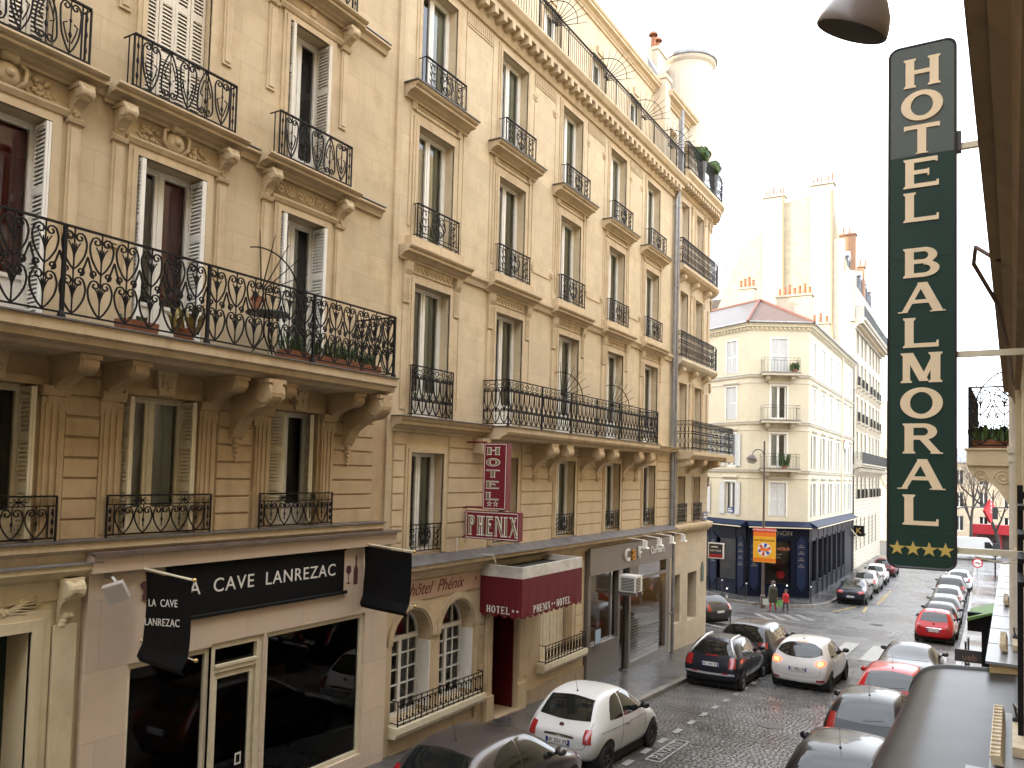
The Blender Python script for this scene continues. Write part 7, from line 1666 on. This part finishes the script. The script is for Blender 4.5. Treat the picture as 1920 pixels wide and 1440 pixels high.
# ---- body shapes: stations (x, z low, z belt, z top, w low, w mid, w top), rear first
small = dict(kind='small', L=3.55, W=1.63, st=[(0.0, .36, .66, .74, .60, .72, .60), (.07, .27, .70, .82, .80, .90, .74), (.25, .22, .84, 1.02, .88, .97, .76), (.52, .20, .90, 1.36, .92, 1.0, .72), (.85, .19, .92, 1.47, .92, 1.0, .72), (1.35, .18, .92, 1.50, .92, 1.0, .72), (1.85, .18, .91, 1.46, .92, 1.0, .70), (2.25, .18, .90, 1.24, .92, 1.0, .70), (2.62, .18, .87, .98, .92, 1.0, .74), (3.05, .20, .76, .88, .90, .97, .70), (3.38, .25, .62, .72, .80, .88, .62), (3.55, .36, .52, .58, .60, .70, .52)],
    rearwin=([(-.56, 1.00), (0, .97), (.56, 1.00)], [(-.48, 1.33), (0, 1.37), (.48, 1.33)]), sidewin=[([(.72, .98), (1.05, .96), (1.32, .96)], [(.80, 1.16), (1.0, 1.34), (1.32, 1.39)]), ([(1.37, .96), (1.9, .95), (2.42, .96)], [(1.37, 1.39), (1.75, 1.37), (2.32, 1.04)])],
    frontwin=([(-.6, .99), (0, 1.0), (.6, .99)], [(-.5, 1.34), (0, 1.38), (.5, 1.34)]), wr=.30, ax=(.62, 2.92), seams=[[(1.30, .95), (1.28, .6), (1.30, .3), (1.6, .24), (2.3, .24), (2.45, .5), (2.44, .95)], [(.25, .80), (1.2, .80), (2.5, .82)]], rseams=[[(-.62, .98), (-.60, .7), (-.5, .52), (0, .48), (.5, .52), (.60, .7), (.62, .98)], [(-.6, .30), (0, .28), (.6, .3)]], handles=[(1.50, .80)], hmat=M_chrome, mirror=(2.25, .98), mmat=M_trim,
    tails=[('rear', [(.52, .62), (.68, .63)], [(.52, .86), (.64, .88)])], hl=.62, plate=.60, wiper=.98, haswiper=False, aerial=.75,
    patches=[('rear', [(-.32, .685), (0, .68), (.32, .685)], [(-.32, .72), (0, .73), (.32, .72)], M_chrome), ('rear', [(-.5, .29), (0, .285), (.5, .29)], [(-.5, .31), (0, .305), (.5, .31)], M_trim)])
hatch = dict(kind='hatch', L=4.05, W=1.73, st=[(0.0, .38, .62, .70, .62, .78, .66), (.06, .27, .74, .84, .84, .93, .76), (.22, .22, .90, 1.08, .90, .98, .76), (.50, .20, .94, 1.38, .93, 1.0, .72), (.90, .19, .95, 1.48, .93, 1.0, .71), (1.5, .18, .94, 1.51, .93, 1.0, .71), (2.15, .18, .93, 1.46, .93, 1.0, .70), (2.65, .18, .92, 1.22, .93, 1.0, .70), (3.0, .18, .89, 1.0, .93, 1.0, .74), (3.5, .20, .79, .90, .90, .97, .70), (3.88, .25, .64, .74, .80, .88, .62), (4.05, .36, .52, .58, .60, .70, .52)],
    rearwin=([(-.60, 1.04), (0, 1.00), (.60, 1.04)], [(-.52, 1.34), (0, 1.39), (.52, 1.34)]), sidewin=[([(.72, 1.02), (1.2, .99), (1.55, .98)], [(.85, 1.24), (1.15, 1.37), (1.55, 1.41)]), ([(1.60, .98), (2.2, .98), (2.8, .99)], [(1.60, 1.41), (2.05, 1.38), (2.68, 1.08)])],
    frontwin=([(-.62, 1.02), (0, 1.03), (.62, 1.02)], [(-.52, 1.34), (0, 1.38), (.52, 1.34)]), wr=.31, ax=(.70, 3.28), seams=[[(1.56, .97), (1.55, .6), (1.56, .3), (1.9, .25), (2.7, .25), (2.84, .5), (2.82, .95)], [(1.0, .5), (1.1, .7), (1.05, .95)]], rseams=[[(-.66, 1.0), (-.64, .75), (-.58, .52), (0, .48), (.58, .52), (.64, .75), (.66, 1.0)]], handles=[(1.75, .86), (1.2, .88)], mirror=(2.66, 1.0),
    tails=[('rear', [(.56, .70), (.75, .72)], [(.56, .96), (.71, 1.0)])], hl=.66, plate=.66, wiper=1.02, aerial=.85, patches=[('rear', [(-.62, .24), (0, .23), (.62, .24)], [(-.6, .34), (0, .33), (.6, .34)], M_trim)])
mpv = dict(kind='mpv', L=4.45, W=1.83, st=[(0.0, .38, .66, .78, .62, .80, .70), (.06, .28, .82, .96, .84, .94, .78), (.2, .22, 1.0, 1.30, .90, .98, .78), (.38, .20, 1.02, 1.56, .93, 1.0, .74), (.85, .19, 1.02, 1.65, .93, 1.0, .73), (1.7, .18, 1.01, 1.67, .93, 1.0, .73), (2.4, .18, 1.0, 1.60, .93, 1.0, .72), (2.95, .18, .98, 1.34, .93, 1.0, .72), (3.4, .18, .95, 1.08, .93, 1.0, .76), (3.9, .20, .84, .95, .90, .97, .70), (4.28, .25, .66, .76, .80, .88, .62), (4.45, .36, .52, .58, .60, .70, .52)],
    rearwin=([(-.66, 1.08), (0, 1.06), (.66, 1.08)], [(-.60, 1.50), (0, 1.55), (.60, 1.50)]), sidewin=[([(.55, 1.10), (.9, 1.08), (1.2, 1.07)], [(.62, 1.42), (.9, 1.52), (1.2, 1.55)]), ([(1.25, 1.07), (1.7, 1.06), (2.05, 1.06)], [(1.25, 1.55), (1.7, 1.56), (2.05, 1.55)]), ([(2.1, 1.06), (2.6, 1.06), (3.15, 1.08)], [(2.1, 1.54), (2.5, 1.46), (3.02, 1.18)])],
    frontwin=([(-.66, 1.10), (0, 1.11), (.66, 1.10)], [(-.55, 1.46), (0, 1.50), (.55, 1.46)]), wr=.33, ax=(.78, 3.52), seams=[[(1.22, 1.05), (1.2, .6), (1.3, .3), (2.05, .26), (2.07, .7), (2.07, 1.05)], [(2.07, .26), (3.0, .28), (3.15, .6), (3.12, 1.02)]], rseams=[[(-.7, 1.05), (-.68, .8), (-.6, .5), (0, .48), (.6, .5), (.68, .8), (.7, 1.05)]], handles=[(1.4, .92), (2.25, .92)], mirror=(2.98, 1.08),
    tails=[('rear', [(.52, .88), (.82, .90)], [(.52, 1.04), (.79, 1.08)])], hl=.74, plate=.72, wiper=1.07, aerial=.9, patches=[('rear', [(-.66, .24), (0, .23), (.66, .24)], [(-.64, .36), (0, .35), (.64, .36)], M_trim), ('rear', [(-.55, .84), (0, .84), (.55, .84)], [(-.55, .87), (0, .87), (.55, .87)], M_chrome)])
sedan = dict(kind='sedan', L=4.75, W=1.80, st=[(0.0, .40, .66, .72, .62, .76, .66), (.08, .28, .80, .90, .84, .93, .78), (.30, .22, .90, 1.00, .90, .98, .76), (.85, .20, .93, 1.06, .93, 1.0, .74), (1.30, .19, .94, 1.26, .93, 1.0, .70), (1.75, .19, .94, 1.42, .93, 1.0, .68), (2.3, .18, .93, 1.45, .93, 1.0, .68), (2.85, .18, .92, 1.36, .93, 1.0, .67), (3.4, .18, .90, 1.06, .93, 1.0, .72), (3.75, .19, .85, .95, .92, .99, .72), (4.3, .22, .74, .84, .86, .94, .66), (4.62, .28, .62, .70, .76, .84, .6), (4.75, .38, .54, .58, .6, .7, .5)],
    rearwin=([(-.58, 1.06), (0, 1.06), (.58, 1.06)], [(-.48, 1.33), (0, 1.36), (.48, 1.33)]), sidewin=[([(1.25, 1.02), (1.7, .99), (2.15, .98)], [(1.45, 1.18), (1.75, 1.32), (2.15, 1.36)]), ([(2.2, .98), (2.7, .98), (3.3, .99)], [(2.2, 1.36), (2.65, 1.32), (3.18, 1.06)])],
    frontwin=([(-.6, 1.0), (0, 1.02), (.6, 1.0)], [(-.48, 1.28), (0, 1.32), (.48, 1.28)]), wr=.33, ax=(1.0, 3.75), seams=[[(2.17, .97), (2.17, .6), (2.17, .28), (3.0, .26), (3.3, .5), (3.3, .95)], [(1.3, .5), (1.42, .8), (1.35, .98)]], rseams=[[(-.68, .90), (-.6, .6), (0, .56), (.6, .6), (.68, .90)]], handles=[(1.6, .86), (2.35, .86)], mirror=(3.2, .98),
    tails=[('rear', [(.44, .70), (.80, .74)], [(.43, .86), (.78, .88)])], hl=.66, plate=.52, wiper=1.05, haswiper=False)
# variants share a shell but not their fittings
def var(base, **k): d = dict(base); d.update(k); return d
zoe = var(hatch, kind='zoe', L=4.08, st=[(x, zl, zb + .02, zt + (.04 if zt > 1.2 else .02), wl, wm, wt) for (x, zl, zb, zt, wl, wm, wt) in hatch['st']], rearwin=([(-.66, 1.14), (-.35, 1.03), (0, 1.01), (.35, 1.03), (.66, 1.14)], [(-.60, 1.28), (-.35, 1.40), (0, 1.42), (.35, 1.40), (.60, 1.28)]), mmat=M_trim, tails=[('rear', [(.48, .88), (.62, .80), (.76, .86)], [(.48, .90), (.63, .98), (.76, .97)])], tailin=[([(.58, .84), (.70, .86)], [(.58, .92), (.70, .93)], M_amber)], patches=[('rear', [(-.62, .22), (0, .21), (.62, .22)], [(-.58, .32), (0, .31), (.58, .32)], M_trim), ('rear', [(-.42, .62), (0, .61), (.42, .62)], [(-.42, .77), (0, .78), (.42, .77)], None), ('rear', [(.52, .36), (.76, .38)], [(.54, .42), (.74, .44)], M_tail), ('rear', [(-.76, .38), (-.52, .36)], [(-.74, .44), (-.54, .42)], M_tail), ('rear', [(-.14, 1.435), (.14, 1.435)], [(-.14, 1.455), (.14, 1.455)], M_taillit)], plate=.69)
plu = var(hatch, kind='pluriel', L=3.93, W=1.70, st=[(x * .97, zl + .03, zb, zt + (.02 if zt > 1.2 else 0), wl, wm, wt) for (x, zl, zb, zt, wl, wm, wt) in hatch['st']], rearwin=([(-.58, 1.06), (0, 1.03), (.58, 1.06)], [(-.52, 1.36), (0, 1.39), (.52, 1.36)]), tails=[('rear', [(.54, .70), (.74, .72)], [(.54, .98), (.70, 1.02)])], plate=.78, patches=[('rear', [(-.72, .50), (0, .48), (.72, .50)], [(-.72, .56), (0, .54), (.72, .56)], mat('silver_trim', (.55, .55, .56), rough=.3, metal=.5)), ('rear', [(.35, .52), (.55, .53)], [(.35, .56), (.55, .57)], M_tail), ('rear', [(-.55, .53), (-.35, .52)], [(-.55, .57), (-.35, .56)], M_tail), ('rear', [(-.18, 1.0), (.18, 1.0)], [(-.18, 1.03), (.18, 1.03)], M_tail)])
oldh = var(hatch, kind='old_hatch', tails=[('rear', [(.60, .66), (.77, .68)], [(.57, 1.10), (.69, 1.10)])], rearwin=([(-.56, 1.0), (0, .97), (.56, 1.0)], [(-.50, 1.34), (0, 1.38), (.50, 1.34)]))
city = var(small, kind='city', L=2.7, W=1.6, st=[(x * .76, zl, zb, zt + .03 * (zt > 1.2), wl, wm, wt) for (x, zl, zb, zt, wl, wm, wt) in small['st']], sidewin=[([(.6, .98), (1.1, .96), (1.75, .97)], [(.7, 1.3), (1.1, 1.42), (1.7, 1.1)])], ax=(.45, 2.2), seams=[], handles=[(1.0, .8)], mirror=(1.6, 1.0), patches=[('rear', [(-.6, .3), (0, .28), (.6, .3)], [(-.6, .5), (0, .5), (.6, .5)], M_trim)], haswiper=True)
big = var(hatch, kind='estate', L=4.4, W=1.78, st=[(x * 1.08, zl, zb, zt, wl, wm, wt) for (x, zl, zb, zt, wl, wm, wt) in hatch['st']], sidewin=[([(.62 * 1.08, 1.02), (1.2 * 1.08, .99), (1.55 * 1.08, .98)], [(.75 * 1.08, 1.24), (1.15 * 1.08, 1.37), (1.55 * 1.08, 1.41)]), ([(1.60 * 1.08, .98), (2.2 * 1.08, .98), (2.8 * 1.08, .99)], [(1.60 * 1.08, 1.41), (2.05 * 1.08, 1.38), (2.68 * 1.08, 1.08)])], ax=(.78, 3.5), seams=[[(1.68, .97), (1.67, .6), (1.68, .3), (2.1, .25), (2.9, .25), (3.06, .5), (3.04, .95)], [(1.08, .5), (1.18, .7), (1.13, .95)]], mirror=(2.87, 1.0))
P_white = paint('white', (.62, .615, .60)); P_black = paint('black', (.010, .010, .014)); P_grey = paint('dark_grey', (.055, .052, .055), .5); P_brown = paint('grey_brown', (.10, .088, .085), .6); P_red = paint('red', (.45, .010, .014)); P_silver = paint('silver', (.24, .24, .235), .6); P_navy = paint('navy_black', (.016, .018, .028), .3); P_mid = paint('mid_grey', (.07, .07, .07), .5); P_beige = paint('pale_grey', (.32, .31, .285), .4)
def silver_arches(add, bvh, s):
    m = mat('silver_roof_arch', (.50, .50, .51), rough=.3, metal=.5)
    for sd in (-1, 1):
        b = MB(); P = []
        for (x, z) in ((.22, .98), (.42, 1.26), (.70, 1.42), (1.1, 1.475), (1.6, 1.48), (2.1, 1.44), (2.6, 1.26), (2.9, 1.05)):
            h = cast(bvh, 'side', x, z, sd); h and P.append(h[0] + Vector((0, 0, .0)))
        b.tube(P, .05, 8); add('roof_arch', b, m, True)
def emblem(add, bvh, s):
    h = cast(bvh, 'rear', 0, .88)
    if h: b = MB(); b.lathe([(.001, h[0].x - .02), (.045, h[0].x - .02), (.05, h[0].x + .01)], c=(0, 0, .88), n=14, axis=0); add('emblem', b, mat('dark_red_emblem', (.10, .03, .03), rough=.2))
car(small, place_car(-7.15, 14.0, -.02), P_white, 'small rounded white hatchback parked before the red awning', 'BX 251 FQ', rim=M_rimd, extra=emblem)
car(sedan if False else oldh, place_car(-6.98, 9.35, 0), P_brown, 'dark grey brown car cut off by the bottom edge behind the white one', None, extra=None)
car(plu, place_car(-7.05, 23.55, .0), P_navy, 'black hatchback with silver roof arches parked by the hairdresser', 'DC 141 RY', extra=silver_arches)
car(mpv, place_car(-7.02, 27.05, -.04), P_grey, 'dark grey people carrier in front of the black hatchback', None, rim=M_rim)
car(zoe, place_car(-4.92, 25.4, -.03), P_white, 'white hatchback with lit tail lamps driving down the lane', 'FC 082 XG', tail=M_taillit, rim=M_rimd, name='moving_car')
car(big, T(-11.0, 38.5, gz(38.5)) @ RZ(math.radians(150)), P_grey, 'dark grey car waiting in the side street behind the corner wall', None)
car(sedan, place_car(-7.35, 54.2), P_navy, 'dark saloon parked beside the blue pub', 'FV 988 CL')
car(big, place_car(-7.35, 60.6), P_beige, 'silver beige car parked in front of the dark saloon', None)
car(city, place_car(-7.3, 66.6), P_white, 'tiny white city car parked third beside the pub', None)
car(hatch, place_car(-7.3, 72.5), paint('dark_red', (.12, .02, .02)), 'dull red car parked beyond the white city car', None)
R0 = -2.05
car(big, place_car(R0, 13.2), P_black, 'black car with pale sky in its rear window at the bottom edge', None)
car(oldh, place_car(R0 - .12, 18.0), P_black, 'black hatchback with tall red tail lamp next to the canopy', None)
car(hatch, place_car(R0 - .05, 22.2), P_red, 'red hatchback between a black hatchback and a grey saloon on the right', None)
car(sedan, place_car(R0 - .05, 26.9, .0), P_grey, 'dark grey saloon with sky reflected in its large rear window', None)
car(small, place_car(-2.08, 41.0, -.04), P_red, 'bright red small hatchback parked past the zebra crossing', 'GD 505 TX', extra=emblem)
car(hatch, place_car(R0, 45.6), P_black, 'black hatchback directly ahead of the bright red one', None)
car(big, place_car(R0, 50.2), P_mid, 'dark grey estate car two ahead of the bright red hatchback', None)
car(hatch, place_car(R0, 55.2), P_silver, 'silver hatchback in the far right row', None)
car(mpv, place_car(R0, 60.0), P_mid, 'grey tall car with dark rear window in the far right row', None)
car(hatch, place_car(R0 + .3, 66.5), P_white, 'white hatchback farthest along the right row', None)
van = thing('white_van', T(-1.5, 96.5, gz(96)), 'white delivery van crossing at the end of the street', 'van'); 
b = MB(); b.prism([(-2.8, .35), (2.7, .35), (2.75, 1.0), (2.3, 1.2), (1.75, 2.1), (1.5, 2.25), (-2.8, 2.25)], 1, 0, 2.0) if False else None
bm_ = MB(); prof_ = [(-2.8, .35), (2.7, .35), (2.75, 1.0), (2.3, 1.25), (1.75, 2.15), (1.5, 2.3), (-2.75, 2.3), (-2.8, 2.2)]
bm_.add([(x, 0, z) for x, z in prof_] + [(x, 2.0, z) for x, z in prof_], [tuple(range(8)), tuple(range(15, 7, -1))] + [(i, i + 8, (i + 1) % 8 + 8, (i + 1) % 8) for i in range(8)]); part('body', bm_, P_white, van)
b = MB(); b.quad((1.3, -.01, 1.3), (2.2, -.01, 1.3), (1.75, -.01, 1.95), (1.3, -.01, 1.95)); part('side_window', b, M_cglass, van)
wt = wheel_tm(.34, .2, M_rim, 0)
for x in (-1.9, 1.8):
    for y in (.12, 1.88): wt.place(T(-1.5 + x, 96.5 + y, gz(96) + .34), van)
# ================================================================ buildings behind the camera (close the street)
bz = thing('apartment_building', T(-12, -20, gz(-20)), 'limestone building further up the street left of the wine shop', 'building')
b = MB(); wall(b, -45, -5.02, gz(-30), 15, [(c - .55, c + .55, v, v + 2.3) for c in range(-43, -6, 3) for v in (-1, 2, 5.2, 8.4, 11.4)], .3); part('wall', b, S_b1, bz, FL.M); b = MB(); b.box(-45, -5.02, gz(-40), 16, -10, -1.0); part('interior', b, M_room, bz, FL.M)
# ================================================================ street furniture
lp = thing('street_lamp', T(-11.4, 48.5, gz(48.5)), 'brown street lamp post with hooded lantern carrying the orange sign', 'street lamp'); lx, ly = -11.4, 48.6
M_lamp = mat('lamp_brown', (.085, .06, .05), rough=.45); g = gz(48.6) + .13
b = MB(); b.lathe([(.14, g - .2), (.14, g + .6), (.09, g + .7), (.085, g + 1.2), (.075, g + 1.3), (.055, 2.2), (.03, 2.25)], c=(lx, ly, 0), n=12); part('post', b, M_lamp, lp, Matrix())
b = MB(); b.tube([(lx, ly, 1.2)] + [(lx - .35 + .33 * math.cos(a * pi / 6), ly - .05, 1.45 + .28 * math.sin(a * pi / 6)) for a in range(1, 7)], .03, 6); part('arm', b, M_lamp, lp, Matrix())
Ml = T(lx - .68, ly - .05, 1.32) @ Matrix.Rotation(.25, 4, 'Y'); b = MB(); b.lathe([(.05, .12), (.10, .08), (.26, -.05), (.34, -.22), (.33, -.24), (.2, -.2)], n=20); part('lantern', b, M_lamp, lp, Ml, smooth=True); b = MB(); b.lathe([(.33, -.23), (.26, -.36), (.12, -.43), (.001, -.45)], n=16); part('lens', b, mat('lamp_lens', (.5, .48, .44), rough=.15), lp, Ml, smooth=True)
os_ = thing('roadworks_sign', T(lx, ly - .1, -4), 'orange and red roadworks panel reading ATTENTION TRAVAUX on the lamp post', 'sign'); MO = Fr((lx + .02, ly - .12), (1, 0)).at(0, 0, 0)
M_or = mat('sign_orange', (.72, .17, .01), rough=.5); M_ye = mat('sign_yellow', (.75, .38, .02), rough=.5); M_re = mat('sign_bright_red', (.5, .03, .03), rough=.5)
b = MB(); b.box(-.58, .72, -4.95, -2.92, -.03, 0); part('panel', b, M_ye, os_, MO); b = MB(); b.box(-.58, .72, -3.18, -2.92, .0, .004); part('band', b, M_re, os_, MO); b = MB(); b.box(-.58, .72, -3.42, -3.18, 0, .004); part('band', b, M_or, os_, MO); b = MB(); b.box(-.58, .72, -4.90, -4.70, 0, .004); part('band', b, M_or, os_, MO)
for s_, v, z_, m_ in (('ATTENTION TRAVAUX', -3.05, .135, M_letw), ('RUE DES ACACIAS', -3.66, .145, M_black)): put('lettering', text_me(s_, z_, m_, .001, bold=.002), MO @ T(.07, v, .006), os_)
b = MB(); b.lathe([(.001, 0), (.40, 0)], c=(.07, -4.2, .004), n=28); part('roundel', b, M_letw, os_, MO); b = MB()
for k in range(6): a = k * pi / 3 + .3; b.prism([(.07, -4.2), (.07 + .36 * math.cos(a - .26), -4.2 + .36 * math.sin(a - .26)), (.07 + .37 * math.cos(a), -4.2 + .37 * math.sin(a)), (.07 + .36 * math.cos(a + .26), -4.2 + .36 * math.sin(a + .26))], 2, .005, .008, 0 if k % 2 else 1)
b.box(-.2, .34, -4.28, -4.12, .008, .011, 2); part('emblem', b, [mat('emblem_blue', (.02, .04, .35), rough=.5), M_re, M_or], os_, MO)
M_bol = mat('bollard_black', (.02, .02, .022), rough=.4)
def bollard(x, y, lab, h=1.05):
    t = thing('bollard', T(x, y, gz(y) + .12), lab, 'bollard', 'slim black bollards'); b = MB(); b.lathe([(.055, 0), (.055, .06), (.035, .08), (.035, h - .06), (.02, h - .03)], n=10); part('post', b, M_bol, t); b = MB(); b.ball((0, 0, h), .05, 8); part('knob', b, mat('bollard_white', (.7, .7, .68), rough=.4), t, smooth=True)
for x, y, lab in ((-.66, 33.4, 'nearer of two slim black bollards on the right pavement'), (-.60, 34.9, 'farther of two slim black bollards on the right pavement'), (-9.75, 35.6, 'slim bollard at the corner of the left pavement by the side street'), (-9.3, 52.0, 'slim bollard right of the pub corner'), (-11.4, 50.7, 'slim bollard in front of the pub window'), (-12.9, 50.7, 'slim bollard left of the lamp post before the pub'), (-14.6, 51.3, 'slim bollard in front of the pub side window')): bollard(x, y, lab)
b = MB(); b.box(-.2, .2, -.13, .13, 0, .01); t = thing('street_plate', FA.at(LA - 1.5, -2.15, .02), 'small blue street plate on the cream building above the pub hood', 'street sign'); b = MB(); b.box(-.3, .3, -.2, .2, 0, .02); part('plate', b, M_blue, t); b = MB(); b.box(-.2, .1, .04, .1, .02, .023); b.box(-.24, .2, -.1, -.03, .02, .023); part('faded_lettering', b, M_letw, t)
# ================================================================ people
def figure(name, M, H, label, skin, hair, coat_c, leg_c, pose, coat_len=.5, hood=None):
    """one continuous body grown from a jointed skeleton, clothes as shells over it"""
    t = thing(name, M, label, 'person'); h = H
    hip = .50 * h; sh = .80 * h; st, ar = pose['stride'], pose['arms']
    J = {'pel': (0, 0, hip, .085), 'wst': (0, 0, .60 * h, .075), 'chs': (0, .0, .72 * h, .088), 'nck': (0, 0, .84 * h, .034), 'hd0': (0, .012, .875 * h, .05), 'hd1': (0, .015, .93 * h, .058), 'hd2': (0, .01, .985 * h, .035)}
    E_ = [('pel', 'wst'), ('wst', 'chs'), ('chs', 'nck'), ('nck', 'hd0'), ('hd0', 'hd1'), ('hd1', 'hd2')]
    for s, k in ((-1, 'L'), (1, 'R')):
        f = st * s
        J.update({'hp' + k: (s * .052 * h, 0, hip - .03 * h, .052), 'kn' + k: (s * .055 * h, f * .5 + .02, .275 * h, .034), 'an' + k: (s * .055 * h, f - .01, .045 * h, .022), 'to' + k: (s * .06 * h, f + .075 * h, .02 * h, .022)})
        a = ar[0 if s < 0 else 1]
        J.update({'sh' + k: (s * .105 * h, 0, sh, .036), 'el' + k: (s * (.13 + a[0] * .4) * h, a[1] * .4, .635 * h + a[2] * .4, .026), 'wr' + k: (s * (.135 + a[0]) * h, a[1], .49 * h + a[2], .017), 'pa' + k: (s * (.135 + a[0]) * h, a[1] + .01, .455 * h + a[2], .019)})
        E_ += [('pel', 'hp' + k), ('hp' + k, 'kn' + k), ('kn' + k, 'an' + k), ('an' + k, 'to' + k), ('chs', 'sh' + k), ('sh' + k, 'el' + k), ('el' + k, 'wr' + k), ('wr' + k, 'pa' + k)]
        for q in range(5):
            o = (q - 2) * .007 * h if q < 4 else .016 * h
            J['f%d' % q + k] = (s * (.135 + a[0]) * h + (0 if q < 4 else -s * .016 * h), a[1] + o, (.415 + .004 * abs(q - 1) if q < 4 else .435) * h + a[2], .0055); E_.append(('pa' + k, 'f%d' % q + k))
    names = list(J); me = bpy.data.meshes.new('body'); me.from_pydata([J[n][:3] for n in names], [(names.index(a), names.index(b)) for a, b in E_], [])
    o = bpy.data.objects.new('tmp', me); col.objects.link(o); sm = o.modifiers.new('k', 'SKIN'); o.modifiers.new('s', 'SUBSURF').levels = 1
    for i, n in enumerate(names): r = J[n][3] * h / 1.0 * .95; me.skin_vertices[0].data[i].radius = (r * (1.35 if n in ('chs', 'wst', 'pel') else 1), r)
    me.skin_vertices[0].data[0].use_root = True
    bpy.context.view_layer.update(); ev = bpy.data.meshes.new_from_object(o.evaluated_get(bpy.context.evaluated_depsgraph_get())); bpy.data.objects.remove(o)
    ev.materials.clear()
    for m_ in (skin, coat_c, leg_c, M_trim): ev.materials.append(m_)
    for p in ev.polygons:
        z = p.center.z / h; x = abs(p.center.x) / h; p.use_smooth = True
        p.material_index = 3 if z < .05 else (2 if z < .5 and x < .11 else (1 if (z < .85 and not (z < .48 and x > .11)) else 0))
    bd = put('body', ev, M, t)
    b = MB(); zc = .50 * h - coat_len * .3 * h; b.lathe([(.145 * h, zc), (.125 * h, .56 * h), (.115 * h, .64 * h), (.125 * h, .74 * h), (.10 * h, .81 * h), (.05 * h, .845 * h)], n=18); b.v = [(x * 1.15, y * .85, z) for x, y, z in b.v]; part('coat', b, coat_c, t, smooth=True)
    b = MB(); b.ball((0, .0, .945 * h), .070 * h, 10, sc_=(1, 1.05, 1)); b.v = [(x, y - .014 * h, z + .012 * h) for x, y, z in b.v]; part('hair', b, hair, t, smooth=True)
    b = MB(); b.ball((0, .055 * h, .925 * h), .011 * h, 5, sc_=(.8, 1.3, 1.2)); b.ball((0, .052 * h, .897 * h), .012 * h, 5, sc_=(1.5, .5, .4), m=1)
    for s in (-1, 1): b.ball((s * .021 * h, .053 * h, .938 * h), .007 * h, 5, m=2); b.ball((s * .058 * h, .01, .928 * h), .012 * h, 5, sc_=(.5, 1, 1.3))
    part('face', b, [skin, mat('lips', (.3, .09, .07)), M_trim], t, smooth=True)
    if hood: b = MB(); b.lathe([(.05 * h, .80 * h), (.085 * h, .815 * h), (.09 * h, .84 * h), (.06 * h, .87 * h)], n=14); part('scarf', b, hood, t, smooth=True)
    return t
M_skin = mat('skin', (.48, .29, .21), rough=.55); M_hairb = mat('brown_hair', (.05, .028, .018), rough=.6)
px_, py_ = -10.55, 47.4; zz = gz(47.4)
MP = T(px_, py_, zz) @ RZ(pi * .93)
figure('person', MP, 1.72, 'person in a dark olive coat and red trousers carrying shopping bags across the side street', M_skin, M_hairb, mat('olive_coat', (.035, .032, .018), rough=.8, var=.3), mat('red_trousers', (.42, .012, .015), rough=.7), dict(stride=.16, arms=[(.03, .04, 0), (.03, .02, 0)]), .6, mat('grey_scarf', (.12, .13, .14), rough=.9))
figure('person', T(px_ + .62, py_ + .45, gz(47.9)) @ RZ(pi * .9), 1.28, 'child in a red jacket and navy trousers walking behind the adult', M_skin, M_hairb, mat('red_jacket', (.45, .015, .02), rough=.7), mat('navy_trousers', (.012, .016, .04), rough=.8), dict(stride=.14, arms=[(.03, .08, 0), (.03, .0, 0)]), .2)
for dx, m_, lab in ((-.36, mat('pale_bag', (.42, .46, .42), rough=.5), 'pale shopping bag in the hand at the left side of the adult'), (.36, mat('green_white_bag', (.16, .36, .12), rough=.5, var=.6, vscale=8), 'green and white shopping bag in the hand at the right side of the adult')):
    t = thing('shopping_bag', T(px_ + dx, py_ - .05, zz + .35), lab, 'bag'); b = MB(); b.prism([(-.17, 0), (.17, 0), (.20, .36), (-.20, .36)], 1, -.06, .06) if False else None
    b = MB(); b.add([(x * .17, y * .07, 0) for x, y in ((-1, -1), (1, -1), (1, 1), (-1, 1))] + [(x * .21, y * .05, .36 + .02 * x) for x, y in ((-1, -1), (1, -1), (1, 1), (-1, 1))], [(3, 2, 1, 0), (0, 1, 5, 4), (1, 2, 6, 5), (2, 3, 7, 6), (3, 0, 4, 7)]); part('sack', b, m_, t); b = MB(); b.tube([(-.1, 0, .34), (-.05, 0, .46), (.05, 0, .46), (.1, 0, .34)], .008, 4); part('handle', b, M_trim, t)
figure('person', FA.at(LA - 1.6, gz(54) + .1, -1.2) @ Matrix.Rotation(-pi / 2, 4, 'X') @ RZ(.8) @ Matrix.Rotation(.5, 4, 'X'), 1.65, 'person in a grey sweater bending inside the pub side window', M_skin, M_hairb, mat('grey_sweater', (.22, .23, .22), rough=.9), M_trim, dict(stride=.05, arms=[(.0, .2, .1), (.0, .25, .1)]), .1)
